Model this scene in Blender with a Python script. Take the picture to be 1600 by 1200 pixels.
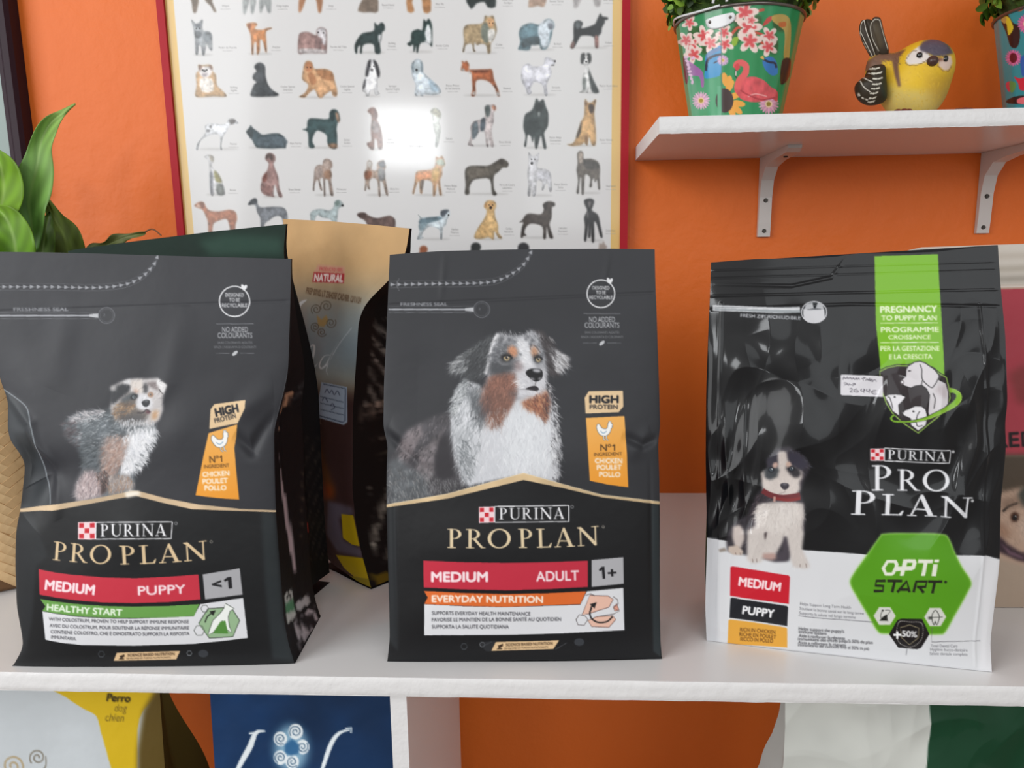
import bpy, bmesh, math, random
import numpy as np
from mathutils import Vector, Matrix

for _o in list(bpy.data.objects):
    bpy.data.objects.remove(_o)
scene = bpy.context.scene
COL = scene.collection

# ---------------------------------------------------------------- camera
FPX = 1150.0                       # focal length in pixels of the 1600 x 1200 frame
CAM = np.array([0.0, 0.0, 0.36])   # counter top is z = 0, the orange wall is y = WALL
PITCH, YAW, ROLL = math.radians(9.9), math.radians(3.2), 0.015
WALL = 1.087
_r0 = np.array([math.cos(YAW), math.sin(YAW), 0.0])
CF = np.array([-math.sin(YAW) * math.cos(PITCH), math.cos(YAW) * math.cos(PITCH), -math.sin(PITCH)])
_u0 = np.cross(_r0, CF)
CR = math.cos(ROLL) * _r0 - math.sin(ROLL) * _u0
CU = math.cos(ROLL) * _u0 + math.sin(ROLL) * _r0
cam_data = bpy.data.cameras.new('camera')
cam_data.sensor_width = 36.0
cam_data.lens = FPX / 1600.0 * 36.0
cam_data.clip_start = 0.01
cam = bpy.data.objects.new('camera', cam_data)
COL.objects.link(cam)
cam.matrix_world = Matrix(((CR[0], CU[0], -CF[0], CAM[0]), (CR[1], CU[1], -CF[1], CAM[1]),
                           (CR[2], CU[2], -CF[2], CAM[2]), (0, 0, 0, 1)))
scene.camera = cam

# ---------------------------------------------------------------- light
scene.view_settings.view_transform = 'Standard'
scene.view_settings.look = 'None'
scene.view_settings.gamma = 1.0
scene.view_settings.exposure = 0.0
scene.view_settings.use_curve_mapping = False
world = bpy.data.worlds.new('world')
scene.world = world
world.use_nodes = True
world.node_tree.nodes['Background'].inputs[0].default_value = (1.0, 0.93, 0.88, 1)
world.node_tree.nodes['Background'].inputs[1].default_value = 0.40

def area_light(name, loc, target, sx, sy, power, color):
    d = bpy.data.lights.new(name, 'AREA')
    d.shape = 'RECTANGLE'; d.size = sx; d.size_y = sy; d.energy = power; d.color = color
    o = bpy.data.objects.new(name, d); COL.objects.link(o)
    o.location = loc
    o.rotation_euler = (Vector(target) - Vector(loc)).to_track_quat('-Z', 'Y').to_euler()
    return o
# daylight: the shop's big side window on the left, and the glazed door behind the photographer
area_light('side_window_daylight', (-2.05, -0.85, 1.10), (-0.1, 0.9, 0.20), 1.8, 1.8, 48.0, (0.97, 0.99, 1.0))
area_light('door_daylight', (-0.84, -2.3, 1.05), (-0.05, 1.0, 0.2), 0.40, 0.34, 9.0, (0.95, 0.98, 1.0))
area_light('shop_front_daylight', (1.1, -2.6, 1.35), (0.0, 1.0, 0.1), 2.8, 1.7, 35.0, (0.92, 0.97, 1.0))

# ---------------------------------------------------------------- helpers
def rays(p):
    p = np.atleast_2d(np.asarray(p, float))
    return CF[None] + ((p[:, 0:1] - 800) / FPX) * CR[None] - ((p[:, 1:2] - 600) / FPX) * CU[None]
def proj(P):
    v = np.atleast_2d(P) - CAM; z = v @ CF
    return np.stack([800 + FPX * (v @ CR) / z, 600 - FPX * (v @ CU) / z], 1)
def at_y(p, Y):
    d = rays(p); return CAM + d * ((Y - CAM[1]) / d[:, 1:2])
def at_z(p, Z):
    d = rays(p); return CAM + d * ((Z - CAM[2]) / d[:, 2:3])
def crop(ox, oy, s):
    """coordinates read off an enlarged view of the photograph -> photo pixels"""
    def f(*pts):
        a = np.array(pts, float)
        return a / s + np.array([ox, oy])
    f.s = s
    return f
def lin(c):
    c = np.asarray(c, float) / 255.0
    return np.where(c <= 0.04045, c / 12.92, ((c + 0.055) / 1.055) ** 2.4)
def linc(c):
    return tuple(lin(c)) + (1.0,)
def tag(o, label=None, cat=None, group=None, kind=None):
    if label: o['label'] = label
    if cat: o['category'] = cat
    if group: o['group'] = group
    if kind: o['kind'] = kind
    return o
def empty(name, loc=(0, 0, 0)):
    o = bpy.data.objects.new(name, None); COL.objects.link(o)
    o.location = loc; o.empty_display_size = 0.03
    return o
def link(name, me, mat=None, parent=None):
    o = bpy.data.objects.new(name, me); COL.objects.link(o)
    if mat and not me.materials: me.materials.append(mat)
    if parent is not None:
        o.parent = parent
        if parent.parent is None:
            o.matrix_parent_inverse = Matrix.Translation(parent.location).inverted()
    return o
def grid_faces(nj, ni, wrap=False):
    j, i = np.meshgrid(np.arange(nj - 1), np.arange(ni if wrap else ni - 1), indexing='ij')
    k = (i + 1) % ni
    return np.stack([j * ni + i, (j + 1) * ni + i, (j + 1) * ni + k, j * ni + k], -1).reshape(-1, 4)
def np_mesh(name, V, Q, mat, parent=None, colors=None, smooth=True):
    V = np.asarray(V, np.float32).reshape(-1, 3); Q = np.asarray(Q, np.int32)
    k = Q.shape[1]
    me = bpy.data.meshes.new(name)
    me.vertices.add(len(V)); me.vertices.foreach_set('co', V.ravel())
    me.loops.add(Q.size); me.loops.foreach_set('vertex_index', Q.ravel())
    me.polygons.add(len(Q)); me.polygons.foreach_set('loop_start', np.arange(0, Q.size, k, dtype=np.int32))
    me.update(calc_edges=True)
    me.polygons.foreach_set('use_smooth', np.full(len(Q), smooth))
    if colors is not None:
        at = me.color_attributes.new('print', 'FLOAT_COLOR', 'POINT')
        c = np.ones((len(V), 4), np.float32); c[:, :3] = lin(np.clip(colors, 0, 255).reshape(-1, 3))
        at.data.foreach_set('color', c.ravel())
    me.validate()
    return link(name, me, mat, parent)
def bm_obj(name, bm, mat, parent=None, smooth=False, bevel=0.0, segs=2):
    if bevel > 0:
        bmesh.ops.bevel(bm, geom=[e for e in bm.edges if e.calc_face_angle(0) > 0.5], offset=bevel,
                        segments=segs, profile=0.5, affect='EDGES')
    bmesh.ops.recalc_face_normals(bm, faces=bm.faces)
    me = bpy.data.meshes.new(name); bm.to_mesh(me); bm.free()
    for p in me.polygons: p.use_smooth = smooth
    return link(name, me, mat, parent)
def box_bm(x0, x1, y0, y1, z0, z1, bm=None):
    bm = bm or bmesh.new()
    v = [bm.verts.new(p) for p in ((x0, y0, z0), (x1, y0, z0), (x1, y1, z0), (x0, y1, z0),
                                   (x0, y0, z1), (x1, y0, z1), (x1, y1, z1), (x0, y1, z1))]
    for f in ((0, 3, 2, 1), (4, 5, 6, 7), (0, 1, 5, 4), (1, 2, 6, 5), (2, 3, 7, 6), (3, 0, 4, 7)):
        bm.faces.new([v[i] for i in f])
    return bm
def prism_bm(pts, axis_vec, bm=None):
    """closed outline (3-D points) extruded along axis_vec"""
    bm = bm or bmesh.new()
    a = [bm.verts.new(p) for p in pts]
    b = [bm.verts.new(tuple(np.asarray(p) + np.asarray(axis_vec))) for p in pts]
    bm.faces.new(a); bm.faces.new(b[::-1])
    n = len(a)
    for i in range(n):
        bm.faces.new([a[i], b[i], b[(i + 1) % n], a[(i + 1) % n]])
    return bm
def lathe(name, prof, mat, parent, center, n=48, colors=None):
    prof = np.asarray(prof, float)
    th = np.linspace(0, 2 * math.pi, n, endpoint=False)
    V = np.stack([center[0] + prof[:, 0:1] * np.cos(th), center[1] + prof[:, 0:1] * np.sin(th),
                  center[2] + np.repeat(prof[:, 1:2], n, 1)], -1)
    return np_mesh(name, V, grid_faces(len(prof), n, True), mat, parent)
def tube(name, pts, r, mat, parent=None, n=8, closed=False):
    P = np.asarray(pts, float); m = len(P)
    r = np.broadcast_to(np.asarray(r, float), (m,))
    T = np.gradient(P, axis=0); T /= np.linalg.norm(T, axis=1)[:, None] + 1e-9
    ref = np.array([0.0, 0.0, 1.0]) if abs(T[:, 2]).mean() < 0.8 else np.array([1.0, 0.0, 0.0])
    A = np.cross(T, ref); A /= np.linalg.norm(A, axis=1)[:, None] + 1e-9
    B = np.cross(T, A)
    th = np.linspace(0, 2 * math.pi, n, endpoint=False)
    V = P[:, None] + r[:, None, None] * (A[:, None] * np.cos(th)[None, :, None] + B[:, None] * np.sin(th)[None, :, None])
    V = np.concatenate([V, P[:1, None].repeat(n, 1), P[-1:, None].repeat(n, 1)])
    F = grid_faces(m, n, True)
    caps = []
    for rowi, ci in ((0, m), (m - 1, m + 1)):
        for i in range(n):
            caps.append((rowi * n + i, rowi * n + (i + 1) % n, ci * n + i, ci * n + i))
    F = np.concatenate([F, np.array(caps)])
    me = bpy.data.meshes.new(name)
    me.from_pydata(V.reshape(-1, 3).tolist(), [], [tuple(dict.fromkeys(f)) for f in F.tolist()])
    me.validate()
    for p in me.polygons: p.use_smooth = True
    return link(name, me, mat, parent)
def spline(pts, n=8, closed=True):
    """Catmull-Rom through 2-D or 3-D points"""
    P = np.asarray(pts, float); m = len(P)
    out = []
    for i in range(m if closed else m - 1):
        if closed:
            a, b, c, d = P[i - 1], P[i], P[(i + 1) % m], P[(i + 2) % m]
        else:
            a, b, c, d = P[max(i - 1, 0)], P[i], P[i + 1], P[min(i + 2, m - 1)]
        t = np.linspace(0, 1, n, endpoint=False)[:, None]
        out.append(0.5 * (2 * b + (c - a) * t + (2 * a - 5 * b + 4 * c - d) * t ** 2 + (3 * b - a - 3 * c + d) * t ** 3))
    if not closed: out.append(P[-1:])
    return np.concatenate(out)

# ---------------------------------------------------------------- materials
def new_mat(name):
    m = bpy.data.materials.new(name); m.use_nodes = True
    nt = m.node_tree
    return m, nt, nt.nodes['Principled BSDF']
def add_bump(nt, b, scale, strength, dist, detail=4, coord='Object', rough=0.55, vec=None):
    tc = nt.nodes.new('ShaderNodeTexCoord'); nz = nt.nodes.new('ShaderNodeTexNoise')
    nz.inputs['Scale'].default_value = scale; nz.inputs['Detail'].default_value = detail
    nz.inputs['Roughness'].default_value = rough
    nt.links.new(tc.outputs[coord], nz.inputs['Vector'])
    bp = nt.nodes.new('ShaderNodeBump'); bp.inputs['Strength'].default_value = strength
    bp.inputs['Distance'].default_value = dist
    nt.links.new(nz.outputs['Fac'], bp.inputs['Height'])
    old = b.inputs['Normal'].links
    if old: nt.links.new(old[0].from_socket, bp.inputs['Normal'])
    nt.links.new(bp.outputs['Normal'], b.inputs['Normal'])
    return bp
def mat_plain(name, col, rough=0.5, spec=0.5, metal=0.0, coat=0.0, bump=None, vary=None):
    m, nt, b = new_mat(name)
    b.inputs['Base Color'].default_value = linc(col)
    b.inputs['Roughness'].default_value = rough
    b.inputs['Specular IOR Level'].default_value = spec
    b.inputs['Metallic'].default_value = metal
    b.inputs['Coat Weight'].default_value = coat
    if vary:
        sc, c2, lo, hi = vary
        tc = nt.nodes.new('ShaderNodeTexCoord'); nz = nt.nodes.new('ShaderNodeTexNoise')
        nz.inputs['Scale'].default_value = sc; nz.inputs['Detail'].default_value = 5
        nt.links.new(tc.outputs['Object'], nz.inputs['Vector'])
        rp = nt.nodes.new('ShaderNodeValToRGB')
        rp.color_ramp.elements[0].position = lo; rp.color_ramp.elements[1].position = hi
        rp.color_ramp.elements[0].color = linc(col); rp.color_ramp.elements[1].color = linc(c2)
        nt.links.new(nz.outputs['Fac'], rp.inputs['Fac'])
        nt.links.new(rp.outputs['Color'], b.inputs['Base Color'])
    if bump:
        for bb in (bump if isinstance(bump, list) else [bump]):
            add_bump(nt, b, *bb)
    return m
def mat_print(name, rough=0.45, spec=0.5, coat=0.0, coat_rough=0.1, bump=None):
    """a printed surface: ink colours come from the mesh's own 'print' attribute"""
    m, nt, b = new_mat(name)
    at = nt.nodes.new('ShaderNodeVertexColor'); at.layer_name = 'print'
    nt.links.new(at.outputs['Color'], b.inputs['Base Color'])
    b.inputs['Roughness'].default_value = rough
    b.inputs['Specular IOR Level'].default_value = spec
    b.inputs['Coat Weight'].default_value = coat
    b.inputs['Coat Roughness'].default_value = coat_rough
    if bump:
        for bb in (bump if isinstance(bump, list) else [bump]):
            add_bump(nt, b, *bb)
    return m

# ---------------------------------------------------------------- painter: inks for printed film, paper and tin
RNG = np.random.default_rng(7)
def blur(m, r):
    r = int(max(1, round(r)))
    for ax in (0, 1):
        for _ in range(2):
            pad = [(0, 0), (0, 0)]; pad[ax] = (r + 1, r)
            c = np.cumsum(np.pad(m, pad, mode='edge'), axis=ax)
            n = m.shape[ax]
            hi = np.take(c, np.arange(2 * r + 1, 2 * r + 1 + n), axis=ax)
            lo = np.take(c, np.arange(0, n), axis=ax)
            m = (hi - lo) / (2 * r + 1)
    return m
def vnoise(h, w, cell, octaves=3):
    out = np.zeros((h, w)); amp = 1.0; tot = 0
    for _ in range(octaves):
        gh, gw = int(h / cell) + 3, int(w / cell) + 3
        g = RNG.random((gh, gw))
        y = np.arange(h) / cell; x = np.arange(w) / cell
        yi, xi = y.astype(int), x.astype(int)
        fy = (y - yi)[:, None]; fx = (x - xi)[None]
        fy = fy * fy * (3 - 2 * fy); fx = fx * fx * (3 - 2 * fx)
        a = g[yi][:, xi]; b = g[yi][:, xi + 1]; c = g[yi + 1][:, xi]; d = g[yi + 1][:, xi + 1]
        out += amp * ((a * (1 - fx) + b * fx) * (1 - fy) + (c * (1 - fx) + d * fx) * fy)
        tot += amp; amp *= 0.5; cell = max(cell / 2, 1.0)
    return out / tot
def inside(poly, P):
    x, y = P[:, 0], P[:, 1]; r = np.zeros(len(P), bool)
    n = len(poly)
    for i in range(n):
        ax, ay = poly[i]; bx, by = poly[(i + 1) % n]
        s = (ay > y) != (by > y)
        r ^= s & (x < (bx - ax) * (y - ay) / (by - ay + 1e-12) + ax)
    return r

class Canvas:
    """ink layer of a sheet. tf maps photo pixels to canvas pixels through the sheet itself"""
    def __init__(self, h, w, tf, base):
        self.h, self.w, self.tf = h, w, tf
        self.rgb = np.empty((h, w, 3)); self.rgb[:] = base
        self.reg = np.zeros((h, w), np.uint8); self.regs = {}; self.cur = None
        self.k = 1.0
    def region(self, name):
        self.cur = None if name is None else 0 if name == 'base' else self.regs.setdefault(name, len(self.regs) + 1)
    def _mask(self, conts, ss=3, pad=0):
        A = np.concatenate([c for c in conts]); B = np.concatenate([np.roll(c, -1, 0) for c in conts])
        x0 = max(int(A[:, 0].min()) - 1 - pad, 0); x1 = min(int(A[:, 0].max()) + 2 + pad, self.w)
        y0 = max(int(A[:, 1].min()) - 1 - pad, 0); y1 = min(int(A[:, 1].max()) + 2 + pad, self.h)
        if x1 <= x0 or y1 <= y0: return None
        W, H = x1 - x0, y1 - y0
        m = np.zeros((H, W + 2))
        ax, ay, bx, by = A[:, 0] - x0, A[:, 1] - y0, B[:, 0] - x0, B[:, 1] - y0
        sl = (bx - ax) / np.where(by == ay, 1, by - ay)
        for k in range(H * ss):
            yy = (k + 0.5) / ss
            s = (ay <= yy) != (by <= yy)
            if not s.any(): continue
            xs = np.sort(ax[s] + (yy - ay[s]) * sl[s])
            xs = np.clip(xs, 0, W)
            row = m[k // ss]
            i = xs.astype(int); f = xs - i
            sg = np.where(np.arange(len(xs)) % 2 == 0, 1.0, -1.0)
            np.add.at(row, i, sg * (1 - f)); np.add.at(row, i + 1, sg * f)
        m = np.clip(np.cumsum(m, 1)[:, :W] / ss, 0, 1)
        return y0, x0, m
    def _blend(self, y0, x0, m, col, a=1.0, set_reg=True):
        h, w = m.shape
        m = (m * a)[..., None]
        v = self.rgb[y0:y0 + h, x0:x0 + w]
        v += (np.asarray(col, float) - v) * m
        if self.cur is not None and set_reg:
            self.reg[y0:y0 + h, x0:x0 + w][m[..., 0] > 0.5] = self.cur
    def fill(self, pts, col, a=1.0, feather=0, smooth=0, grad=None, reg=True, tex=None):
        """pts: outline in photo pixels (or a list of outlines, even-odd)"""
        conts = pts if isinstance(pts, list) and np.ndim(pts[0]) == 2 else [np.asarray(pts, float)]
        if smooth: conts = [spline(c, smooth) for c in conts]
        conts = [self.tf(self.dense(c)) for c in conts]
        r = self._mask(conts, pad=int(feather * self.k * 2))
        if r is None: return
        y0, x0, m = r
        if feather: m = blur(m, feather * self.k)
        if grad is not None:      # second colour towards the bottom of the shape (a printed blend)
            t = np.linspace(0, 1, m.shape[0])[:, None, None]
            col = np.asarray(col, float) * (1 - t) + np.asarray(grad, float) * t
        if tex is not None:       # mottled ink
            cell, amt = tex
            col = np.asarray(col, float) * (1 + amt * (vnoise(m.shape[0], m.shape[1], cell * self.k) - 0.5))[..., None]
        self._blend(y0, x0, m, col, a, reg)
    def dense(self, c, step=14.0):
        c = np.asarray(c, float)
        d = np.roll(c, -1, 0) - c
        L = np.hypot(d[:, 0], d[:, 1])
        if L.max() < step: return c
        out = []
        for p, q, l in zip(c, d, L):
            k = max(1, int(l / step))
            out.append(p + q * (np.arange(k) / k)[:, None])
        return np.concatenate(out)
    def line(self, pts, w, col, a=1.0, closed=False, smooth=0, taper=False, feather=0, reg=True):
        P = np.asarray(pts, float)
        if smooth: P = spline(P, smooth, closed)
        if closed: P = np.concatenate([P, P[:1]])
        T = np.gradient(P, axis=0); L = np.hypot(T[:, 0], T[:, 1]) + 1e-9
        N = np.stack([-T[:, 1] / L, T[:, 0] / L], 1)
        ww = np.full(len(P), w / 2.0)
        if taper: ww = ww * np.sin(np.linspace(0.15, math.pi - 0.05, len(P)))
        A, B = P + N * ww[:, None], P - N * ww[:, None]
        if closed:
            self.fill([A[:-1], B[:-1]], col, a, feather, reg=reg)
        else:
            self.fill(np.concatenate([A, B[::-1]]), col, a, feather, reg=reg)
    def ell(self, c, rx, ry, col, a=1.0, ang=0, feather=0, ring=0, reg=True, grad=None):
        t = np.linspace(0, 2 * math.pi, max(14, int(3 * math.sqrt(max(rx, ry)) * 2)), endpoint=False)
        ca, sa = math.cos(math.radians(ang)), math.sin(math.radians(ang))
        def o(rx, ry):
            x, y = rx * np.cos(t), ry * np.sin(t)
            return np.stack([c[0] + x * ca - y * sa, c[1] + x * sa + y * ca], 1)
        self.fill([o(rx, ry), o(rx - ring, ry - ring)] if ring else o(rx, ry), col, a, feather, reg=reg, grad=grad)
    def hairs(self, P, Q, w, cols, a=0.8):
        """tapered strokes from P to Q (photo pixels)"""
        p, q = self.tf(P), self.tf(Q)
        cols = np.asarray(cols, float)
        w = w * self.k
        for i in range(len(p)):
            ax, ay = p[i]; bx, by = q[i]
            x0 = max(int(min(ax, bx) - w - 1), 0); x1 = min(int(max(ax, bx) + w + 2), self.w)
            y0 = max(int(min(ay, by) - w - 1), 0); y1 = min(int(max(ay, by) + w + 2), self.h)
            if x1 <= x0 or y1 <= y0: continue
            X = np.arange(x0, x1)[None] + 0.5 - ax; Y = np.arange(y0, y1)[:, None] + 0.5 - ay
            dx, dy = bx - ax, by - ay; L2 = dx * dx + dy * dy + 1e-6
            t = np.clip((X * dx + Y * dy) / L2, 0, 1)
            d = np.sqrt((X - t * dx) ** 2 + (Y - t * dy) ** 2)
            m = np.clip(w * (1 - 0.75 * t) * 0.5 + 0.5 - d, 0, 1) * np.minimum(1, 1.6 * (1 - t) + 0.15)
            v = self.rgb[y0:y1, x0:x1]
            v += (cols[i] - v) * (m * a)[..., None]
            if self.cur is not None: self.reg[y0:y1, x0:x1][m > 0.3] = self.cur
    def fur(self, poly, n, ang, ln, cols, w=1.0, a=0.75, jit=18, smooth=4):
        """n hairs rooted in poly, combed along ang degrees (0 = right, 90 = down)"""
        poly = np.asarray(poly, float)
        if smooth: poly = spline(poly, smooth)
        lo, hi = poly.min(0), poly.max(0)
        P = lo + RNG.random((n * 4, 2)) * (hi - lo)
        P = P[inside(poly, P)][:n]
        if not len(P): return
        an = ang(P) if callable(ang) else np.full(len(P), float(ang))
        an = np.radians(an + RNG.normal(0, jit, len(P)))
        l = ln * (0.5 + RNG.random(len(P)))
        Q = P + np.stack([np.cos(an) * l, np.sin(an) * l], 1)
        C = np.asarray(cols, float)[RNG.integers(0, len(cols), len(P))] * (0.92 + 0.16 * RNG.random((len(P), 1)))
        self.hairs(P, Q, w, C, a)
    def ruffle(self, poly, n, ang, ln, w=1.0, a=.6, var=.22, jit=22, smooth=4):
        """hairs in the colour already under their roots, a little lighter or darker: blends painted patches into a coat"""
        poly = np.asarray(poly, float)
        if smooth: poly = spline(poly, smooth)
        lo, hi = poly.min(0), poly.max(0)
        P = lo + RNG.random((n * 4, 2)) * (hi - lo)
        P = P[inside(poly, P)][:n]
        if not len(P): return
        an = ang(P) if callable(ang) else np.full(len(P), float(ang))
        an = np.radians(an + RNG.normal(0, jit, len(P)))
        l = ln * (0.5 + RNG.random(len(P)))
        c = self.tf(P)
        C = self.sample(c[:, 0], c[:, 1]) * (1 + var * RNG.uniform(-1, 1, (len(P), 1)))
        self.hairs(P, P + np.stack([np.cos(an) * l, np.sin(an) * l], 1), w, np.clip(C, 0, 255), a)
    def text(self, s, p0, p1, cap, col, bold=0.0, shear=0.0, a=1.0, serif=False, arc=0.0, small=None):
        """lettering between two baseline points; cap = capital height in photo pixels"""
        if serif: C, wid = serif_outline(s, small)
        elif s in CUT: C, wid = CUT[s]
        else: C, wid = text_outline(s)
        p0 = np.asarray(p0, float); p1 = np.asarray(p1, float)
        e = p1 - p0; L = np.hypot(*e); e = e / L
        up = np.array([e[1], -e[0]])
        groups = C if serif else [C]
        for g in groups:
            px = []
            for c in g:
                x = c[:, 0] / wid; y = c[:, 1]
                xx = x * L + y * cap * shear
                bow = arc * (1 - (2 * x - 1) ** 2)
                px.append(p0 + xx[:, None] * e + (y * cap + bow)[:, None] * up)
            px = [self.tf(c) for c in px]
            r = self._mask(px, ss=4, pad=2)
            if r is None: continue
            y0, x0, m = r
            if bold:
                b = bold * self.k
                mm = m.copy()
                for dx, dy in ((1, 0), (-1, 0), (0, 1), (0, -1), (.7, .7), (-.7, .7), (.7, -.7), (-.7, -.7)):
                    mm = np.maximum(mm, subshift(m, dx * b, dy * b))
                m = mm
            self._blend(y0, x0, m, col, a)
    def sample(self, X, Y):
        X = np.clip(X, 0, self.w - 1.001); Y = np.clip(Y, 0, self.h - 1.001)
        xi, yi = X.astype(int), Y.astype(int); fx, fy = (X - xi)[..., None], (Y - yi)[..., None]
        r = self.rgb
        return (r[yi, xi] * (1 - fx) + r[yi, xi + 1] * fx) * (1 - fy) + (r[yi + 1, xi] * (1 - fx) + r[yi + 1, xi + 1] * fx) * fy
def subshift(m, dx, dy):
    ix, iy = math.floor(dx), math.floor(dy); fx, fy = dx - ix, dy - iy
    def sh(a, x, y):
        o = np.zeros_like(a); H, W = a.shape
        if abs(x) >= W or abs(y) >= H: return o
        o[max(y, 0):H + min(y, 0), max(x, 0):W + min(x, 0)] = a[max(-y, 0):H + min(-y, 0), max(-x, 0):W + min(-x, 0)]
        return o
    return (sh(m, ix, iy) * (1 - fx) + sh(m, ix + 1, iy) * fx) * (1 - fy) + (sh(m, ix, iy + 1) * (1 - fx) + sh(m, ix + 1, iy + 1) * fx) * fy

_tc = {}
def text_outline(s):
    if s in _tc: return _tc[s]
    def raw(t):
        cu = bpy.data.curves.new('lettering', 'FONT'); cu.body = t
        ob = bpy.data.objects.new('lettering', cu); COL.objects.link(ob)
        dg = bpy.context.evaluated_depsgraph_get(); dg.update()
        c2 = ob.to_curve(dg)
        out = []
        for sp in c2.splines:
            bp = sp.bezier_points; n = len(bp); pts = []
            for i in range(n):
                a, b = bp[i], bp[(i + 1) % n]
                p0, p1, p2, p3 = (np.array(v[:2]) for v in (a.co, a.handle_right, b.handle_left, b.co))
                straight = np.abs(np.cross(p1 - p0, p3 - p0)) + np.abs(np.cross(p2 - p0, p3 - p0)) < 1e-6
                for t_ in ([0.0] if straight else np.linspace(0, 1, 5, endpoint=False)):
                    pts.append(p0 * (1 - t_) ** 3 + 3 * p1 * t_ * (1 - t_) ** 2 + 3 * p2 * t_ ** 2 * (1 - t_) + p3 * t_ ** 3)
            if len(pts) > 2: out.append(np.array(pts))
        ob.to_curve_clear(); bpy.data.objects.remove(ob); bpy.data.curves.remove(cu)
        return out
    if '__H' not in _tc: _tc['__H'] = max(c[:, 1].max() for c in raw('H'))
    cs = raw(s); H = _tc['__H']
    x0 = min(c[:, 0].min() for c in cs); x1 = max(c[:, 0].max() for c in cs)
    cs = [np.stack([(c[:, 0] - x0) / H, c[:, 1] / H], 1) for c in cs]
    _tc[s] = (cs, (x1 - x0) / H)
    return _tc[s]
_one = np.array([(.0, .78), (.22, 1.0), (.42, 1.0), (.42, 0), (.22, 0), (.22, .74), (.06, .62)])
_plus = np.array([(.62, .36), (.62, .52), (.84, .52), (.84, .74), (1.0, .74), (1.0, .52), (1.22, .52), (1.22, .36), (1.0, .36), (1.0, .14), (.84, .14), (.84, .36)])
_less = np.array([(0, .42), (0, .56), (.52, .80), (.52, .62), (.20, .49), (.52, .36), (.52, .18)])
CUT = {'1': ([_one], .42), '1+': ([_one, _plus], 1.22), '<1': ([_less, _one + [.66, 0]], 1.08)}
# hand-cut roman capitals for the brand lettering: each glyph is a list of shapes (a shape = list of outlines)
def _half(cx, cy, rx, ry, x0, a0=-90, a1=90):
    t = np.radians(np.linspace(a0, a1, 20))
    return np.concatenate([[[x0, cy + ry * math.sin(t[0])]], np.stack([cx + rx * np.cos(t), cy + ry * np.sin(t)], 1), [[x0, cy + ry * math.sin(t[-1])]]])
def _elp(cx, cy, rx, ry):
    t = np.linspace(0, 2 * math.pi, 36, endpoint=False)
    return np.stack([cx + rx * np.cos(t), cy + ry * np.sin(t)], 1)
def _q(*p): return [np.array(p, float)]
_bowl = [_half(.27, .735, .33, .265, .15), _half(.27, .735, .20, .225, .20)]
_ser = lambda x0, x1, y: _q((x0, y - .022), (x1, y - .022), (x1, y + .022), (x0, y + .022))
GLYPH = {
    'P': (.66, [_q((.11, 0), (.24, 0), (.24, 1), (.11, 1)), _ser(0, .36, .02), _ser(0, .2, .98), _bowl]),
    'R': (.80, [_q((.11, 0), (.24, 0), (.24, 1), (.11, 1)), _ser(0, .36, .02), _ser(0, .2, .98), _bowl,
                _q((.28, .50), (.42, .50), (.72, .06), (.84, .03), (.84, 0), (.64, 0))]),
    'O': (.98, [[_elp(.49, .5, .49, .52), _elp(.49, .5, .35, .46)]]),
    'L': (.64, [_q((.11, 0), (.24, 0), (.24, 1), (.11, 1)), _ser(0, .36, .98), _q((0, 0), (.60, 0), (.66, .24), (.62, .24), (.52, .06), (0, .05))]),
    'A': (.86, [_q((.40, 1.02), (.47, 1.02), (.80, .03), (.64, .03), (.39, .84), (.15, .03), (.09, .03)), _ser(0, .28, .02), _ser(.54, .9, .02),
                _q((.12, .27), (.3, .36), (.58, .33), (.58, .28), (.3, .30))]),
    'N': (.92, [_q((.13, 0), (.19, 0), (.19, 1), (.13, 1)), _ser(.02, .32, .02), _q((.02, 1), (.20, 1), (.84, .12), (.84, -.02), (.76, -.02), (.12, .90), (.02, .95)),
                _q((.78, 0), (.84, 0), (.84, 1), (.78, 1)), _ser(.64, .96, .98)]),
    'U': (.86, [[np.concatenate([[[.11, 1], [.11, .32]], np.stack([.44 + .33 * np.cos(np.radians(np.linspace(180, 360, 18))), .32 + .34 * np.sin(np.radians(np.linspace(180, 360, 18)))], 1),
                                 [[.77, 1], [.71, 1], [.71, .32]], np.stack([.475 + .235 * np.cos(np.radians(np.linspace(360, 180, 18))), .32 + .27 * np.sin(np.radians(np.linspace(360, 180, 18)))], 1), [[.24, 1]]])],
                _ser(0, .36, .98), _ser(.6, .88, .98)]),
    'I': (.36, [_q((.12, 0), (.25, 0), (.25, 1), (.12, 1)), _ser(0, .37, .02), _ser(0, .37, .98)]),
}
def serif_outline(s, small=None):
    """small: scale of the letters after the first (small capitals)"""
    out = []; x = 0.0
    for i, ch in enumerate(s):
        if ch == ' ': x += .34; continue
        w, shapes = GLYPH[ch]
        k = small if (small and i > 0) else 1.0
        for sh in shapes:
            out.append([np.stack([c[:, 0] * k + x, c[:, 1] * k], 1) for c in sh])
        x += (w + .13) * k
    wid = x - .10
    return out, wid

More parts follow.
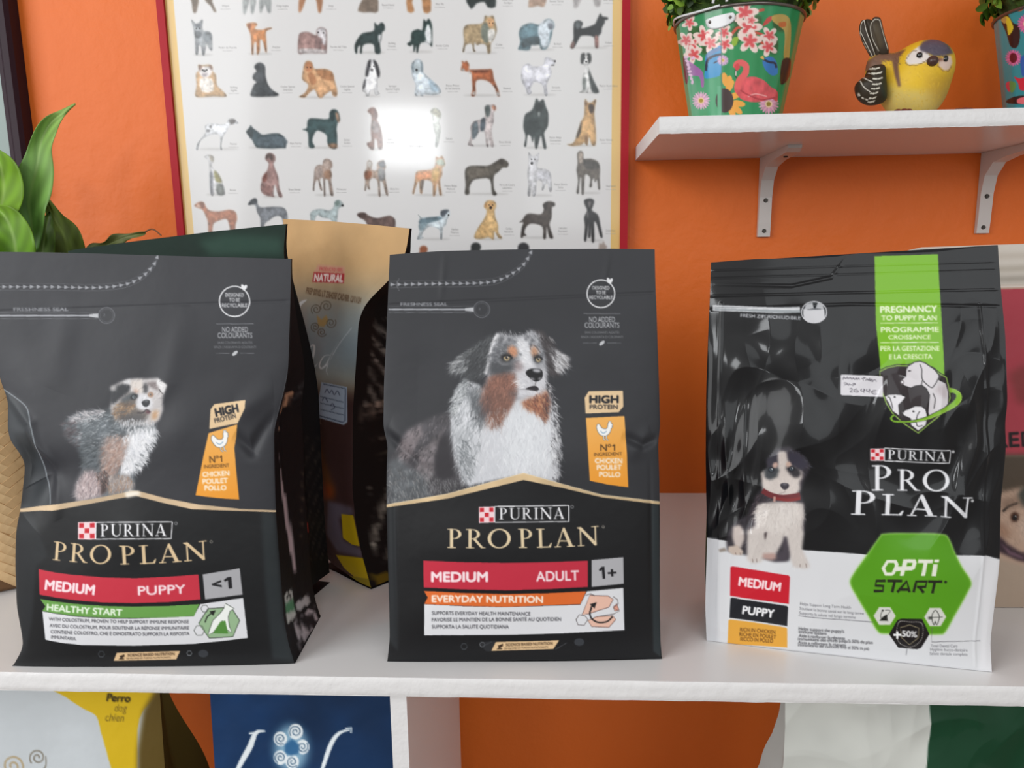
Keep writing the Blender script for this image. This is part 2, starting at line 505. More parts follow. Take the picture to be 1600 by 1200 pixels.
class Sheet:
    """a slightly curved printed surface: local metres (a, b) on a plane plus relief along its normal"""
    def __init__(self, origin, ex, ez, n, relief=None, wrinkle=None):
        self.o, self.ex, self.ez, self.n = (np.asarray(v, float) for v in (origin, ex, ez, n))
        self.relief = relief or (lambda a, b: np.zeros_like(a))
        self.wrinkle = wrinkle or (lambda a, b: 0.0)
    def pt(self, a, b, off=0.0):
        d = self.relief(a, b) + self.wrinkle(a, b) + off
        return self.o + a[..., None] * self.ex + b[..., None] * self.ez + d[..., None] * self.n
    def p2l(self, p, flat=False):
        d = rays(p); den = d @ self.n
        h = np.zeros(len(d))
        for _ in range(1 if flat else 6):
            t = ((self.o - CAM) @ self.n + h) / den
            w = CAM + d * t[:, None] - self.o
            a, b = w @ self.ex, w @ self.ez
            if flat: break
            h = self.relief(a, b)
        return np.stack([a, b], 1)
def sheet_canvas(sheet, a0, a1, b0, b1, res, base):
    def tf(p):
        l = sheet.p2l(p)
        return np.stack([(l[:, 0] - a0) / res, (b1 - l[:, 1]) / res], 1)
    cv = Canvas(int((b1 - b0) / res) + 2, int((a1 - a0) / res) + 2, tf, base)
    q = tf(np.array([[0., 0.], [1., 0.]])) if False else None
    cv.a0, cv.b1, cv.res = a0, b1, res
    return cv

# ---------------------------------------------------------------- the setting: wall, counter, shelf
M_wall, _nt, _b = new_mat('orange_plaster')
_tc_ = _nt.nodes.new('ShaderNodeTexCoord'); _nz = _nt.nodes.new('ShaderNodeTexNoise')
_nz.inputs['Scale'].default_value = 3.0; _nz.inputs['Detail'].default_value = 6
_rp = _nt.nodes.new('ShaderNodeValToRGB')
_rp.color_ramp.elements[0].position = 0.3; _rp.color_ramp.elements[1].position = 0.7
_rp.color_ramp.elements[0].color = linc((224, 107, 31)); _rp.color_ramp.elements[1].color = linc((230, 113, 36))
_nt.links.new(_tc_.outputs['Object'], _nz.inputs['Vector']); _nt.links.new(_nz.outputs['Fac'], _rp.inputs['Fac'])
_nt.links.new(_rp.outputs['Color'], _b.inputs['Base Color'])
_b.inputs['Roughness'].default_value = 0.5; _b.inputs['Specular IOR Level'].default_value = 0.38
add_bump(_nt, _b, 24.0, 0.35, 0.006, 4); add_bump(_nt, _b, 150.0, 0.20, 0.001, 3)
M_board = mat_plain('white_board_paint', (232, 231, 231), rough=0.28, spec=0.5, bump=[(9.0, 0.10, 0.004, 3), (120.0, 0.06, 0.001, 3)])
M_edge = mat_plain('white_edge_paint', (226, 225, 225), rough=0.35, bump=[(70.0, 0.35, 0.003, 4), (240.0, 0.2, 0.001, 3)])
M_bracket = mat_plain('bracket_enamel', (205, 200, 196), rough=0.35, bump=(90.0, 0.05, 0.001))
M_screw = mat_plain('screw_steel', (70, 66, 62), rough=0.4, metal=0.8, bump=(200.0, 0.1, 0.001))

w = bm_obj('wall_back', box_bm(-1.6, 1.6, WALL, WALL + 0.08, -0.9, 1.7), M_wall)
tag(w, 'orange painted plaster wall behind the shelves', kind='structure')
w = bm_obj('floor', box_bm(-1.6, 1.6, -1.0, WALL, -0.95, -0.90), mat_plain('floor_tile', (120, 108, 98), 0.4, bump=(30, .1, .002)))
tag(w, 'dull brown shop floor', kind='structure')

def board(name, front, x0, x1, yb, z0, z1, label, cat, rough_edge=True):
    """a board whose front edge follows two points; the painted face and the rougher front edge are parts"""
    root = empty(name, ((x0 + x1) / 2, yb, z0))
    (ya, yc) = front
    bm = bmesh.new()
    prism_bm([(x0, ya + .0012, z0), (x1, yc + .0012, z0), (x1, yb, z0), (x0, yb, z0)], (0, 0, z1 - z0), bm)
    bm_obj('panel', bm, M_board, root, bevel=0.0006)
    # front edge strip with the slightly chipped, lumpy paint line
    n = 400
    xs = np.linspace(x0, x1, n); ys = np.linspace(ya, yc, n)
    zs = np.linspace(z0, z1, 9)
    lump = vnoise(9, n, 4.0, 3) - 0.5
    prof = np.array([.0012, .0004, 0, 0, 0, 0, 0, .0004, .0012])
    V = np.stack([np.repeat(xs[None], 9, 0), ys[None] + prof[:, None] + lump * 0.0007,
                  zs[:, None] + (vnoise(9, n, 3.0, 2) - .5) * .0011 * np.array([1, .6, .2, 0, 0, 0, .1, .2, .3])[:, None]], -1)
    np_mesh('front_edge', V, grid_faces(9, n)[:, ::-1], M_edge, root)
    tag(root, label, cat)
    return root
cs = board('counter_shelf', (0.5745, 0.5845), -1.2, 1.2, WALL, -0.018, 0.0,
      'long white painted shelf board carrying the three black dog food bags', 'shelf')
for ex_ in (-0.93, 0.93): bm_obj('light_block_panel', box_bm(ex_ - .009, ex_ + .009, .5875, WALL - .001, -.4995, -.0182), M_board, cs, bevel=.0006)  # unseen panels added to keep side window light from under the counter
d = empty('shelf_divider', (-0.137, 0.75, -0.50))
bm_obj('panel', box_bm(-0.1450, -0.1302, 0.5875, 0.915, -0.50, -0.0182), M_board, d, bevel=0.0006)
bm_obj('front_edge', box_bm(-0.1450, -0.1302, 0.5862, 0.5875, -0.50, -0.0182), M_edge, d, bevel=0.0004)
tag(d, 'white upright board standing under the long counter shelf beside the blue bag', 'shelf divider')
board('bottom_shelf', (0.575, 0.5845), -1.2, 1.2, WALL, -0.518, -0.50,
      'white lower shelf board on which the blue bag stands', 'shelf')

sh = board('wall_shelf', (0.852, 0.852), 0.1185, 1.05, WALL - .0002, 0.4895, 0.5075,
           'short white wall shelf on brackets holding the buckets and the bird', 'shelf')
br_prof = [(WALL - .0005, .4893), (WALL - .0005, .381), (WALL - .0062, .381), (WALL - .0075, .400), (WALL - .0085, .435), (WALL - .014, .458),
           (WALL - .030, .4735), (WALL - .060, .4785), (WALL - .118, .4815), (WALL - .126, .4855), (WALL - .126, .4893)]
for bx in (0.300, 0.600):
    bk = bm_obj('bracket', prism_bm([(bx - .0085, y, z) for y, z in br_prof], (.017, 0, 0)), M_bracket, sh, bevel=.0012)
    for sz in (.389, .431):
        yy = WALL - (.0070 if sz < .4 else .0090)
        sc = bmesh.new()
        bmesh.ops.create_cone(sc, cap_ends=True, segments=16, radius1=.0034, radius2=.0024, depth=.0022,
                              matrix=Matrix.Translation((bx, yy, sz)) @ Matrix.Rotation(math.pi / 2, 4, 'X'))
        box_bm(bx - .0022, bx + .0022, yy - .0018, yy - .0009, sz - .0004, sz + .0004, sc)
        bm_obj('screw', sc, M_screw, bk, smooth=False)
    sc = bmesh.new()
    bmesh.ops.create_cone(sc, cap_ends=True, segments=16, radius1=.0024, radius2=.0032, depth=.0018,
                          matrix=Matrix.Translation((bx, WALL - .090, .4795)))
    bm_obj('screw', sc, M_screw, bk)

# ---------------------------------------------------------------- bags
M_film = mat_print('matt_bag_film', rough=0.46, spec=0.32, bump=[(26.0, 0.16, 0.004, 3), (7.0, 0.25, 0.012, 2)])
M_gloss = mat_print('glossy_bag_film', rough=0.36, spec=0.20, coat=0.32, coat_rough=0.085, bump=[(30.0, 0.12, 0.003, 2)])
M_side = mat_print('bag_side_film', rough=0.55, spec=0.15, bump=[(30.0, 0.25, 0.004, 3)])

G_T = np.linspace(0, 1, 201)
G_V = np.interp(G_T, [0, .07, .2, .45, .75, .93, 1], [0, .02, .25, .8, 1, .75, .12])
for _ in range(6): G_V[1:-1] = np.convolve(np.pad(G_V, 6, mode='edge'), np.ones(13) / 13, 'valid')[1:-1]
def smooth01(x): x = np.clip(x, 0, 1); return x * x * (3 - 2 * x)

def bag(name, label, L, R, T, B, bl, br, base_z, lean, thick, amp, base, paint, mat, step=.0006, res=.0005,
        side_paint=None, side_base=(22, 22, 25), dent=None, wrinkle=None, fold=0.35, back_base=(30, 30, 33), top_th=.003,
        group=None, fade=None):
    p0, p1 = (np.array(q, float) if len(q) == 3 else at_z([q], base_z)[0] for q in (bl, br))
    ex = (p1 - p0); ex[2] = 0; ex /= np.linalg.norm(ex)
    n0 = np.array([ex[1], -ex[0], 0.0])
    if n0[1] > 0: n0 = -n0
    ez = math.cos(lean) * np.array([0, 0, 1.0]) - math.sin(lean) * n0
    nn = math.cos(lean) * n0 + math.sin(lean) * np.array([0, 0, 1.0])
    flat = Sheet((p0 + p1) / 2, ex, ez, nn)
    l, r, tp, bt = (flat.p2l(q, True) for q in (L, R, T, B))
    def edge(e):
        t = (e[0, 1] - e[:, 1]) / (e[0, 1] - e[-1, 1])
        t = np.maximum.accumulate(t + np.arange(len(t)) * 1e-6)
        tt = np.linspace(0, 1, 160)
        aa = np.interp(tt, t, e[:, 0])
        k = np.ones(7) / 7
        sm = np.convolve(np.pad(aa, 3, mode='edge'), k, 'valid')
        sm[0], sm[-1] = aa[0], aa[-1]
        return tt, sm
    tL, aL = edge(l); tR, aR = edge(r)
    b_top, b_bot = tp[:, 1].mean(), bt[:, 1].mean()
    def bcurve(e):
        s = (e[:, 0] - e[0, 0]) / (e[-1, 0] - e[0, 0])
        return lambda q: np.interp(q, s, e[:, 1])
    fT, fB = bcurve(tp), bcurve(bt)
    def st(a, b):
        t = np.clip((b_top - b) / (b_top - b_bot), 0, 1)
        A0, A1 = np.interp(t, tL, aL), np.interp(t, tR, aR)
        return np.clip((a - A0) / (A1 - A0), 0, 1), t
    def relief(a, b):
        s, t = st(a, b)
        E = np.clip(1 - (2 * s - 1) ** 2, 0, 1) ** 0.75
        G = np.interp(t, G_T, G_V)
        d = amp * E * G
        if dent is not None: d = d + dent(s, t)
        return d
    wr = None
    if wrinkle is not None:
        wr = lambda a, b: wrinkle(*st(a, b))
    sheet = Sheet(flat.o, ex, ez, nn, relief, wr)
    A_min, A_max = min(aL.min(), aR.min()) - .004, max(aL.max(), aR.max()) + .004
    B_min, B_max = min(bt[:, 1].min(), 0) - .004, tp[:, 1].max() + .004
    cv = sheet_canvas(sheet, A_min, A_max, B_min, B_max, res, base)
    mid = np.array([(np.mean([q[0] for q in T])), np.mean([np.mean([q[1] for q in T]), np.mean([q[1] for q in B])])])
    e2 = cv.tf(np.array([mid, mid + [10, 0]])); cv.k = np.hypot(*(e2[1] - e2[0])) / 10
    paint(cv)
    H = b_top - b_bot; Wd = np.mean(aR - aL)
    nj, ni = int(H / step) + 1, int(Wd / step) + 1
    t = np.linspace(0, 1, nj)[:, None]; s = np.linspace(0, 1, ni)[None]
    b = fT(s) * (1 - t) + fB(s) * t
    a = np.interp(t, tL, aL) * (1 - s) + np.interp(t, tR, aR) * s
    P = sheet.pt(a, b)
    P[..., 2] = np.maximum(P[..., 2], base_z + .0003)
    C = cv.sample((a - cv.a0) / res, (cv.b1 - b) / res)
    F = grid_faces(nj, ni)
    root = empty(name, tuple(sheet.o))
    tag(root, label, 'bag', group or ('dog food bags on the counter shelf' if base_z == 0.0 else 'dog food bags on the lower shelf'))
    # split the film where separate printed fields begin; every field keeps the same surface
    fa = (a[:-1, :-1] + a[1:, 1:]) / 2; fb = (b[:-1, :-1] + b[1:, 1:]) / 2
    rg = cv.reg[np.clip(((cv.b1 - fb) / res).astype(int), 0, cv.h - 1), np.clip(((fa - cv.a0) / res).astype(int), 0, cv.w - 1)].ravel()
    V = P.reshape(-1, 3); Cc = C.reshape(-1, 3)
    front = None
    for nm, rid in [('front_panel', 0)] + [(k.rstrip('0123456789'), v) for k, v in cv.regs.items()]:
        f = F[rg == rid]
        if not len(f): continue
        u, inv = np.unique(f, return_inverse=True)
        o = np_mesh(nm, V[u], inv.reshape(-1, 4), mat, front or root, Cc[u])
        if front is None: front = o
    # side gussets, back sheet, base: coarser
    mj = 110
    tj = np.linspace(0, 1, mj)
    th = top_th + (thick - top_th) * smooth01(tj / .5)
    nw = 17
    w_ = np.linspace(0, 1, nw)
    edges = {}
    for side, (tE, aE, q) in {'r': (tR, aR, 1.0), 'l': (tL, aL, 0.0)}.items():
        aa = np.interp(tj, tE, aE); bb = fT(q) * (1 - tj) + fB(q) * tj
        fr = sheet.pt(aa, bb)
        fr[:, 2] = np.maximum(fr[:, 2], base_z + .0003)
        depth = th[:, None] * w_[None]
        back = np.array(-n0)
        inset = fold * np.minimum(th, .06)[:, None] * (1 - np.abs(2 * w_ - 1))[None] * np.interp(tj, [0, .1, .5, .9, 1], [.15, .5, .5, .2, .1])[:, None]
        sg = -1 if side == 'r' else 1
        G = fr[:, None] + depth[..., None] * back + sg * inset[..., None] * ex
        edges[side] = G[:, -1].copy()
        gs = Sheet(sheet.o + ex * np.median(aa), -n0, ez, ex)
        gc = sheet_canvas(gs, -.01, thick + .03, B_min, B_max, .0008, side_base)
        gc.k = .75
        if side_paint: side_paint(gc, side)
        rel = G - sheet.o
        Cg = gc.sample((rel @ (-n0) - (ez @ (-n0)) * (rel[..., 2] / ez[2]) + .01) / .0008, (cv.b1 - rel[..., 2] / ez[2]) / .0008)
        f = grid_faces(mj, nw)
        np_mesh('side_gusset', G, f if side == 'r' else f[:, ::-1], M_side, root, Cg)
    nb = 30
    sb = np.linspace(0, 1, nb)
    Bk = edges['l'][:, None] * (1 - sb)[None, :, None] + edges['r'][:, None] * sb[None, :, None]
    Bk = Bk + (amp * .7 * (1 - (2 * sb - 1) ** 2)[None] * np.interp(tj, [0, .2, .6, .95, 1], [0, .3, 1, .4, 0])[:, None])[..., None] * (-n0)
    np_mesh('back_panel', Bk, grid_faces(mj, nb)[:, ::-1], M_side, root, np.broadcast_to(np.asarray(back_base, float), Bk.shape))
    f0 = P[-1]; fi = np.linspace(0, ni - 1, nb).astype(int)
    base_v = np.stack([f0[fi], Bk[-1]]); base_v[..., 2] = base_z + .0004
    np_mesh('base', base_v, grid_faces(2, nb), M_side, root, np.broadcast_to(np.asarray(back_base, float), base_v.shape))
    root['_sheet'] = 0
    del root['_sheet']
    return root, sheet

def quad(p00, p10, p11, p01):
    """unit square -> photo pixels, corners clockwise from top left"""
    p = [np.asarray(v, float) for v in (p00, p10, p11, p01)]
    def f(u, v):
        return (p[0] * (1 - u) + p[1] * u) * (1 - v) + (p[3] * (1 - u) + p[2] * u) * v
    return f
def brand_logo(cv, sq, box, t0, t1, cap, ink=(235, 235, 238)):
    cv.region('brand_logo')
    q = quad(*sq)
    cv.fill(np.array([q(-.05, -.05), q(1.05, -.05), q(1.05, 1.05), q(-.05, 1.05)]), (236, 208, 212))
    for i in range(3):
        for j in range(3):
            if (i + j) % 2 == 0:
                cv.fill(np.array([q(i / 3 + .02, j / 3 + .02), q((i + 1) / 3 - .02, j / 3 + .02), q((i + 1) / 3 - .02, (j + 1) / 3 - .02), q(i / 3 + .02, (j + 1) / 3 - .02)]), (196, 30, 44))
    b = np.array([box(*p) for p in ((0, 0), (1, 0), (1, 1), (0, 1))])
    cv.fill(b, (16, 17, 19))
    for k in range(4): cv.line(np.array([b[k], b[(k + 1) % 4]]), 1.4, ink)
    cv.text('PURINA', t0, t1, cap, ink, serif=True, bold=.15)
    cv.region(None)
def hexagon(c, r, ang=0, sy=1.0):
    t = np.radians(np.arange(6) * 60 + ang)
    return np.stack([c[0] + r * np.cos(t), c[1] + r * sy * np.sin(t)], 1)
def chicken(cv, c, h, tilt=0):
    """small white hen pictogram, height h px"""
    pts = np.array([(-.42, -.18), (-.36, .02), (-.24, .20), (-.05, .27), (.14, .22), (.28, .05), (.33, -.12), (.40, -.20), (.36, -.24), (.40, -.30), (.33, -.40), (.24, -.44),
                    (.16, -.36), (.14, -.20), (.06, -.10), (-.10, -.12), (-.20, -.22), (-.28, -.34), (-.37, -.33)]) * h
    ca, sa = math.cos(math.radians(tilt)), math.sin(math.radians(tilt))
    R_ = np.array([[ca, sa], [-sa, ca]])
    P = pts @ R_ + c
    cv.fill(P, (246, 246, 244), smooth=3); cv.line(P, .9, (70, 80, 90), closed=True, smooth=3, a=.8)
    for x in (-.06, .08):
        leg = np.array([(x, .25), (x + .01, .42), (x + .09, .47)]) * h @ R_ + c
        cv.line(leg, 2.2, (60, 70, 80)); cv.line(leg, 1.3, (240, 240, 240))
    wg = np.array([(-.22, 0), (-.08, .12), (.1, .02)]) * h @ R_ + c
    cv.line(wg, 1.2, (120, 160, 190), smooth=4)
    cb = np.array([(.18, -.42), (.22, -.50), (.27, -.46), (.32, -.49), (.33, -.41)]) * h @ R_ + c
    cv.fill(cb, (240, 240, 238)); cv.line(cb, .7, (70, 80, 90), closed=True, a=.7)
def zip_arrows(cv, path, n, col, a=.9):
    P = spline(path, 20, closed=False)
    d = np.concatenate([[0], np.cumsum(np.hypot(*np.diff(P, axis=0).T))])
    u = np.linspace(4, d[-1], n)
    X = np.stack([np.interp(u, d, P[:, 0]), np.interp(u, d, P[:, 1])], 1)
    T = np.gradient(X, axis=0); T /= np.hypot(T[:, 0], T[:, 1])[:, None]
    N = np.stack([-T[:, 1], T[:, 0]], 1)
    cv.line(P + np.array([0, 5.0]), .8, col, a=.35); cv.line(P - np.array([0, 5.0]), .8, col, a=.25)
    cv.line(P, .9, col, a=.55)
    for x, t_, nn in zip(X, T, N):
        cv.fill(np.array([x - t_ * 3.4 + nn * 3.2, x + t_ * 3.6, x - t_ * 3.4 - nn * 3.2]), col, a)
def seal_top(cv, x0, cr, path, txt, ln, circ, rec, na, n):
    """tear line, freshness seal, recycling mark and colourant note on the matt bags; all given in crop coordinates"""
    g = (158, 160, 166)
    cv.region('tear_line')
    zip_arrows(cv, cr(*path), n, g)
    s = cr(*path)[0]
    for dx, dy in ((0, 0),):
        for a_ in (-60, 60):
            t = np.radians(a_)
            for k in range(4):
                cv.ell(s + np.array([10 + 2.5 * k * math.cos(t), 2.5 * (k + 1) * math.sin(t)]), .7, .7, g, .8)
    cv.region('freshness_seal')
    cv.text('FRESHNESS SEAL', *cr(txt[0], txt[1]), 4.6, (150, 152, 158), bold=.35)
    a_, b_ = cr(ln[0], ln[1])
    cv.line(np.array([a_, b_ - [6, 0]]), 2.6, (168, 170, 176), a=.9); cv.fill(np.array([b_ + [-12, -2.0], b_ + [2, -3.5], b_ + [2, 3.5], b_ + [-12, 2.0]]), (182, 184, 188))
    cv.line(np.array([a_ + [0, 5], b_ + [0, 5]]), .8, g, a=.5); cv.line(np.array([a_ + [0, -5], b_ + [0, -5]]), .8, g, a=.3)
    c = cr(circ)[0]
    cv.ell(c, 13.2, 13.2, (120, 122, 128), ring=1.1, a=.8); cv.ell(c, 10.5, 10.5, (110, 112, 118), ring=.8, a=.5)
    cv.text('2', c + [-5, 1], c + [-2, 1], 3.5, (160, 162, 168), a=.6)
    cv.region('recycling_mark')
    c = cr(rec[0])[0]; r = rec[1]
    W_ = (226, 227, 230)
    cv.ell(c, r, r, W_, ring=1.9)
    for da, lx in ((-25, 0), (35, 3)):
        lf = c + np.array([r * .58, -r * .86])
        cv.ell(lf + [lx - 1, -1 + lx * .2], 2.6, 5.0, W_, ang=da)
    for (s_, dy, hw) in (('DESIGNED', -.30, .58), ('TO BE', .02, .33), ('RECYCLABLE', .36, .80)):
        cv.text(s_, c + [-hw * r, dy * r], c + [hw * r, dy * r], r * .22, W_, bold=.3)
    cv.region('colourant_note')
    c = cr(na[0])[0]; g2 = (176, 178, 182)
    cv.line(np.array([c + [-28, -22], c + [30, -22]]), .9, g, a=.7)
    cv.text('NO ADDED', c + [-19, -9], c + [21, -9], 8.0, g2, bold=.2)
    cv.text('COLOURANTS', c + [-26, 0], c + [28, 0], 8.0, g2, bold=.2)
    cv.text('SANS COLORANTS AJOUTÉS', c + [-26, 9], c + [28, 9], 3.4, g2, a=.7)
    cv.text("SENZA L'AGGIUNTA DI COLORANTI", c + [-32, 16], c + [34, 16], 3.4, g2, a=.7)
    cv.ell(c + [1, 24], 5.4, 2.6, (190, 192, 196), ang=-40)
    cv.line(np.array([c + [-29, 24], c + [-7, 24]]), .8, g, a=.6); cv.line(np.array([c + [9, 24], c + [31, 24]]), .8, g, a=.6)
    cv.region(None)
def protein_tag(cv, tan, hi, pr, orange, hen, hen_h, no1, ingr, chick, tilt=0):
    cv.region('protein_tag')
    cv.fill(tan, (228, 198, 156))
    ink = (30, 30, 34)
    cv.text('HIGH', hi[0], hi[1], hi[2], ink, bold=.9); cv.text('PROTEIN', pr[0], pr[1], pr[2], ink, bold=.25)
    cv.fill(orange, (240, 178, 92), grad=(238, 156, 46))
    chicken(cv, hen, hen_h, tilt)
    no_e = no1[0] + (no1[1] - no1[0]) * .72; cv.text('Nº', no1[0], no_e, no1[2], (96, 66, 26), bold=.3); cv.text('1', no1[0] + (no1[1] - no1[0]) * .80, no1[1], no1[2], (96, 66, 26)); cv.text('INGREDIENT', *ingr, (80, 54, 24), bold=.1)
    for s_, q in zip(('CHICKEN', 'POULET', 'POLLO'), chick): cv.text(s_, *q, (253, 240, 226), bold=.55)
    cv.region(None)
def science_tag(cv, p, c):
    cv.region('nutrition_tag')
    cv.fill(p, (226, 192, 148))
    q = quad(*p); ink = (60, 44, 30)
    cv.text('SCIENCE BASED NUTRITION', q(.20, .50), q(.94, .48), 4.0, ink, bold=.35)
    cv.text('DEVELOPED BY PURINA NUTRITIONISTS', q(.20, .86), q(.90, .84), 2.4, ink, bold=.1)
    cv.fill(np.array([q(.07, .85), q(.16, .85), q(.16, .75), q(.12, .7), q(.15, .5), q(.13, .2), q(.09, .35), q(.06, .4), q(.09, .6)]), ink)
    cv.region(None)
    g = (92, 98, 104)
    cv.line(hexagon(c[0], 5, 0), 1.0, g, closed=True, a=.8); cv.line(hexagon(c[1], 4, 0), 1.2, (150, 155, 160), closed=True, a=.8)
    cv.ell(c[2], 8, 6, (62, 66, 72), a=.8)

# ------------------------------------------------ bag with the black "ADULT" print (middle)
def paint_adult(cv):
    C, D = crop(580, 370, 3.3333), crop(580, 700, 3.3333)
    # black lower field under the golden roof line, charcoal above
    cv.rgb *= (1 + .16 * (vnoise(cv.h, cv.w, 110) - .5))[..., None]
    roof_t = D((60, 302), (90, 295), (400, 240), (795, 132), (1000, 190), (1200, 245), (1500, 280), (1560, 284))
    roof_b = D((1560, 300), (1500, 295), (1200, 258), (1000, 210), (795, 168), (400, 265), (90, 310), (60, 316))
    low = np.concatenate([roof_b[::-1], D((1560, 1180), (60, 1180))])
    # printed dog
    cv.region('dog_picture')
    Lc = crop(600, 500, 5.3333)
    cv.fill(Lc((120, 1050), (180, 920), (300, 850), (430, 800), (560, 760), (640, 900), (640, 1200), (700, 1390), (500, 1450), (250, 1500), (40, 1545), (40, 1200)), (72, 70, 74), feather=3, tex=(16, .5))
    cv.fill(Lc((130, 1040), (200, 930), (310, 880), (330, 950), (250, 1080), (200, 1180), (120, 1200)), (124, 116, 119), feather=3, tex=(8, .5))
    cv.fill(Lc((300, 1100), (420, 1000), (500, 900), (480, 1000), (430, 1150), (420, 1300), (330, 1350), (270, 1250)), (112, 106, 109), feather=3, tex=(8, .6))
    cv.fur(Lc((120, 1050), (200, 920), (320, 850), (560, 770), (620, 1000), (560, 1350), (40, 1500), (60, 1150)), 520, lambda P: 120 - (P[:, 0] - 620) * .15, 9, [(140, 133, 136), (104, 99, 103), (52, 50, 54), (46, 45, 48), (86, 82, 85)], 1.3, .6)
    cv.fill(Lc((40, 1180), (120, 1150), (200, 1230), (330, 1300), (400, 1480), (40, 1545)), (96, 102, 106), feather=4, a=.7, tex=(10, .6))
    cv.fur(Lc((45, 1250), (300, 1250), (640, 1330), (690, 1400), (250, 1490), (45, 1530)), 420, 78, 8, [(120, 122, 124), (150, 150, 150), (70, 70, 72), (84, 84, 86)], 1.2, .6)
    cv.fill(Lc((470, 980), (560, 930), (600, 1120), (590, 1300), (520, 1340), (440, 1330), (420, 1180)), (50, 48, 52), feather=3)
    # white chest and ruff
    chest = Lc((600, 580), (700, 500), (1000, 640), (1340, 560), (1400, 650), (1430, 880), (1460, 1000), (1440, 1180), (1470, 1300), (1400, 1350), (1165, 1290), (700, 1385), (640, 1280), (585, 1100), (560, 900), (565, 720))
    cv.fill(chest, (202, 204, 209), feather=2)
    cv.fill(Lc((1030, 720), (1300, 760), (1380, 900), (1400, 1250), (1165, 1280), (1000, 1280), (990, 900)), (216, 219, 223), feather=8, a=.9)
    cv.fill(Lc((560, 900), (720, 900), (760, 1300), (640, 1290)), (164, 168, 172), feather=7, a=.8)
    cv.fur(Lc((560, 700), (700, 560), (800, 700), (820, 1000), (700, 1350), (600, 1200)), 520, 105, 13, [(205, 208, 212), (150, 154, 158), (118, 122, 126), (224, 226, 230)], 1.3, .65)
    cv.fur(Lc((820, 860), (1400, 860), (1430, 1300), (720, 1370)), 620, 93, 14, [(226, 228, 232), (196, 198, 204), (186, 186, 192), (230, 231, 234)], 1.3, .5)
    cv.fur(Lc((1390, 620), (1440, 700), (1465, 1000), (1455, 1300), (1400, 1330), (1390, 900)), 330, 62, 10, [(205, 206, 210), (225, 226, 228), (160, 160, 165), (64, 62, 66)], 1.1, .8)
    cv.fur(Lc((560, 690), (620, 560), (690, 470), (740, 500), (680, 640), (600, 800)), 240, 140, 10, [(180, 184, 187), (138, 143, 146), (96, 100, 103), (205, 207, 209)], 1.2, .8)
    cv.fill(Lc((700, 590), (800, 560), (850, 700), (860, 850), (800, 850), (730, 720)), (86, 90, 94), feather=4, a=.85)
    cv.fur(Lc((690, 560), (830, 560), (860, 850), (760, 850)), 170, 100, 11, [(78, 82, 86), (120, 124, 128), (190, 192, 195), (64, 66, 70)], 1.2, .7)
    cv.fur(Lc((600, 1030), (700, 1020), (760, 1250), (660, 1330)), 150, 60, 11, [(112, 117, 121), (170, 174, 178), (90, 94, 98)], 1.1, .6)
    # left ear
    cv.fill(Lc((545, 390), (640, 290), (760, 205), (880, 125), (950, 108), (905, 260), (865, 450), (720, 520), (620, 450)), (64, 66, 69), feather=2)
    cv.fur(Lc((560, 390), (650, 300), (720, 300), (700, 420), (620, 440)), 150, 150, 11, [(150, 153, 156), (190, 192, 194), (96, 98, 100), (120, 122, 124)], 1.1, .8)
    cv.fur(Lc((700, 240), (880, 140), (900, 260), (850, 450), (720, 480), (690, 330)), 200, 118, 12, [(54, 56, 58), (78, 80, 83), (96, 99, 101), (44, 45, 48)], 1.2, .7)
    cv.fur(Lc((600, 330), (760, 215), (800, 215), (640, 340)), 50, 150, 9, [(140, 142, 144), (100, 102, 104)], 1, .7)
    # right ear
    cv.fill(Lc((1240, 85), (1330, 95), (1400, 190), (1440, 240), (1540, 325), (1490, 410), (1465, 475), (1370, 460), (1335, 260)), (66, 62, 64), feather=2)
    cv.fill(Lc((1375, 215), (1470, 270), (1560, 325), (1500, 390), (1460, 450), (1420, 380)), (178, 178, 182), feather=2)
    cv.fur(Lc((1390, 240), (1540, 325), (1470, 440), (1400, 370)), 130, 42, 10, [(204, 204, 206), (150, 150, 153), (110, 108, 110), (222, 222, 224)], 1.1, .8)
    cv.fur(Lc((1270, 100), (1400, 190), (1420, 400), (1370, 450), (1330, 260)), 110, 62, 11, [(50, 46, 48), (80, 76, 78), (62, 56, 58), (36, 34, 36)], 1.2, .7)
    cv.fur(Lc((1360, 110), (1400, 150), (1420, 180), (1380, 160)), 10, 55, 9, [(180, 176, 176)], .9, .8)
    # head
    head = Lc((950, 108), (1010, 125), (1090, 135), (1190, 120), (1230, 85), (1275, 110), (1310, 200), (1345, 310), (1362, 450), (1352, 560), (1290, 640), (1150, 660), (1080, 680), (900, 690), (840, 560), (872, 440), (890, 300), (905, 200))
    cv.fill(head, (160, 161, 166), feather=1.5)
    cv.fill(Lc((905, 250), (1000, 185), (1090, 205), (1120, 330), (1100, 420), (1010, 455), (885, 430)), (112, 114, 118), feather=3)
    cv.fur(Lc((940, 120), (1290, 120), (1310, 200), (1100, 210), (930, 240)), 150, lambda P: 250 - (P[:, 0] - 820) * .4, 7, [(188, 189, 193), (120, 121, 126), (210, 211, 214), (96, 97, 101)], 1.1, .7)
    cv.fill(Lc((985, 130), (1010, 150), (985, 200), (950, 220), (960, 160)), (84, 86, 90), feather=1.5, a=.8)
    cv.fill(Lc((1170, 140), (1210, 135), (1215, 160), (1180, 160)), (90, 90, 95), feather=1, a=.8)
    cv.line(Lc((850, 455), (880, 330), (905, 210), (950, 118)), 4.2, (212, 212, 215), smooth=6, feather=1)
    cv.fill(Lc((890, 330), (960, 350), (1060, 370), (1090, 400), (1040, 445), (930, 470), (885, 440)), (74, 76, 80), feather=3, a=.95)
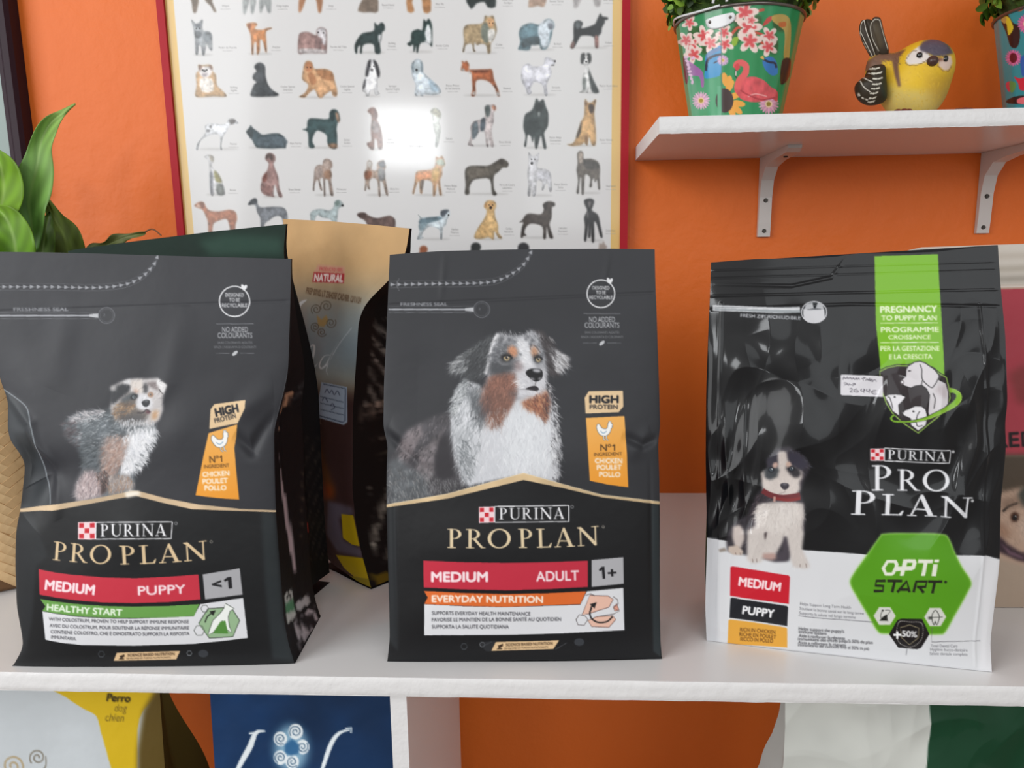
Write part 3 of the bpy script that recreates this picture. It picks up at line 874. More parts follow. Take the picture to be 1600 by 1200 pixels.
    cv.fur(Lc((890, 260), (1080, 220), (1100, 300), (1000, 330), (890, 380)), 140, 190, 7, [(150, 151, 155), (84, 86, 90), (190, 191, 194), (64, 66, 70)], 1.1, .65)
    # blaze and muzzle
    cv.fill(Lc((1105, 170), (1195, 150), (1225, 250), (1235, 340), (1270, 400), (1190, 430), (1140, 360), (1125, 260)), (216, 217, 221), feather=2.5)
    cv.fill(Lc((1100, 430), (1180, 390), (1340, 420), (1358, 520), (1340, 590), (1280, 645), (1130, 650), (1090, 570)), (204, 204, 209), feather=2.5)
    cv.fill(Lc((1100, 340), (1150, 350), (1160, 410), (1120, 440), (1085, 415)), (150, 122, 120), feather=4, a=.5)
    for q, r_ in (((1050, 165), 3), ((1095, 185), 2.4), ((1015, 215), 3.4), ((930, 245), 3.2), ((1185, 165), 2), ((1240, 175), 2.2), ((1290, 215), 2.6), ((960, 275), 3), ((1320, 290), 2.4), ((1140, 290), 2), ((1225, 205), 2.4), ((915, 300), 3)): cv.ell(Lc(q)[0], r_ * 1.3, r_, (84, 86, 91), a=.75, feather=1, ang=40)
    # brown cheeks
    cv.fill(Lc((885, 470), (990, 450), (1090, 440), (1112, 560), (1090, 680), (1040, 770), (960, 890), (900, 870), (840, 760), (815, 640)), (122, 88, 77), feather=3)
    cv.fill(Lc((900, 500), (1080, 470), (1100, 560), (1000, 590), (890, 580)), (156, 110, 94), feather=5, a=.8)
    cv.fill(Lc((815, 620), (880, 640), (900, 780), (860, 830), (820, 760)), (72, 68, 72), feather=4, a=.85)
    cv.fur(Lc((870, 470), (1090, 450), (1100, 600), (1040, 760), (940, 880), (840, 740), (820, 620)), 480, lambda P: 100 + (P[:, 1] - 590) * .1, 9, [(150, 104, 88), (110, 78, 68), (168, 122, 104), (84, 64, 60), (134, 94, 80)], 1.1, .6)
    cv.fur(Lc((860, 780), (1040, 720), (960, 880), (900, 890)), 110, 95, 13, [(112, 80, 68), (140, 98, 80), (206, 206, 209)], 1.1, .7)
    cv.fill(Lc((1040, 590), (1110, 585), (1105, 640), (1050, 640)), (92, 78, 76), feather=3, a=.7)
    cv.fill(Lc((1140, 690), (1200, 662), (1290, 635), (1365, 585), (1382, 700), (1350, 850), (1310, 800), (1200, 745)), (168, 112, 84), feather=2.5)
    cv.fill(Lc((1330, 640), (1378, 620), (1385, 740), (1350, 850), (1325, 760)), (66, 54, 56), feather=3)
    cv.fur(Lc((1150, 690), (1360, 600), (1375, 720), (1345, 850), (1280, 790)), 240, 68, 10, [(190, 134, 100), (140, 86, 66), (206, 158, 122), (112, 62, 52), (84, 58, 54)], 1.1, .65)
    cv.ruffle(head, 700, lambda P: 200 + (P[:, 0] - 820) * 1.3, 7, 1.0, .6, .24)
    cv.ruffle(Lc((870, 450), (1110, 430), (1110, 600), (1040, 780), (940, 900), (830, 780), (815, 620)), 420, lambda P: 105 + (P[:, 1] - 600) * .1, 10, 1.0, .6, .26)
    cv.ruffle(Lc((545, 390), (760, 205), (950, 108), (880, 440), (720, 520)), 260, 125, 12, 1.1, .6, .35); cv.ruffle(Lc((1240, 85), (1400, 190), (1550, 325), (1465, 475), (1340, 440)), 200, 52, 11, 1.1, .6, .3)
    cv.ruffle(chest, 700, 95, 14, 1.2, .5, .10); cv.ruffle(Lc((800, 560), (880, 470), (860, 640), (880, 860), (800, 840)), 160, 100, 14, 1.1, .6, .25)
    # eyes, brows
    cv.ell(Lc((1075, 268))[0], 7.5, 9.0, (196, 140, 108), ang=-20, feather=2.2)
    cv.ell(Lc((1258, 272))[0], 5.4, 9, (190, 146, 118), ang=-12, feather=2.2)
    cv.line(Lc((1220, 250), (1230, 215), (1270, 225), (1310, 280)), 1.6, (84, 74, 72), smooth=5, a=.8)
    for e, rx in (((1025, 318), 9.5), ((1288, 330), 7.0)):
        c = Lc(e)[0]
        cv.ell(c + [-.5, -.5], rx, 6.6, (38, 38, 41), feather=1.6); cv.ell(c, rx * .47, 4.3, (206, 188, 150), feather=.3); cv.ell(c, rx * .38, 3.4, (160, 138, 98), feather=.5)
        cv.ell(c, rx * .22, 2.0, (24, 22, 22)); cv.ell(c + [1.4, -1.3], 1.0, .9, (245, 245, 245)); cv.ell(c + [-1.8, 1.5], .9, .7, (250, 240, 220), a=.7)
        cv.line(np.array([c + [-rx * .8, -1.2], c + [-rx * .2, -3.6], c + [rx * .5, -2.8], c + [rx * .95, .6]]), 2.8, (34, 33, 36), smooth=5)
    cv.line(Lc((955, 345), (985, 372), (1040, 372)), 2.0, (160, 160, 164), smooth=4, a=.55, feather=.8); cv.ruffle(Lc((1030, 215), (1120, 220), (1120, 330), (1050, 300)), 60, 250, 6, .9, .6, .25); cv.ruffle(Lc((1220, 215), (1300, 230), (1310, 310), (1235, 310)), 50, 260, 6, .9, .6, .25)
    # nose and mouth
    nose = Lc((1182, 445), (1200, 418), (1250, 405), (1305, 412), (1325, 440), (1318, 490), (1280, 515), (1245, 508), (1200, 470))
    cv.fill(nose, (22, 22, 25), smooth=4)
    cv.ell(Lc((1275, 424))[0], 6.5, 2.8, (172, 173, 178), feather=1.2, ang=8); cv.ell(Lc((1240, 493))[0], 4, 1.6, (150, 150, 154), ang=20, feather=.6); cv.ell(Lc((1300, 490))[0], 3, 1.4, (160, 160, 164), ang=-30, feather=.6)
    cv.line(Lc((1268, 515), (1262, 545)), 1.2, (110, 106, 108))
    cv.fill(Lc((1180, 578), (1225, 556), (1265, 552), (1292, 572), (1285, 590), (1240, 590)), (40, 36, 40), smooth=3)
    cv.line(Lc((1110, 580), (1180, 580), (1285, 598)), 1.0, (120, 116, 120), smooth=4, a=.8)
    cv.fur(Lc((1110, 500), (1190, 520), (1180, 560), (1110, 560)), 24, 170, 10, [(236, 236, 238)], .7, .7)
    cv.fur(Lc((1340, 510), (1380, 530), (1400, 600), (1370, 590)), 36, 50, 12, [(225, 225, 228), (60, 58, 62)], .9, .8)
    cv.region('base')
    cv.fill(low, (16, 17, 20))
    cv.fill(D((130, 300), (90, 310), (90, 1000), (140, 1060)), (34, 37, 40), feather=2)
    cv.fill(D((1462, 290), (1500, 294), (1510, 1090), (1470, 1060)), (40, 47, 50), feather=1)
    # golden roof line
    cv.region('gold_line')
    cv.fill(np.concatenate([roof_t, roof_b]), (208, 182, 142), tex=(40, .25)); cv.line(roof_t[1:-1], 1.1, (238, 220, 186), a=.7)
    cv.region(None)
    seal_top(cv, 0, C, ((100, 250), (330, 246), (560, 242), (660, 228), (740, 190), (800, 140), (835, 80)), ((155, 360), (398, 360)), ((92, 380), (530, 380)), (577, 380), ((1198, 298), 22.6), ((1200, 475),), 23)
    protein_tag(cv, C((1113, 840), (1135, 806), (1312, 803), (1315, 885), (1290, 915), (1118, 922)),
                (*C((1140, 866), (1288, 866)), 10.8), (*C((1140, 898), (1285, 898)), 6.4),
                C((1120, 945), (1320, 935), (1333, 1130), (1340, 1306), (1240, 1293), (1140, 1272)), C((1218, 1012))[0], 31,
                (*C((1195, 1116), (1272, 1116)), 10), (*C((1163, 1144), (1308, 1139)), 5), [(*C((1168, 1180), (1308, 1180)), 7.2), (*C((1178, 1215), (1305, 1213)), 7.2), (*C((1190, 1250), (1298, 1252)), 7.0)])
    brand_logo(cv, D((566, 312), (640, 310), (640, 386), (566, 388)), quad(*D((645, 306), (1031, 301), (1031, 385), (645, 389))), *D((668, 374), (1010, 371)), 18)
    cv.ell(D((1048, 308))[0], 2.6, 2.6, (150, 150, 152), ring=1)
    cv.region('product_name')
    g = (222, 202, 166)
    cv.text('PRO', *D((398, 521), (732, 521)), 29.5, g, serif=True, bold=.15, arc=-.6); cv.text('PLAN', *D((770, 521), (1188, 505)), 29.5, g, serif=True, bold=.15, arc=-1.5)
    cv.ell(D((1210, 412))[0], 2.4, 2.4, (150, 145, 135), ring=1)
    cv.region('size_band')
    cv.fill(D((273, 588), (480, 596), (700, 600), (920, 596), (1130, 588), (1130, 725), (920, 737), (700, 742), (480, 738), (275, 728)), (194, 45, 66))
    cv.text('MEDIUM', *D((316, 697), (607, 697)), 14.5, (248, 226, 230), bold=1.0); cv.text('ADULT', *D((862, 696), (1083, 690)), 15, (246, 226, 230), bold=.5)
    cv.region('age_tag')
    cv.fill(D((1150, 585), (1315, 570), (1317, 708), (1150, 725)), (176, 176, 180))
    cv.text('1+', *D((1190, 684), (1280, 678)), 19, (26, 26, 30))
    cv.region('nutrition_panel')
    cv.fill(D((278, 815), (480, 826), (700, 830), (1090, 818), (1125, 748), (1315, 730), (1320, 950), (1000, 967), (700, 975), (278, 977)), (222, 223, 227))
    cv.fill(D((276, 746), (480, 757), (700, 762), (920, 758), (1122, 748), (1090, 815), (700, 829), (480, 824), (278, 814), (296, 780)), (222, 108, 46))
    cv.text('EVERYDAY NUTRITION', *D((318, 803), (895, 807)), 10, (252, 236, 224), bold=.6)
    ink = (48, 48, 54)
    cv.text('SUPPORTS EVERYDAY HEALTH MAINTENANCE', *D((318, 870), (830, 874)), 5.4, ink, bold=.15)
    cv.text('FAVORISE LE MAINTIEN DE LA BONNE SANTÉ AU QUOTIDIEN', *D((318, 905), (990, 902)), 5.4, ink, bold=.15)
    cv.text('SUPPORTA LA SALUTE QUOTIDIANA', *D((318, 941), (718, 941)), 5.4, ink, bold=.15)
    for p, c in ((((1140, 768), (1235, 772), (1262, 790), (1240, 830), (1130, 866), (1100, 870)), (233, 189, 170)), (((1175, 880), (1260, 875), (1275, 895), (1240, 935), (1150, 932), (1130, 900)), (233, 189, 170)), (((1262, 830), (1280, 812), (1292, 845), (1270, 850)), (224, 160, 140))):
        cv.fill(D(*p), c); cv.line(D(*p), .9, (90, 60, 55), closed=True)
    for p in (((1120, 770), (1145, 760), (1165, 772)), ((1068, 895), (1085, 870), (1115, 875), (1130, 895), (1110, 925), (1078, 922), (1068, 895)), ((1262, 775), (1285, 792), (1288, 812), (1262, 835), (1295, 850), (1265, 865), (1180, 880))):
        cv.line(D(*p), .9, (70, 60, 60))
    cv.line(D((1150, 835), (1140, 860), (1150, 890), (1185, 910), (1230, 905), (1258, 880)), 2.4, (30, 30, 32), smooth=5)
    cv.line(D((1142, 850), (1150, 825), (1165, 812)), 2.4, (30, 30, 32)); cv.fill(D((1140, 815), (1176, 804), (1165, 838)), (30, 30, 32))
    cv.region(None)
    science_tag(cv, D((650, 1012), (980, 1003), (950, 1048), (627, 1058)), D((485, 1035), (580, 1025), (1085, 1012)))
    cv.line(D((590, 1030), (630, 1010)), 1, (110, 112, 118), a=.6); cv.line(D((960, 1050), (1020, 1016)), 1, (110, 112, 118), a=.6)
    cv.fill(D((560, 1015), (650, 1005), (625, 1060), (600, 1060)), (60, 62, 66), a=.5)
def side_adult(gc, side):
    if side == 'r':
        gc.fill(np.array([(1015, 660), (1060, 660), (1060, 960), (1033, 960), (1028, 800)]), (158, 30, 34))
        gc.fill(np.array([(1028, 850), (1036, 850), (1036, 1040), (1028, 1040)]), (30, 34, 36))
    else:
        gc.fill(np.array([(560, 690), (612, 690), (612, 1000), (560, 1000)]), (200, 200, 202))
        for y in np.arange(694, 1000, 4.0): gc.line(np.array([(560, y), (612, y)]), 1.6, (70, 70, 76))
        gc.fill(np.array([(560, 806), (612, 806), (612, 824), (560, 824)]), (196, 34, 44))

def dent_matt(seed):
    r = np.random.default_rng(seed)
    K = [(r.uniform(.1, .9), r.uniform(.15, .9), r.uniform(.08, .2), r.uniform(.05, .13), r.uniform(-1, 1)) for _ in range(16)]
    def f(s, t):
        d = 0
        for (cs, ct, ws, wt, h) in K:
            d = d + .0022 * h * np.exp(-((s - cs) / ws) ** 2 - ((t - ct) / wt) ** 2)
        return d * np.clip(np.minimum(s, 1 - s) * 8, 0, 1) * np.clip((1 - t) * 12, 0, 1)
    return f
def crease(s, t, pts, w, h, taper=True):
    """a pressed fold along a polyline in (s, t)"""
    P = np.asarray(pts, float); sh = np.broadcast(s, t).shape; best = np.full(sh, 9.0); al = np.zeros(sh)
    n = len(P) - 1
    for i, (p, q) in enumerate(zip(P[:-1], P[1:])):
        d = q - p; k = np.clip(((s - p[0]) * d[0] + (t - p[1]) * d[1] * 1.0) / (d @ d), 0, 1)
        e = np.hypot(s - p[0] - k * d[0], (t - p[1] - k * d[1]) * 1.45)
        al = np.where(e < best, (i + k) / n, al); best = np.minimum(best, e)
    fade = 1.0 if taper is False else np.sin(np.pi * np.clip(al, 0, 1)) ** .8
    return h * np.exp(-(best / w) ** 2) * fade
def wr_adult(s, t):
    z = crease(s, t, [(0, .125), (1, .105)], .005, -.0003, False) + crease(s, t, [(.21, .0), (.2, .12)], .012, .0007) + crease(s, t, [(.83, .0), (.8, .11)], .012, .0006)
    z = z + crease(s, t, [(0, .43), (.06, .475), (.17, .535)], .018, -.0034) + crease(s, t, [(.02, .42), (.1, .46)], .03, .0016)
    z = z + crease(s, t, [(1, .455), (.94, .47), (.86, .445)], .016, -.0030) + crease(s, t, [(.97, .44), (.88, .50)], .03, .0015)
    z = z + crease(s, t, [(.03, .5), (.03, .97)], .008, -.0008) + crease(s, t, [(.965, .5), (.965, .97)], .008, -.0008)
    return z * np.clip(np.minimum(s, 1 - s) * 60 + .15, 0, 1)
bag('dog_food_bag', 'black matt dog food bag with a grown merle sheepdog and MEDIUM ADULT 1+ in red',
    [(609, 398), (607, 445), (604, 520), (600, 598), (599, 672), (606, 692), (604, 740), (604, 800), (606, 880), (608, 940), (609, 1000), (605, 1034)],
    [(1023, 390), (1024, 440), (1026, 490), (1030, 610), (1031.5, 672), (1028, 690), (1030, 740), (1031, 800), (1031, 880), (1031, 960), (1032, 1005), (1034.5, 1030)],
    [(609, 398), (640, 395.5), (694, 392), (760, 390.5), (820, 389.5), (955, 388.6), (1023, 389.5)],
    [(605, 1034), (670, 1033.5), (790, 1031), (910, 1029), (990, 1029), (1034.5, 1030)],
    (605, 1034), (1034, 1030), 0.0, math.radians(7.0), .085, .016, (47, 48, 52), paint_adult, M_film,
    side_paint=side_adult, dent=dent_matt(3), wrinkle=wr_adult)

# ------------------------------------------------ bag with the puppy print (left)
def paint_puppy(cv):
    A, B = crop(0, 370, 3.3333), crop(0, 700, 3.3333)
    cv.rgb *= (1 + .16 * (vnoise(cv.h, cv.w, 110) - .5))[..., None]
    roof_t = B((-40, 330), (105, 318), (260, 300), (480, 268), (690, 225), (720, 225), (860, 262), (1030, 295), (1250, 318), (1435, 325), (1500, 328))
    roof_b = B((1500, 338), (1435, 335), (1250, 330), (1000, 320), (860, 290), (705, 250), (560, 275), (420, 302), (270, 330), (105, 334), (-40, 340))
    low = np.concatenate([roof_b[::-1], B((1560, 1200), (-40, 1200))])
    # puppy
    cv.region('dog_picture')
    P = crop(90, 580, 5.715)
    body = P((45, 480), (120, 400), (260, 355), (410, 345), (470, 330), (540, 280), (700, 400), (880, 470), (870, 600), (830, 680), (780, 800), (700, 900), (680, 1060), (640, 1150), (200, 1190), (150, 1100), (170, 1000), (220, 880), (220, 780), (180, 680), (80, 600))
    cv.fill(body, (92, 98, 103), feather=3, tex=(12, .5))
    cv.fur(P((100, 440), (260, 360), (410, 350), (430, 400), (250, 470)), 220, 205, 9, [(190, 184, 186), (160, 158, 162), (210, 206, 208), (110, 110, 114)], 1.3, .75)
    cv.fur(P((50, 470), (160, 450), (230, 560), (200, 680), (120, 620)), 150, 160, 8, [(62, 54, 58), (84, 74, 78), (52, 48, 52), (110, 100, 104)], 1.2, .7)
    cv.fur(P((200, 460), (500, 360), (620, 500), (540, 700), (420, 760), (240, 700)), 520, 165, 8, [(150, 158, 163), (112, 120, 126), (84, 92, 97), (190, 194, 198), (70, 76, 80)], 1.2, .65)
    cv.fur(P((220, 700), (420, 700), (400, 900), (240, 880)), 150, 150, 9, [(70, 76, 80), (52, 57, 60), (112, 118, 122)], 1.2, .65)
    cv.fill(P((430, 600), (640, 600), (660, 760), (560, 830), (500, 1000), (410, 900), (400, 780)), (172, 148, 138), feather=5, a=.85, tex=(8, .3))
    cv.fur(P((430, 600), (650, 580), (640, 760), (520, 900), (480, 1010), (400, 900)), 320, 120, 8, [(190, 160, 146), (150, 116, 104), (212, 196, 188), (134, 104, 94), (176, 170, 172)], 1.2, .65)
    cv.fill(P((660, 560), (800, 500), (890, 530), (860, 640), (800, 760), (730, 880), (640, 930), (560, 930), (600, 780)), (222, 223, 227), feather=3)
    cv.fur(P((600, 560), (880, 500), (860, 640), (730, 890), (560, 950), (600, 760)), 380, lambda Q: 80 - (Q[:, 0] - 210) * .5, 10, [(230, 231, 234), (205, 206, 212), (240, 240, 242), (186, 190, 196)], 1.3, .7)
    cv.fur(P((840, 560), (890, 560), (800, 780), (700, 910), (690, 850)), 150, 40, 8, [(226, 227, 230), (200, 202, 206), (90, 94, 98)], 1.2, .8)
    cv.fill(P((180, 1000), (240, 900), (350, 900), (420, 1000), (400, 1110), (200, 1170), (150, 1110)), (176, 158, 158), feather=4, tex=(8, .3))
    cv.fur(P((170, 1020), (240, 890), (400, 920), (410, 1080), (200, 1150)), 260, 100, 9, [(196, 180, 180), (150, 136, 138), (214, 204, 204), (110, 100, 104)], 1.2, .65)
    cv.fill(P((395, 980), (450, 960), (440, 1080), (385, 1110)), (62, 46, 44), feather=2)
    cv.fur(P((340, 900), (440, 900), (460, 1010), (380, 1000)), 90, 80, 10, [(70, 62, 62), (150, 120, 110), (50, 46, 48)], 1.2, .7)
    cv.fill(P((470, 930), (640, 930), (680, 1000), (680, 1060), (460, 1100)), (150, 140, 136), feather=3, tex=(8, .3))
    cv.fur(P((480, 930), (670, 960), (675, 1060), (470, 1090)), 140, 95, 8, [(176, 160, 150), (120, 116, 116), (200, 190, 184), (150, 112, 84)], 1.2, .65)
    # head
    cv.fill(P((470, 330), (500, 210), (480, 150), (540, 110), (620, 75), (700, 68), (800, 70), (900, 62), (985, 125), (960, 200), (945, 260), (945, 350), (910, 440), (840, 490), (740, 480), (600, 480), (520, 430)), (196, 192, 192), feather=2)
    cv.fill(P((480, 160), (540, 125), (600, 110), (660, 130), (640, 190), (560, 250), (500, 300), (470, 270)), (52, 54, 58), feather=2)
    cv.ell(P((500, 155))[0], 5, 4.5, (170, 168, 168), feather=1.5)
    cv.fill(P((585, 95), (650, 70), (665, 120), (610, 115)), (205, 204, 206), feather=1.2)
    cv.fill(P((560, 270), (640, 200), (720, 190), (740, 250), (700, 300), (740, 340), (820, 360), (800, 430), (640, 480), (540, 440), (510, 360)), (112, 104, 98), feather=3)
    cv.fur(P((520, 300), (680, 280), (700, 340), (600, 400), (520, 420)), 130, 170, 7, [(160, 126, 92), (134, 104, 80), (190, 160, 130), (90, 84, 82)], 1.2, .7)
    cv.fill(P((560, 400), (760, 380), (800, 440), (640, 480), (560, 450)), (84, 84, 87), feather=4, a=.85)
    cv.fill(P((570, 250), (660, 195), (720, 190), (730, 220), (650, 260), (580, 280)), (90, 94, 98), feather=2)
    cv.fill(P((655, 85), (760, 75), (770, 180), (740, 210), (690, 190), (660, 150)), (216, 208, 202), feather=2)
    cv.fill(P((690, 160), (720, 165), (720, 200), (690, 195)), (176, 136, 116), feather=2, a=.8)
    cv.fill(P((770, 120), (800, 105), (815, 130), (805, 200), (775, 200)), (60, 60, 63), feather=1.4)
    cv.fill(P((800, 100), (900, 90), (930, 160), (900, 170), (830, 140)), (128, 118, 118), feather=2, tex=(6, .5))
    cv.fill(P((900, 66), (985, 125), (955, 205), (920, 160), (890, 110)), (226, 224, 225), feather=1.2)
    cv.line(P((915, 160), (935, 190), (950, 205)), 1.5, (70, 66, 66), smooth=4)
    cv.fill(P((720, 200), (830, 215), (860, 280), (850, 330), (780, 350), (710, 330), (705, 270)), (214, 214, 218), feather=2)
    cv.fill(P((860, 360), (910, 350), (890, 430), (840, 440)), (190, 150, 112), feather=3)
    cv.ruffle(P((470, 330), (500, 150), (620, 75), (900, 62), (985, 125), (945, 350), (840, 490), (600, 480)), 520, lambda Q: 120 + (Q[:, 0] - 215) * 1.0, 6, 1.0, .6, .22); cv.ruffle(body, 900, 130, 8, 1.1, .55, .25)
    cv.ell(P((686, 232))[0], 6.5, 4.2, (44, 46, 50), feather=1.2, ang=-20); cv.ell(P((684, 234))[0], 2.6, 2.3, (150, 160, 165)); cv.ell(P((686, 232))[0], 1.2, 1.2, (20, 20, 22))
    cv.ell(P((838, 212))[0], 4.6, 4.0, (150, 110, 84), feather=.8); cv.ell(P((836, 210))[0], 2.0, 2.0, (170, 165, 155)); cv.ell(P((838, 210))[0], 1.0, 1.1, (24, 22, 22))
    cv.fill(P((755, 278), (790, 258), (828, 262), (830, 295), (800, 322), (770, 310)), (44, 46, 50), smooth=3); cv.ell(P((800, 268))[0], 3.2, 1.2, (120, 122, 126), feather=.5)
    cv.line(P((715, 375), (770, 370), (800, 345), (835, 365)), 2.0, (62, 56, 60), smooth=4); cv.fill(P((800, 345), (840, 365), (825, 385), (790, 375)), (96, 66, 72), feather=1)
    cv.fur(P((540, 430), (860, 440), (880, 520), (720, 560), (600, 520)), 180, 95, 9, [(206, 207, 211), (160, 164, 168), (120, 124, 128), (226, 227, 230)], 1.2, .65)
    cv.region('base')
    cv.fill(low, (16, 18, 21))
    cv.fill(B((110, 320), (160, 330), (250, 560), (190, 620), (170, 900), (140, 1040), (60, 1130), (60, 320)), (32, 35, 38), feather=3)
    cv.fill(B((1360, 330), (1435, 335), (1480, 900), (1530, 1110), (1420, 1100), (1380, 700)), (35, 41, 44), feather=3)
    # pressed fold lines on the left edge
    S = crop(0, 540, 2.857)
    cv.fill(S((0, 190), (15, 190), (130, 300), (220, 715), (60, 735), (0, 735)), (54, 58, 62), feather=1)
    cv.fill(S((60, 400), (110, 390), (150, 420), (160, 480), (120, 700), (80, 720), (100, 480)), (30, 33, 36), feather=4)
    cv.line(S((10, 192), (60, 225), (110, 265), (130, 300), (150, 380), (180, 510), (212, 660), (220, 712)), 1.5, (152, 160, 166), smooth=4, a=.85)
    cv.region('gold_line')
    cv.fill(np.concatenate([roof_t, roof_b]), (206, 180, 146), tex=(40, .3)); cv.fill(B((650, 232), (690, 225), (725, 226), (735, 246), (705, 252), (660, 262)), (238, 230, 216), feather=2)
    cv.region(None)
    seal_top(cv, 0, A, ((-60, 262), (250, 262), (500, 266), (650, 250), (740, 210), (800, 150), (822, 105)), ((72, 387), (358, 387)), ((-60, 412), (507, 412)), (556, 411), ((1223, 338), 24.6), ((1222, 528),), 27)
    protein_tag(cv, A((1098, 900), (1118, 873), (1283, 851), (1280, 895), (1240, 972), (1092, 1002)),
                (*A((1128, 937), (1246, 912)), 12), (*A((1122, 972), (1232, 944)), 7.2),
                A((1088, 1024), (1238, 978), (1222, 1100), (1232, 1220), (1247, 1370), (1130, 1362), (1020, 1348), (1060, 1150)), A((1152, 1068))[0], 34,
                (*A((1094, 1178), (1160, 1174)), 10), (*A((1065, 1208), (1195, 1200)), 5.4), [(*A((1058, 1252), (1195, 1244)), 7.2), (*A((1058, 1288), (1188, 1282)), 7.2), (*A((1068, 1322), (1180, 1320)), 7.2)], tilt=-10)
    brand_logo(cv, B((412, 392), (496, 390), (496, 474), (412, 474)), quad(*B((502, 389), (899, 386), (893, 474), (500, 476))), *B((524, 462), (870, 460)), 19)
    cv.ell(B((918, 394))[0], 2.6, 2.6, (150, 150, 152), ring=1)
    cv.region('product_name')
    g = (218, 192, 152)
    cv.text('PRO', *B((275, 584), (580, 606)), 29, g, serif=True, bold=.15, arc=-1); cv.text('PLAN', *B((628, 608), (1082, 580)), 29, g, serif=True, bold=.15, arc=-1.8)
    cv.ell(B((1102, 490))[0], 2.4, 2.4, (150, 145, 135), ring=1)
    cv.region('size_band')
    cv.fill(B((203, 632), (290, 650), (380, 662), (540, 675), (700, 680), (880, 672), (1035, 660), (1046, 790), (880, 804), (700, 810), (540, 806), (400, 795), (300, 782), (207, 765)), (196, 48, 66))
    cv.text('MEDIUM', *B((236, 738), (490, 766)), 14.5, (246, 226, 230), bold=1.0); cv.text('PUPPY', *B((722, 768), (968, 758)), 13.5, (246, 226, 230), bold=.45)
    cv.region('age_tag')
    cv.fill(B((1057, 660), (1250, 628), (1265, 765), (1070, 790)), (170, 170, 174))
    cv.text('<1', *B((1108, 742), (1212, 732)), 18, (26, 26, 30))
    cv.region('nutrition_panel')
    cv.fill(B((222, 852), (300, 866), (400, 880), (540, 888), (700, 890), (1010, 878), (1045, 815), (1268, 782), (1292, 990), (1150, 1008), (1000, 1022), (700, 1031), (430, 1028), (320, 1016), (238, 1000)), (222, 223, 227))
    cv.fill(B((210, 788), (300, 802), (400, 814), (540, 824), (700, 828), (880, 824), (1040, 815), (1012, 877), (860, 884), (700, 887), (540, 885), (400, 877), (300, 864), (222, 850), (238, 826)), (104, 158, 76))
    cv.text('HEALTHY START', *B((246, 846), (636, 875)), 9.6, (232, 244, 226), bold=.55, arc=-.8)
    ink = (48, 48, 54)
    for s_, p, q, ar in (('WITH COLOSTRUM, PROVEN TO HELP SUPPORT IMMUNE RESPONSE', (256, 900), (985, 914), -2), ('AVEC DU COLOSTRUM, POUR SOUTENIR LA RÉPONSE IMMUNITAIRE', (260, 934), (986, 946), -2),
                         ('CONTIENE COLOSTRO, CHE È DIMOSTRATO SUPPORTI LA RISPOSTA', (266, 966), (988, 976), -2), ('IMMUNITARIA.', (268, 994), (398, 1003), 0)):
        cv.text(s_, *B(p, q), 4.9, ink, bold=.15, arc=ar)
    hx = B((1036, 915), (1085, 838), (1205, 830), (1250, 900), (1215, 984), (1092, 992))
    cv.fill(hx, (152, 184, 144)); cv.line(hx, 1.2, (40, 48, 40), closed=True)
    cv.line(hexagon(B((1068, 838))[0], 6), .9, (60, 66, 60), closed=True); cv.line(hexagon(B((1040, 952))[0], 8.5), .9, (60, 66, 60), closed=True)
    dog = B((1175, 810), (1195, 822), (1222, 838), (1200, 850), (1190, 880), (1196, 930), (1210, 965), (1180, 945), (1160, 900), (1110, 965), (1085, 972), (1110, 900), (1150, 860), (1168, 835))
    cv.fill(dog, (240, 244, 240)); cv.line(dog, .9, (50, 58, 50), closed=True)
    cv.fill(B((1110, 966), (1150, 905), (1175, 900), (1190, 968)), (84, 140, 62))
    cv.line(B((1070, 910), (1082, 880), (1108, 858)), 2.0, (30, 36, 30), smooth=4); cv.fill(B((1092, 852), (1126, 846), (1112, 876)), (30, 36, 30))
    cv.region(None)
    science_tag(cv, B((610, 1068), (940, 1058), (920, 1102), (593, 1110)), B((530, 1075), (988, 1070), (1060, 1072)))
def side_puppy(gc, side):
    if side != 'r': return
    A, B = crop(0, 370, 3.3333), crop(0, 700, 3.3333)
    S = crop(400, 560, 2.4)
    gc.fill(S((80, 170), (110, 150), (118, 200), (72, 240)), (196, 152, 122))
    for k in range(4): gc.line(S((84 + k * 9, 175), (92 + k * 9, 215)), 1.6, (50, 40, 38))
    for k in range(7): gc.line(S((118, 135 + k * 10), (135, 130 + k * 10)), 1.5, (120, 120, 122), a=.6)
    gc.line(S((66, 290), (80, 262), (84, 300), (94, 280), (92, 312)), 1.2, (170, 140, 120), smooth=4)
    gc.fill(S((95, 385), (112, 470), (132, 560), (148, 700), (158, 840), (140, 740), (120, 600), (108, 500)), (196, 178, 184), smooth=3)
    gc.fill(S((108, 900), (145, 890), (147, 990), (112, 1005)), (206, 210, 206)); gc.fill(S((110, 935), (146, 927), (147, 965), (111, 972)), (92, 150, 112))
    gc.ell(S((126, 916))[0], 5, 4.5, (30, 36, 34), ring=2)
    gc.fill(S((152, 945), (190, 925), (192, 955), (154, 975)), (190, 190, 192))
    gc.fill(S((136, 1010), (205, 965), (200, 1060), (138, 1110)), (196, 190, 196))
    for k in range(9): gc.line(S((138 + 7.4 * k, 1010 - 4.8 * k), (140 + 7 * k, 1108 - 5.6 * k)), 1.3 + (k % 3) * .6, (36, 34, 38))
    for k in range(16):
        y = 480 + k * 15
        gc.line(S((172, y), (180, y + 8)), 1.1, (150, 128, 104), a=.5)
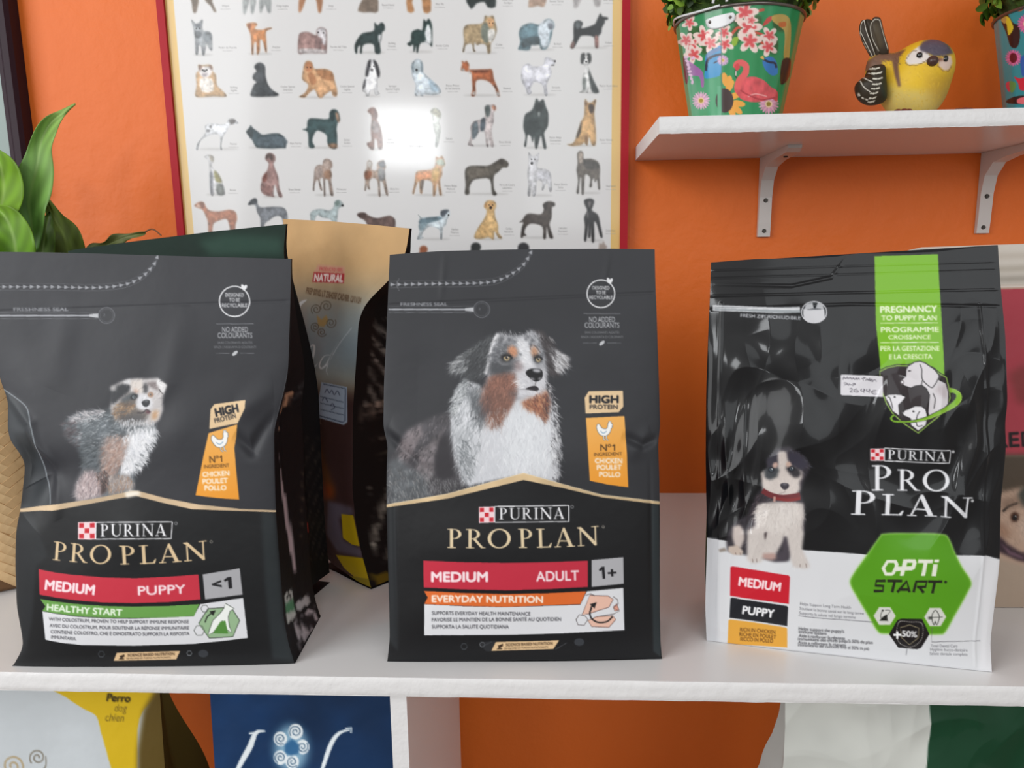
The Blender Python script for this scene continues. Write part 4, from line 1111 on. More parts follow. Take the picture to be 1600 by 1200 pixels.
def wr_puppy(s, t):
    z = crease(s, t, [(0, .13), (1, .115)], .005, -.0003, False) + crease(s, t, [(.66, .12), (.60, .3), (.50, .40)], .045, .0016) + crease(s, t, [(.27, .1), (.2, .32)], .05, .0014)
    z = z + crease(s, t, [(.0, .33), (.1, .40), (.18, .63)], .02, .0026) + crease(s, t, [(.04, .5), (.12, .52), (.06, .64)], .05, -.005)
    z = z + crease(s, t, [(1, .38), (.92, .47), (.86, .43)], .022, -.0034) + crease(s, t, [(.97, .33), (.85, .38)], .05, .0022)
    return z * np.clip(np.minimum(s, 1 - s) * 60 + .15, 0, 1)
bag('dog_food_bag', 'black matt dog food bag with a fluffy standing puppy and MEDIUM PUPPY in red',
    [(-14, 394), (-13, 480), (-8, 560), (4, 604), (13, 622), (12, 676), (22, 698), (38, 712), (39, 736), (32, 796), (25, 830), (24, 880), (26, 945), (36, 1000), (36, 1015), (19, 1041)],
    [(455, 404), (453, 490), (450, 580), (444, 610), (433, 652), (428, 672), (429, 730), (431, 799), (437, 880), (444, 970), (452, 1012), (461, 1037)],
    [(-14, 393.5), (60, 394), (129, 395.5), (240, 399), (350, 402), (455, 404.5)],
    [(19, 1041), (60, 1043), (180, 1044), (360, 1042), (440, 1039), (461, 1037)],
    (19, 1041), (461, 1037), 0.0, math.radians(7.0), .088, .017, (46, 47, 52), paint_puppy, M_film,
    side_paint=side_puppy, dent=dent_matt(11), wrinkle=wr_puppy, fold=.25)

# ------------------------------------------------ glossy "PREGNANCY TO PUPPY" bag (right)
def paint_gloss(cv):
    E, F_, G, H_, I_ = crop(1080, 370, 3.0769), crop(1080, 680, 3.0769), crop(1310, 520, 7.06), crop(1320, 830, 5.219), crop(1110, 670, 5.217)
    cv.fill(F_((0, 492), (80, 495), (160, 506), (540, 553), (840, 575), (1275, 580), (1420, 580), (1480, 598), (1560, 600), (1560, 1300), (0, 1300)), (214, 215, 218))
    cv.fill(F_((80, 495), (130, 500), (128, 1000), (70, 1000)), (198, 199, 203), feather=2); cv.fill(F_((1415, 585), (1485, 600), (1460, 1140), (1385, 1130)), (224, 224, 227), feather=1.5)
    # green strip
    cv.region('plan_strip')
    cv.fill(E((882, 95), (1188, 85), (1196, 250), (1206, 400), (1214, 560), (1220, 680), (910, 650), (905, 560), (890, 420), (886, 250)), (120, 180, 30))
    W_ = (238, 246, 226)
    for s_, p, q, c_, bo in (('PREGNANCY', (912, 366), (1183, 362), 9.6, .55), ('TO PUPPY PLAN', (917, 403), (1181, 402), 7.4, .4), ('PROGRAMME', (915, 460), (1192, 458), 7.6, .35), ('CROISSANCE', (950, 494), (1153, 493), 6.2, .3),
                         ('PER LA GESTAZIONE', (913, 550), (1194, 549), 7.2, .3), ('E LA CRESCITA', (952, 589), (1160, 588), 7.2, .3)):
        cv.text(s_, *E(p, q), c_, W_, bold=bo)
    cv.line(E((911, 417), (1188, 415)), 1.1, W_); cv.line(E((911, 510), (1192, 508)), 1.1, W_)
    # shield
    cv.region('shield_emblem')
    shield = G((455, 430), (540, 388), (650, 365), (760, 368), (900, 330), (1050, 400), (1115, 455), (1195, 495), (1225, 600), (1240, 720), (1200, 820), (1090, 940), (880, 1108), (720, 1000), (600, 890), (530, 780), (490, 660), (465, 540))
    cv.line(shield, 4.4, (20, 22, 18), closed=True); cv.fill(shield, (44, 36, 39)); cv.line(shield, 1.7, (150, 190, 84), closed=True)
    fur_ = (214, 210, 214); ol = (26, 24, 26)
    bigd = G((745, 410), (770, 370), (840, 328), (905, 316), (960, 335), (1060, 405), (1112, 470), (1110, 520), (1190, 560), (1222, 660), (1215, 790), (1130, 880), (1010, 960), (990, 880), (1000, 760), (1005, 690), (970, 620), (920, 580), (850, 590), (800, 612), (730, 590), (685, 550), (690, 530), (740, 480))
    cv.fill(bigd, fur_); cv.line(bigd, 1.6, ol, closed=True)
    cv.fill(G((1060, 620), (1190, 560), (1215, 680), (1180, 740), (1080, 660)), (188, 176, 180), feather=3, a=.7)
    cv.line(G((905, 350), (925, 420), (930, 520), (1020, 605), (1060, 580), (1108, 500)), 1.3, ol, smooth=5); cv.line(G((930, 520), (915, 580)), 1.2, ol); cv.line(G((1045, 670), (1070, 740), (1055, 840)), 1.2, ol, smooth=4)
    cv.line(G((770, 425), (800, 420)), 1.8, ol); cv.ell(G((705, 548))[0], 3, 3.6, (120, 112, 116)); cv.ell(G((706, 546))[0], 1.5, 1.6, (235, 235, 238))
    p1 = G((515, 705), (560, 682), (640, 680), (735, 690), (745, 720), (700, 775), (670, 800), (680, 920), (600, 870), (560, 790)); cv.fill(p1, (226, 224, 228)); cv.line(p1, 1.4, ol, closed=True)
    cv.line(G((540, 715), (570, 720), (605, 840)), 1.2, ol, smooth=4); cv.ell(G((626, 712))[0], 1.6, 1.4, ol); cv.ell(G((722, 696))[0], 2.2, 1.4, ol)
    p2 = G((705, 870), (780, 845), (850, 810), (920, 812), (965, 850), (985, 930), (970, 1020), (880, 1085), (800, 1020), (800, 950), (730, 920)); cv.fill(p2, (226, 224, 228)); cv.line(p2, 1.4, ol, closed=True)
    cv.line(G((900, 870), (868, 930), (870, 1030), (930, 1025)), 1.2, ol, smooth=4); cv.ell(G((832, 872))[0], 1.7, 1.4, ol); cv.ell(G((722, 872))[0], 2.0, 1.6, ol)
    ring = G((1235, 615), (1300, 630), (1355, 680), (1345, 760), (1270, 830), (1150, 890), (1010, 950), (860, 985), (720, 995), (620, 990), (575, 955), (590, 920), (620, 905))
    ring2 = G((640, 915), (600, 935), (605, 965), (660, 975), (800, 975), (960, 935), (1100, 870), (1220, 800), (1290, 740), (1305, 690), (1270, 665), (1240, 670))
    rg = np.concatenate([spline(ring, 5, False), spline(ring2, 5, False)])
    cv.line(rg, 1.6, (22, 26, 16), closed=True); cv.fill(rg, (126, 178, 44)); cv.line(ring[:8], 1.0, (170, 206, 96), smooth=5)
    cv.region('price_sticker')
    st_ = G((25, 475), (35, 462), (480, 480), (492, 490), (497, 712), (40, 692), (24, 680))
    cv.fill(st_, (216, 214, 219)); ink = (56, 52, 62)
    hw = [((50, 520), (60, 490), (80, 510), (100, 490), (105, 515)), ((115, 510), (130, 495), (150, 515), (165, 500), (180, 518), (200, 500), (205, 520), (225, 502), (235, 520)), ((255, 510), (300, 500), (275, 500), (275, 530)), ((300, 530), (315, 510), (330, 528), (345, 505), (350, 535), (370, 512), (375, 545), (400, 518), (425, 545), (410, 520)),
          ((60, 560), (62, 590), (62, 560), (90, 555), (95, 570), (70, 578)), ((105, 565), (112, 582), (125, 562)), ((130, 575), (150, 575)), ((160, 590), (165, 560), (190, 568), (170, 580)),
          ((125, 625), (145, 615), (155, 630), (130, 655), (160, 655)), ((210, 622), (180, 630), (178, 655), (220, 655), (215, 640), (195, 642)), ((260, 620), (250, 645), (290, 645), (285, 620), (285, 665)), ((320, 622), (312, 645), (350, 648), (345, 620), (345, 668)), ((425, 640), (390, 640), (370, 660), (395, 678), (435, 680)), ((365, 658), (415, 658))]
    for h_ in hw: cv.line(G(*h_), 1.0, ink, smooth=4, a=.9)
    cv.region(None)
    # reclosing strip
    cv.region('zip_mark')
    cv.line(E((104, 344), (200, 346), (400, 354), (525, 352)), 9.0, (196, 198, 202), smooth=5); cv.line(E((115, 346), (200, 348), (400, 357), (525, 358)), 5.0, (150, 156, 160), smooth=5); cv.line(E((110, 344), (520, 352)), 1.0, (230, 231, 234))
    c = E((592, 364))[0]
    cv.ell(c, 20.5, 17.5, (30, 34, 38)); cv.ell(c, 20.5, 17.5, (206, 206, 210), ring=1.6)
    cv.fill(E((540, 348), (640, 348), (645, 395), (620, 412), (560, 412), (542, 395)), (200, 200, 204)); cv.fill(E((545, 350), (555, 325), (585, 318), (590, 345)), (176, 178, 182)); cv.fill(E((600, 345), (610, 318), (635, 325), (638, 348)), (176, 178, 182)); cv.line(E((560, 352), (625, 350)), 1.2, (90, 92, 98))
    cv.text('FRESH ZIP/ RICHIUDIBILE', *E((238, 387), (527, 400)), 5.0, (206, 208, 212), bold=.35)
    cv.region(None)
    # husky puppy
    cv.region('dog_picture')
    dk, wt = (56, 52, 58), (204, 196, 192)
    cv.fill(I_((130, 900), (150, 830), (200, 760), (300, 700), (360, 560), (420, 480), (470, 380), (470, 250), (540, 160), (640, 140), (760, 220), (820, 300), (770, 420), (740, 520), (770, 620), (775, 820), (740, 900), (640, 1080), (520, 1085), (430, 1060), (280, 1030), (140, 1000)), dk, feather=2, tex=(10, .4))
    cv.fur(I_((460, 260), (540, 160), (700, 170), (810, 280), (760, 360), (560, 220)), 160, 60, 7, [(74, 74, 86), (50, 48, 58), (96, 96, 108), (40, 38, 44)], 1.3, .6)
    cv.fur(I_((300, 700), (420, 500), (520, 600), (380, 820), (300, 800)), 130, 120, 8, [(84, 66, 68), (60, 50, 54), (106, 96, 104), (40, 36, 40)], 1.3, .6)
    head = I_((540, 200), (580, 180), (625, 190), (635, 250), (660, 300), (750, 345), (755, 400), (730, 440), (735, 500), (700, 545), (600, 560), (500, 540), (430, 500), (420, 430), (415, 360), (440, 340), (520, 330), (550, 300))
    cv.fill(head, (208, 198, 192), feather=1.6)
    cv.fill(I_((440, 340), (480, 305), (540, 300), (565, 340), (545, 395), (490, 420), (445, 400)), (66, 70, 74), feather=1.6)
    cv.fill(I_((615, 320), (640, 300), (720, 320), (745, 370), (720, 405), (680, 400), (640, 360)), (56, 54, 58), feather=1.6)
    cv.fill(I_((455, 260), (545, 170), (545, 290), (520, 310), (470, 320)), (58, 56, 66), feather=2); cv.fill(I_((628, 190), (720, 200), (800, 290), (750, 340), (660, 290), (636, 250)), (58, 56, 68), feather=2)
    cv.ell(I_((530, 298))[0], 4, 5, (196, 164, 152), feather=1.4, ang=30); cv.ell(I_((640, 292))[0], 4, 4.6, (200, 170, 156), feather=1.4, ang=-40)
    cv.ruffle(head, 320, 90, 5, 1.0, .5, .12); cv.ruffle(I_((300, 700), (420, 500), (520, 600), (380, 820), (150, 900)), 200, 120, 7, 1.1, .5, .3)
    for e in ((498, 336), (665, 330)):
        c = I_(e)[0]; cv.ell(c, 5, 4.2, (30, 32, 38), feather=.7); cv.ell(c, 2.6, 2.4, (110, 124, 134)); cv.ell(c, 1.3, 1.3, (16, 16, 20)); cv.ell(c + [1.2, -1.2], .9, .9, (230, 235, 238))
    cv.fill(I_((572, 458), (600, 446), (642, 455), (640, 485), (612, 502), (585, 488)), (58, 54, 62), smooth=3); cv.ell(I_((610, 458))[0], 4, 1.2, (120, 118, 126), feather=.6)
    cv.line(I_((610, 502), (608, 520), (560, 535)), 1, (150, 138, 136), smooth=3)
    chest = I_((390, 620), (500, 600), (640, 600), (760, 610), (765, 700), (750, 810), (765, 850), (750, 980), (800, 1090), (815, 1130), (770, 1145), (680, 1130), (660, 1080), (640, 980), (620, 880), (560, 980), (530, 1040), (425, 1060), (420, 1090), (340, 1095), (300, 1070), (300, 830), (370, 790), (370, 680))
    cv.fill(chest, (202, 194, 189), feather=1.6)
    cv.fill(I_((410, 640), (720, 620), (740, 760), (560, 860), (420, 800)), (212, 205, 200), feather=5)
    cv.fur(I_((370, 640), (480, 610), (520, 700), (400, 800), (370, 740)), 150, 150, 7, [(222, 214, 208), (190, 182, 178), (228, 222, 216)], 1.1, .7)
    cv.fur(I_((480, 620), (760, 620), (750, 820), (620, 880), (460, 820)), 220, 95, 8, [(222, 214, 208), (190, 182, 176), (206, 198, 192), (176, 166, 162)], 1.1, .5)
    cv.ruffle(chest, 500, 95, 7, 1.0, .5, .12)
    cv.fill(I_((440, 850), (465, 840), (455, 890), (445, 910)), (66, 56, 58), feather=1.2); cv.fill(I_((600, 880), (622, 880), (640, 1010), (620, 1080), (520, 1080), (540, 1030), (590, 1000)), (70, 64, 72), feather=2)
    cv.fill(I_((430, 1020), (530, 1015), (540, 1060), (500, 1075), (430, 1060)), (176, 146, 138), feather=2)
    cv.fill(I_((185, 800), (240, 780), (275, 830), (280, 900), (250, 980), (200, 960), (180, 880)), (200, 188, 182), feather=1.8)
    cv.fill(I_((150, 960), (220, 950), (270, 1000), (260, 1035), (190, 1030), (145, 1000)), (196, 180, 168), feather=1.2); cv.fill(I_((68, 985), (120, 970), (135, 1000), (80, 1008)), (150, 140, 132), feather=1)
    for q in (((205, 1010), (212, 1030)), ((245, 1012), (248, 1034)), ((345, 1060), (348, 1092)), ((378, 1060), (380, 1092)), ((735, 1105), (732, 1130)), ((780, 1100), (785, 1135))): cv.line(I_(*q), 1.0, (110, 92, 86), a=.8)
    cv.line(I_((425, 505), (500, 545), (600, 565), (735, 545)), 8.5, (110, 46, 50), smooth=5); cv.line(I_((520, 570), (640, 585), (735, 570)), 5.0, (130, 50, 50), smooth=4); cv.fill(I_((516, 555), (535, 557), (533, 600), (514, 596)), (190, 150, 140))
    cv.region(None)
    # lettering
    brand_logo(cv, E((864, 1022), (928, 1022), (928, 1076), (864, 1074)), quad(*E((931, 1018), (1250, 1030), (1246, 1091), (931, 1079))), *E((947, 1071), (1228, 1080)), 14.5)
    cv.ell(E((1264, 1036))[0], 2.4, 2.4, (190, 190, 192))
    cv.region('product_name')
    Wt = (226, 227, 231)
    cv.text('PRO', *F_((868, 266), (1245, 270)), 39, Wt, serif=True, small=.84, bold=.2); cv.text('PLAN', *F_((770, 383), (1345, 400)), 38, Wt, serif=True, small=.86, bold=.2, arc=1)
    cv.ell(F_((1352, 316))[0], 2.4, 2.4, (190, 190, 192))
    cv.region('formula_hexagon')
    hx = spline(H_((330, 25), (560, 22), (790, 25), (850, 65), (905, 190), (960, 300), (1030, 415), (1000, 500), (900, 680), (820, 820), (760, 840), (560, 838), (330, 840), (270, 815), (200, 700), (110, 550), (48, 430), (75, 350), (180, 200), (285, 50)), 5)
    cv.fill(hx, (84, 152, 20)); cv.line(hx, 2.6, (150, 200, 104), closed=True, a=.8, feather=.8)
    c = H_((365, 300))[0]
    ho = H_((302, 305), (345, 238), (425, 238), (442, 275), (410, 350), (388, 366), (330, 366)); hi_ = H_((332, 303), (358, 262), (405, 262), (412, 285), (385, 340), (345, 340))
    lt = (226, 228, 214)
    cv.fill([ho, hi_], lt)
    cv.fill([H_((450, 366), (480, 232), (580, 232), (588, 262), (572, 310), (548, 322), (495, 322), (482, 366)), H_((502, 296), (545, 296), (556, 260), (512, 260))], lt); cv.fill(H_((410, 322), (430, 290), (560, 288), (548, 318), (420, 330)), lt)
    cv.fill(H_((602, 232), (722, 232), (716, 262), (676, 262), (656, 366), (624, 366), (644, 262), (596, 262)), lt); cv.fill(H_((722, 270), (760, 270), (744, 368), (708, 368)), lt); cv.fill(H_((734, 232), (772, 232), (768, 256), (730, 256)), lt)
    dk_ = (28, 34, 16)
    for pl in (((335, 408), (262, 408), (252, 446), (318, 450), (312, 490), (238, 490)), ((350, 408), (470, 408)), ((410, 408), (388, 500)), ((430, 500), (508, 410), (530, 500)), ((445, 478), (525, 478)), ((562, 500), (585, 412), (670, 412), (660, 455), (590, 458)), ((610, 458), (645, 504)), ((680, 412), (795, 412)), ((735, 412), (715, 508))):
        cv.line(H_(*pl), 4.2, dk_)
    cv.ell(H_((822, 415))[0], 2.2, 2.2, dk_)
    for c_ in ((328, 695), (738, 700)):
        h6 = hexagon(H_(c_)[0], 17.5, 0, .95); cv.fill(h6, (212, 212, 206)); cv.line(h6, 1.2, (120, 170, 70), closed=True)
    cv.fill(H_((285, 735), (310, 705), (345, 680), (350, 735)), (30, 32, 28)); cv.line(H_((310, 650), (295, 690), (300, 715)), 1, (60, 62, 58), smooth=3); cv.line(H_((330, 645), (375, 650), (350, 690), (355, 740)), .9, (80, 82, 78), smooth=4); cv.ell(H_((312, 650))[0], 1.6, 1.6, (30, 32, 28))
    cv.line(H_((740, 645), (770, 690), (765, 735), (748, 765), (738, 735), (728, 765), (714, 735), (710, 690)), 1.1, (50, 52, 48), closed=True, smooth=4); cv.line(H_((685, 705), (800, 700)), 1, (70, 72, 68)); cv.ell(H_((697, 708))[0], 3.5, 2, (40, 42, 38), feather=.6)
    blk = H_((365, 845), (430, 730), (460, 715), (630, 715), (690, 840), (620, 955), (590, 965), (440, 955))
    cv.fill(blk, (22, 18, 20)); gd = (150, 140, 110)
    cv.line(H_((455, 790), (530, 765), (605, 790), (600, 870), (530, 930), (465, 870)), 1.2, gd, closed=True)
    dots = spline(H_((440, 750), (535, 742), (630, 755), (625, 880), (540, 948), (440, 900)), 9)
    for p in dots: cv.ell(p, .75, .75, (200, 196, 190))
    cv.text('50%', *H_((470, 862), (588, 866)), 9, (235, 235, 235), bold=.6); cv.line(H_((400, 850), (465, 850)), 3.4, (240, 240, 240)); cv.line(H_((432, 820), (432, 882)), 3.4, (240, 240, 240))
    for rn, poly, col in (('size_field', ((190, 636), (200, 632), (470, 676), (476, 684), (471, 815), (188, 773)), (196, 26, 44)), ('age_field', ((190, 786), (198, 782), (462, 824), (468, 832), (463, 920), (185, 878)), (26, 28, 34)), ('recipe_field', ((180, 890), (190, 886), (456, 926), (463, 932), (463, 1022), (176, 1004)), (222, 162, 62))):
        cv.region(rn); cv.fill(F_(*poly), col)
        if rn[0] == 's': cv.text('MEDIUM', *F_((229, 724), (428, 752)), 13.2, (246, 228, 230), bold=.8)
        elif rn[0] == 'a': cv.text('PUPPY', *F_((247, 860), (398, 880)), 12.2, (240, 240, 242), bold=.8)
        else:
            for s_, p, q in (('RICH IN CHICKEN', (236, 944), (405, 958)), ('RICHE EN POULET', (233, 966), (408, 981)), ('RICCO IN POLLO', (237, 989), (394, 1000))): cv.text(s_, *F_(p, q), 5.6, (84, 50, 16), bold=.15)
    cv.region('base')
    gy = (98, 98, 104)
    for s_, p, q, bo in (('Helps Support Long Term Health', (524, 818), (768, 836), 0), ('Soutient la bonne santé sur le long terme', (522, 840), (832, 866), 0), ('Supporta la salute nel lungo termine', (520, 862), (792, 885), 0), ("Helps support the puppy's", (518, 936), (736, 952), .3), ('immune system', (518, 950), (650, 961), .3),
                         ('Aide à renforcer la réponse', (518, 970), (740, 986), .3), ("immunitaire des chiots jusqu'à 50% de plus", (515, 985), (874, 1006), .3), ('Aiuta a rafforzare la risposta', (514, 1002), (745, 1018), .2), ('immunitaria del cucciolo fino al 50% in più', (514, 1014), (856, 1036), .2),
                         ('Total Dental Care', (1152, 1019), (1280, 1020), 0), ('Hygiène bucco-dentaire', (1150, 1036), (1328, 1040), 0), ('Salute dentale completa', (1147, 1056), (1328, 1060), 0)):
        cv.text(s_, *F_(p, q), 4.4, gy if not bo else (50, 50, 54), bold=bo)
    cv.line(F_((518, 870), (880, 902)), .9, gy); cv.line(F_((1158, 925), (1156, 994), (1390, 988)), .9, gy); cv.line(F_((1040, 1030), (1035, 1060)), .9, gy)
    cv.region(None)
def side_gloss(gc, side):
    if side == 'l':
        F_ = crop(1080, 680, 3.0769)
        gc.fill(F_((40, 400), (90, 400), (90, 760), (40, 760)), (70, 92, 60), feather=4)
        gc.fill(F_((40, 780), (90, 780), (90, 1100), (40, 1100)), (70, 70, 70))
_wr = np.random.default_rng(5)
_WK = [(_wr.uniform(2, 7), _wr.uniform(-4, 4), _wr.uniform(0, 6.3)) for _ in range(5)]
def ridges(s, t, fs, ft, ph):
    wx = .9 * np.sin(7 * t + 3 * s + ph) + .6 * np.sin(13 * s - 5 * t + 2 * ph); wy = .8 * np.sin(9 * s + 4 * t + 1.3 * ph) + .5 * np.sin(17 * t - 8 * s + ph)
    v = np.sin(fs * s + ft * t + 1.5 * wx + ph) * .5 + np.sin(fs * .7 * s - ft * .6 * t + 1.7 * wy + 2.1 * ph) * .5
    return 1 - np.abs(v) * 2
def win(s, t, cs, ct, ws, wt): return np.exp(-((s - cs) / ws) ** 2 - ((t - ct) / wt) ** 2)
def wr_gloss(s, t):
    z = crease(s, t, [(0, .10), (1, .085)], .004, .0003, False) + crease(s, t, [(0, .035), (1, .02)], .003, .0002, False) + crease(s, t, [(0, .055), (1, .04)], .003, -.0002, False) + crease(s, t, [(0, .135), (.5, .12), (1, .125)], .005, -.0004, False)
    z = z + crease(s, t, [(0, .07), (.3, .075), (.44, .055), (.5, .0)], .006, .0005)
    z = z + win(s, t, .08, .55, .09, .14) * .0026 * ridges(s, t, 60, 26, .4) + win(s, t, .12, .66, .10, .10) * .0026 * ridges(s, t, 44, 30, 2.0)
    z = z + win(s, t, .12, .30, .12, .10) * .0030 * ridges(s, t, 16, 18, 1.0) + win(s, t, .38, .50, .16, .13) * .0030 * ridges(s, t, 15, 14, 3.1)
    z = z + win(s, t, .88, .45, .09, .13) * .0032 * ridges(s, t, 34, 22, 5.0) + win(s, t, .86, .64, .10, .12) * .0026 * ridges(s, t, 26, 22, .9) + win(s, t, .55, .60, .2, .12) * .0018 * ridges(s, t, 14, 20, 4.2)
    z = z + win(s, t, .30, .34, .2, .12) * .0014 * ridges(s, t, 30, 24, .2) + win(s, t, .62, .40, .2, .16) * .0012 * ridges(s, t, 22, 26, 3.6) + win(s, t, .88, .28, .12, .16) * .0016 * ridges(s, t, 30, 20, 2.2)
    z = z + win(s, t, .5, .25, .3, .1) * .0016 * ridges(s, t, 14, 10, 2.6) + win(s, t, .85, .27, .12, .12) * .0014 * ridges(s, t, 20, 18, 1.7)
    z = z + crease(s, t, [(.045, .12), (.045, .99)], .005, .0006, False) + crease(s, t, [(.93, .12), (.945, .99)], .005, .0006, False)
    z = z + np.clip((t - .75) * 8, 0, 1) * .0008 * ridges(s, t, 12, 9, 6.0)
    return z * np.clip(np.minimum(s, 1 - s) * 50 + .1, 0, 1) * np.clip((1 - t) * 30 + .1, 0, 1)
def dent_gloss(s, t):
    return .008 * win(s, t, .30, .40, .14, .10) - .006 * win(s, t, .16, .36, .10, .08) + .006 * win(s, t, .72, .35, .16, .12) - .005 * win(s, t, .5, .5, .12, .1) + .004 * win(s, t, .8, .75, .2, .1)
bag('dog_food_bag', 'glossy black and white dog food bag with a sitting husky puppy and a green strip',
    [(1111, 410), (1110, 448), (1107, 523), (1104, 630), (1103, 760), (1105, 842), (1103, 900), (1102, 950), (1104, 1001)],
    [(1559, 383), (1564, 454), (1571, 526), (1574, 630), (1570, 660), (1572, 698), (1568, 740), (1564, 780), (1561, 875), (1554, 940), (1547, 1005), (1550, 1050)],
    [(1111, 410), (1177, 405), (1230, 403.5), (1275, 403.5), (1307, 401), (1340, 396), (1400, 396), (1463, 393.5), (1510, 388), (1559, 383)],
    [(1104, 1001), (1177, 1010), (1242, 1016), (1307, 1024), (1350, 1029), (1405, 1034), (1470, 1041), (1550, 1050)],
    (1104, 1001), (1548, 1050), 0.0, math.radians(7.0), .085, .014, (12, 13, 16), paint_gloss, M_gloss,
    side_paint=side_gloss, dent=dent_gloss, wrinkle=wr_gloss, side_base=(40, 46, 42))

# ------------------------------------------------ bags standing behind the front row
M_paper = mat_print('kraft_foil_film', rough=0.5, spec=0.25, bump=[(22.0, 0.35, 0.006, 3)])
def spiral(cv, c, r, turns, col, w, flip=1, ph=0.0, a=1.0):
    t = np.linspace(0, turns * 2 * math.pi, int(26 * turns))
    rr = r * (1 - t / t[-1] * .86)
    cv.line(np.stack([c[0] + rr * np.cos(ph + flip * t), c[1] + rr * np.sin(ph + flip * t)], 1), w, col, a=a)
def swirl_star(cv, c, R_, col, w, n=5, body=None, flip=1, ph0=-70):
    if body is not None:
        t = np.radians(np.arange(2 * n) * 180 / n + ph0)
        rr = np.where(np.arange(2 * n) % 2 == 0, R_ * .62, R_ * .34)
        cv.fill(np.stack([c[0] + rr * np.cos(t), c[1] + rr * np.sin(t)], 1), body, smooth=4)
    for k in range(n):
        a = math.radians(ph0 + k * 360 / n)
        spiral(cv, (c[0] + R_ * math.cos(a), c[1] + R_ * math.sin(a)), R_ * .40, 1.9, col, w, flip, a + 2.6)
def script(cv, pts, w, col, a=1.0): cv.line(pts, w, col, smooth=7, taper=True, a=a)

def paint_tan(cv):
    J, K = crop(420, 340, 4.0), crop(420, 620, 4.0)
    cv.fill(J((-400, -200), (1200, -200), (1200, 470), (-400, 420)), (196, 160, 114), feather=26)
    cv.fill(J((-400, 480), (1200, 520), (1200, 1080), (-400, 1080)), (150, 164, 172), feather=26)
    cv.fill(J((-400, 600), (1200, 640), (1200, 720), (-400, 700)), (158, 166, 164), feather=14, a=.6)
    cv.fill(J((-400, 1050), (520, 1080), (540, 1100), (1200, 1000), (1200, 2600), (-400, 2600)), (70, 46, 44), feather=10)
    cv.rgb *= (1 + .14 * (vnoise(cv.h, cv.w, 60) - .5))[..., None]
    cv.region('natural_label')
    cv.fill(J((310, 295), (478, 310), (470, 412), (272, 408), (285, 340)), (206, 150, 132), a=.75, feather=1)
    cv.fill(J((282, 342), (474, 352), (470, 412), (272, 405)), (178, 52, 58)); cv.text('NATURAL', *J((284, 398), (462, 404)), 11, (246, 232, 226), bold=.7, shear=.08)
    cv.text('PRODUCTO 100%', *J((318, 332), (462, 340)), 5, (196, 84, 84), bold=.4)
    cv.region(None)
    cv.text('PREP 00102 LT 236425E CAD/BB: 12/11/24', *J((232, 476), (574, 540)), 9.5, (92, 66, 44), bold=.25)
    cv.region('swirl_emblem')
    g = (112, 106, 92)
    cv.fill(J((300, 610), (330, 640), (360, 610), (375, 650), (345, 685), (310, 680)), (188, 160, 104), feather=1)
    for c, r, ph in (((298, 575), 34, 2.2), ((362, 555), 38, 2.6), ((388, 660), 34, -.6), ((292, 685), 30, 1.6), ((332, 718), 30, .4)): spiral(cv, J(c)[0], r / 4, 1.8, g, 1.4, 1, ph)
    cv.region(None)
    w_ = (228, 233, 236)
    script(cv, J((180, 590), (200, 540), (240, 515)), 5, w_)
    script(cv, J((222, 815), (245, 800), (232, 870), (222, 900)), 3.4, w_); script(cv, J((226, 890), (262, 810), (285, 805), (280, 860), (262, 920), (285, 935), (310, 910)), 3.4, w_)
    script(cv, J((385, 860), (345, 870), (318, 920), (330, 945), (365, 915), (400, 850), (440, 780), (390, 870), (362, 950), (372, 990)), 3.2, w_)
    cv.region(None)
    cv.line(J((520, 690), (450, 780), (400, 860)), 1.4, (220, 228, 232), a=.7, smooth=5)
    cv.region('label_panel')
    cv.text('NA', *K((196, 150), (240, 156)), 9.5, (150, 132, 112)); cv.text('TURAL', *K((246, 158), (330, 172)), 9.5, (120, 100, 84))
    cv.fill(K((185, 190), (300, 180), (340, 380), (410, 580), (400, 640), (330, 630), (230, 480)), (112, 66, 34), feather=5); cv.fill(K((310, 520), (400, 560), (405, 630), (340, 640)), (150, 66, 28), feather=5)
    cv.fill(K((370, 650), (520, 690), (530, 740), (440, 760), (470, 900), (580, 950), (590, 1010), (430, 970), (360, 860)), (104, 92, 104), feather=2)
    cv.fill(K((455, 735), (528, 742), (568, 935), (520, 925), (465, 885)), (204, 170, 24)); cv.fill(K((420, 990), (590, 1010), (640, 1140), (560, 1150), (470, 1070)), (196, 164, 22))
    cv.fill(K((480, 1120), (640, 1140), (660, 1260), (560, 1200)), (150, 130, 30))
    cv.region('price_sticker')
    cv.fill(K((330, -90), (490, -60), (492, 160), (470, 178), (300, 130), (312, 20)), (176, 188, 206)); ik = (70, 80, 104)
    cv.line(K((342, -78), (480, -50), (478, 150), (465, 162), (312, 118)), 1.6, ik)
    for y in (12, 52, 92): cv.line(K((322, y - 12), (470, y + 24)), 1.0, ik)
    for q in (((350, -20), (365, -45), (380, -20), (395, -40), (410, -10), (430, -35), (445, -5)), ((335, 25), (350, 5), (370, 35)), ((385, 60), (400, 45), (412, 70), (390, 85))): cv.line(K(*q), 1.1, (60, 62, 90), smooth=4)
    cv.region(None)
def text_rows(gc, x0, x1, y0, y1, dy, col, tilt=0.0, a=.7, seed=1):
    r = np.random.default_rng(seed)
    y = y0
    while y < y1:
        x = x0
        while x < x1:
            l = r.uniform(2, 8)
            gc.line(np.array([(x, y + (x - x0) * tilt), (min(x + l, x1), y + (min(x + l, x1) - x0) * tilt)]), 1.3, col, a=a * r.uniform(.5, 1)); x += l + 1.6
        y += dy
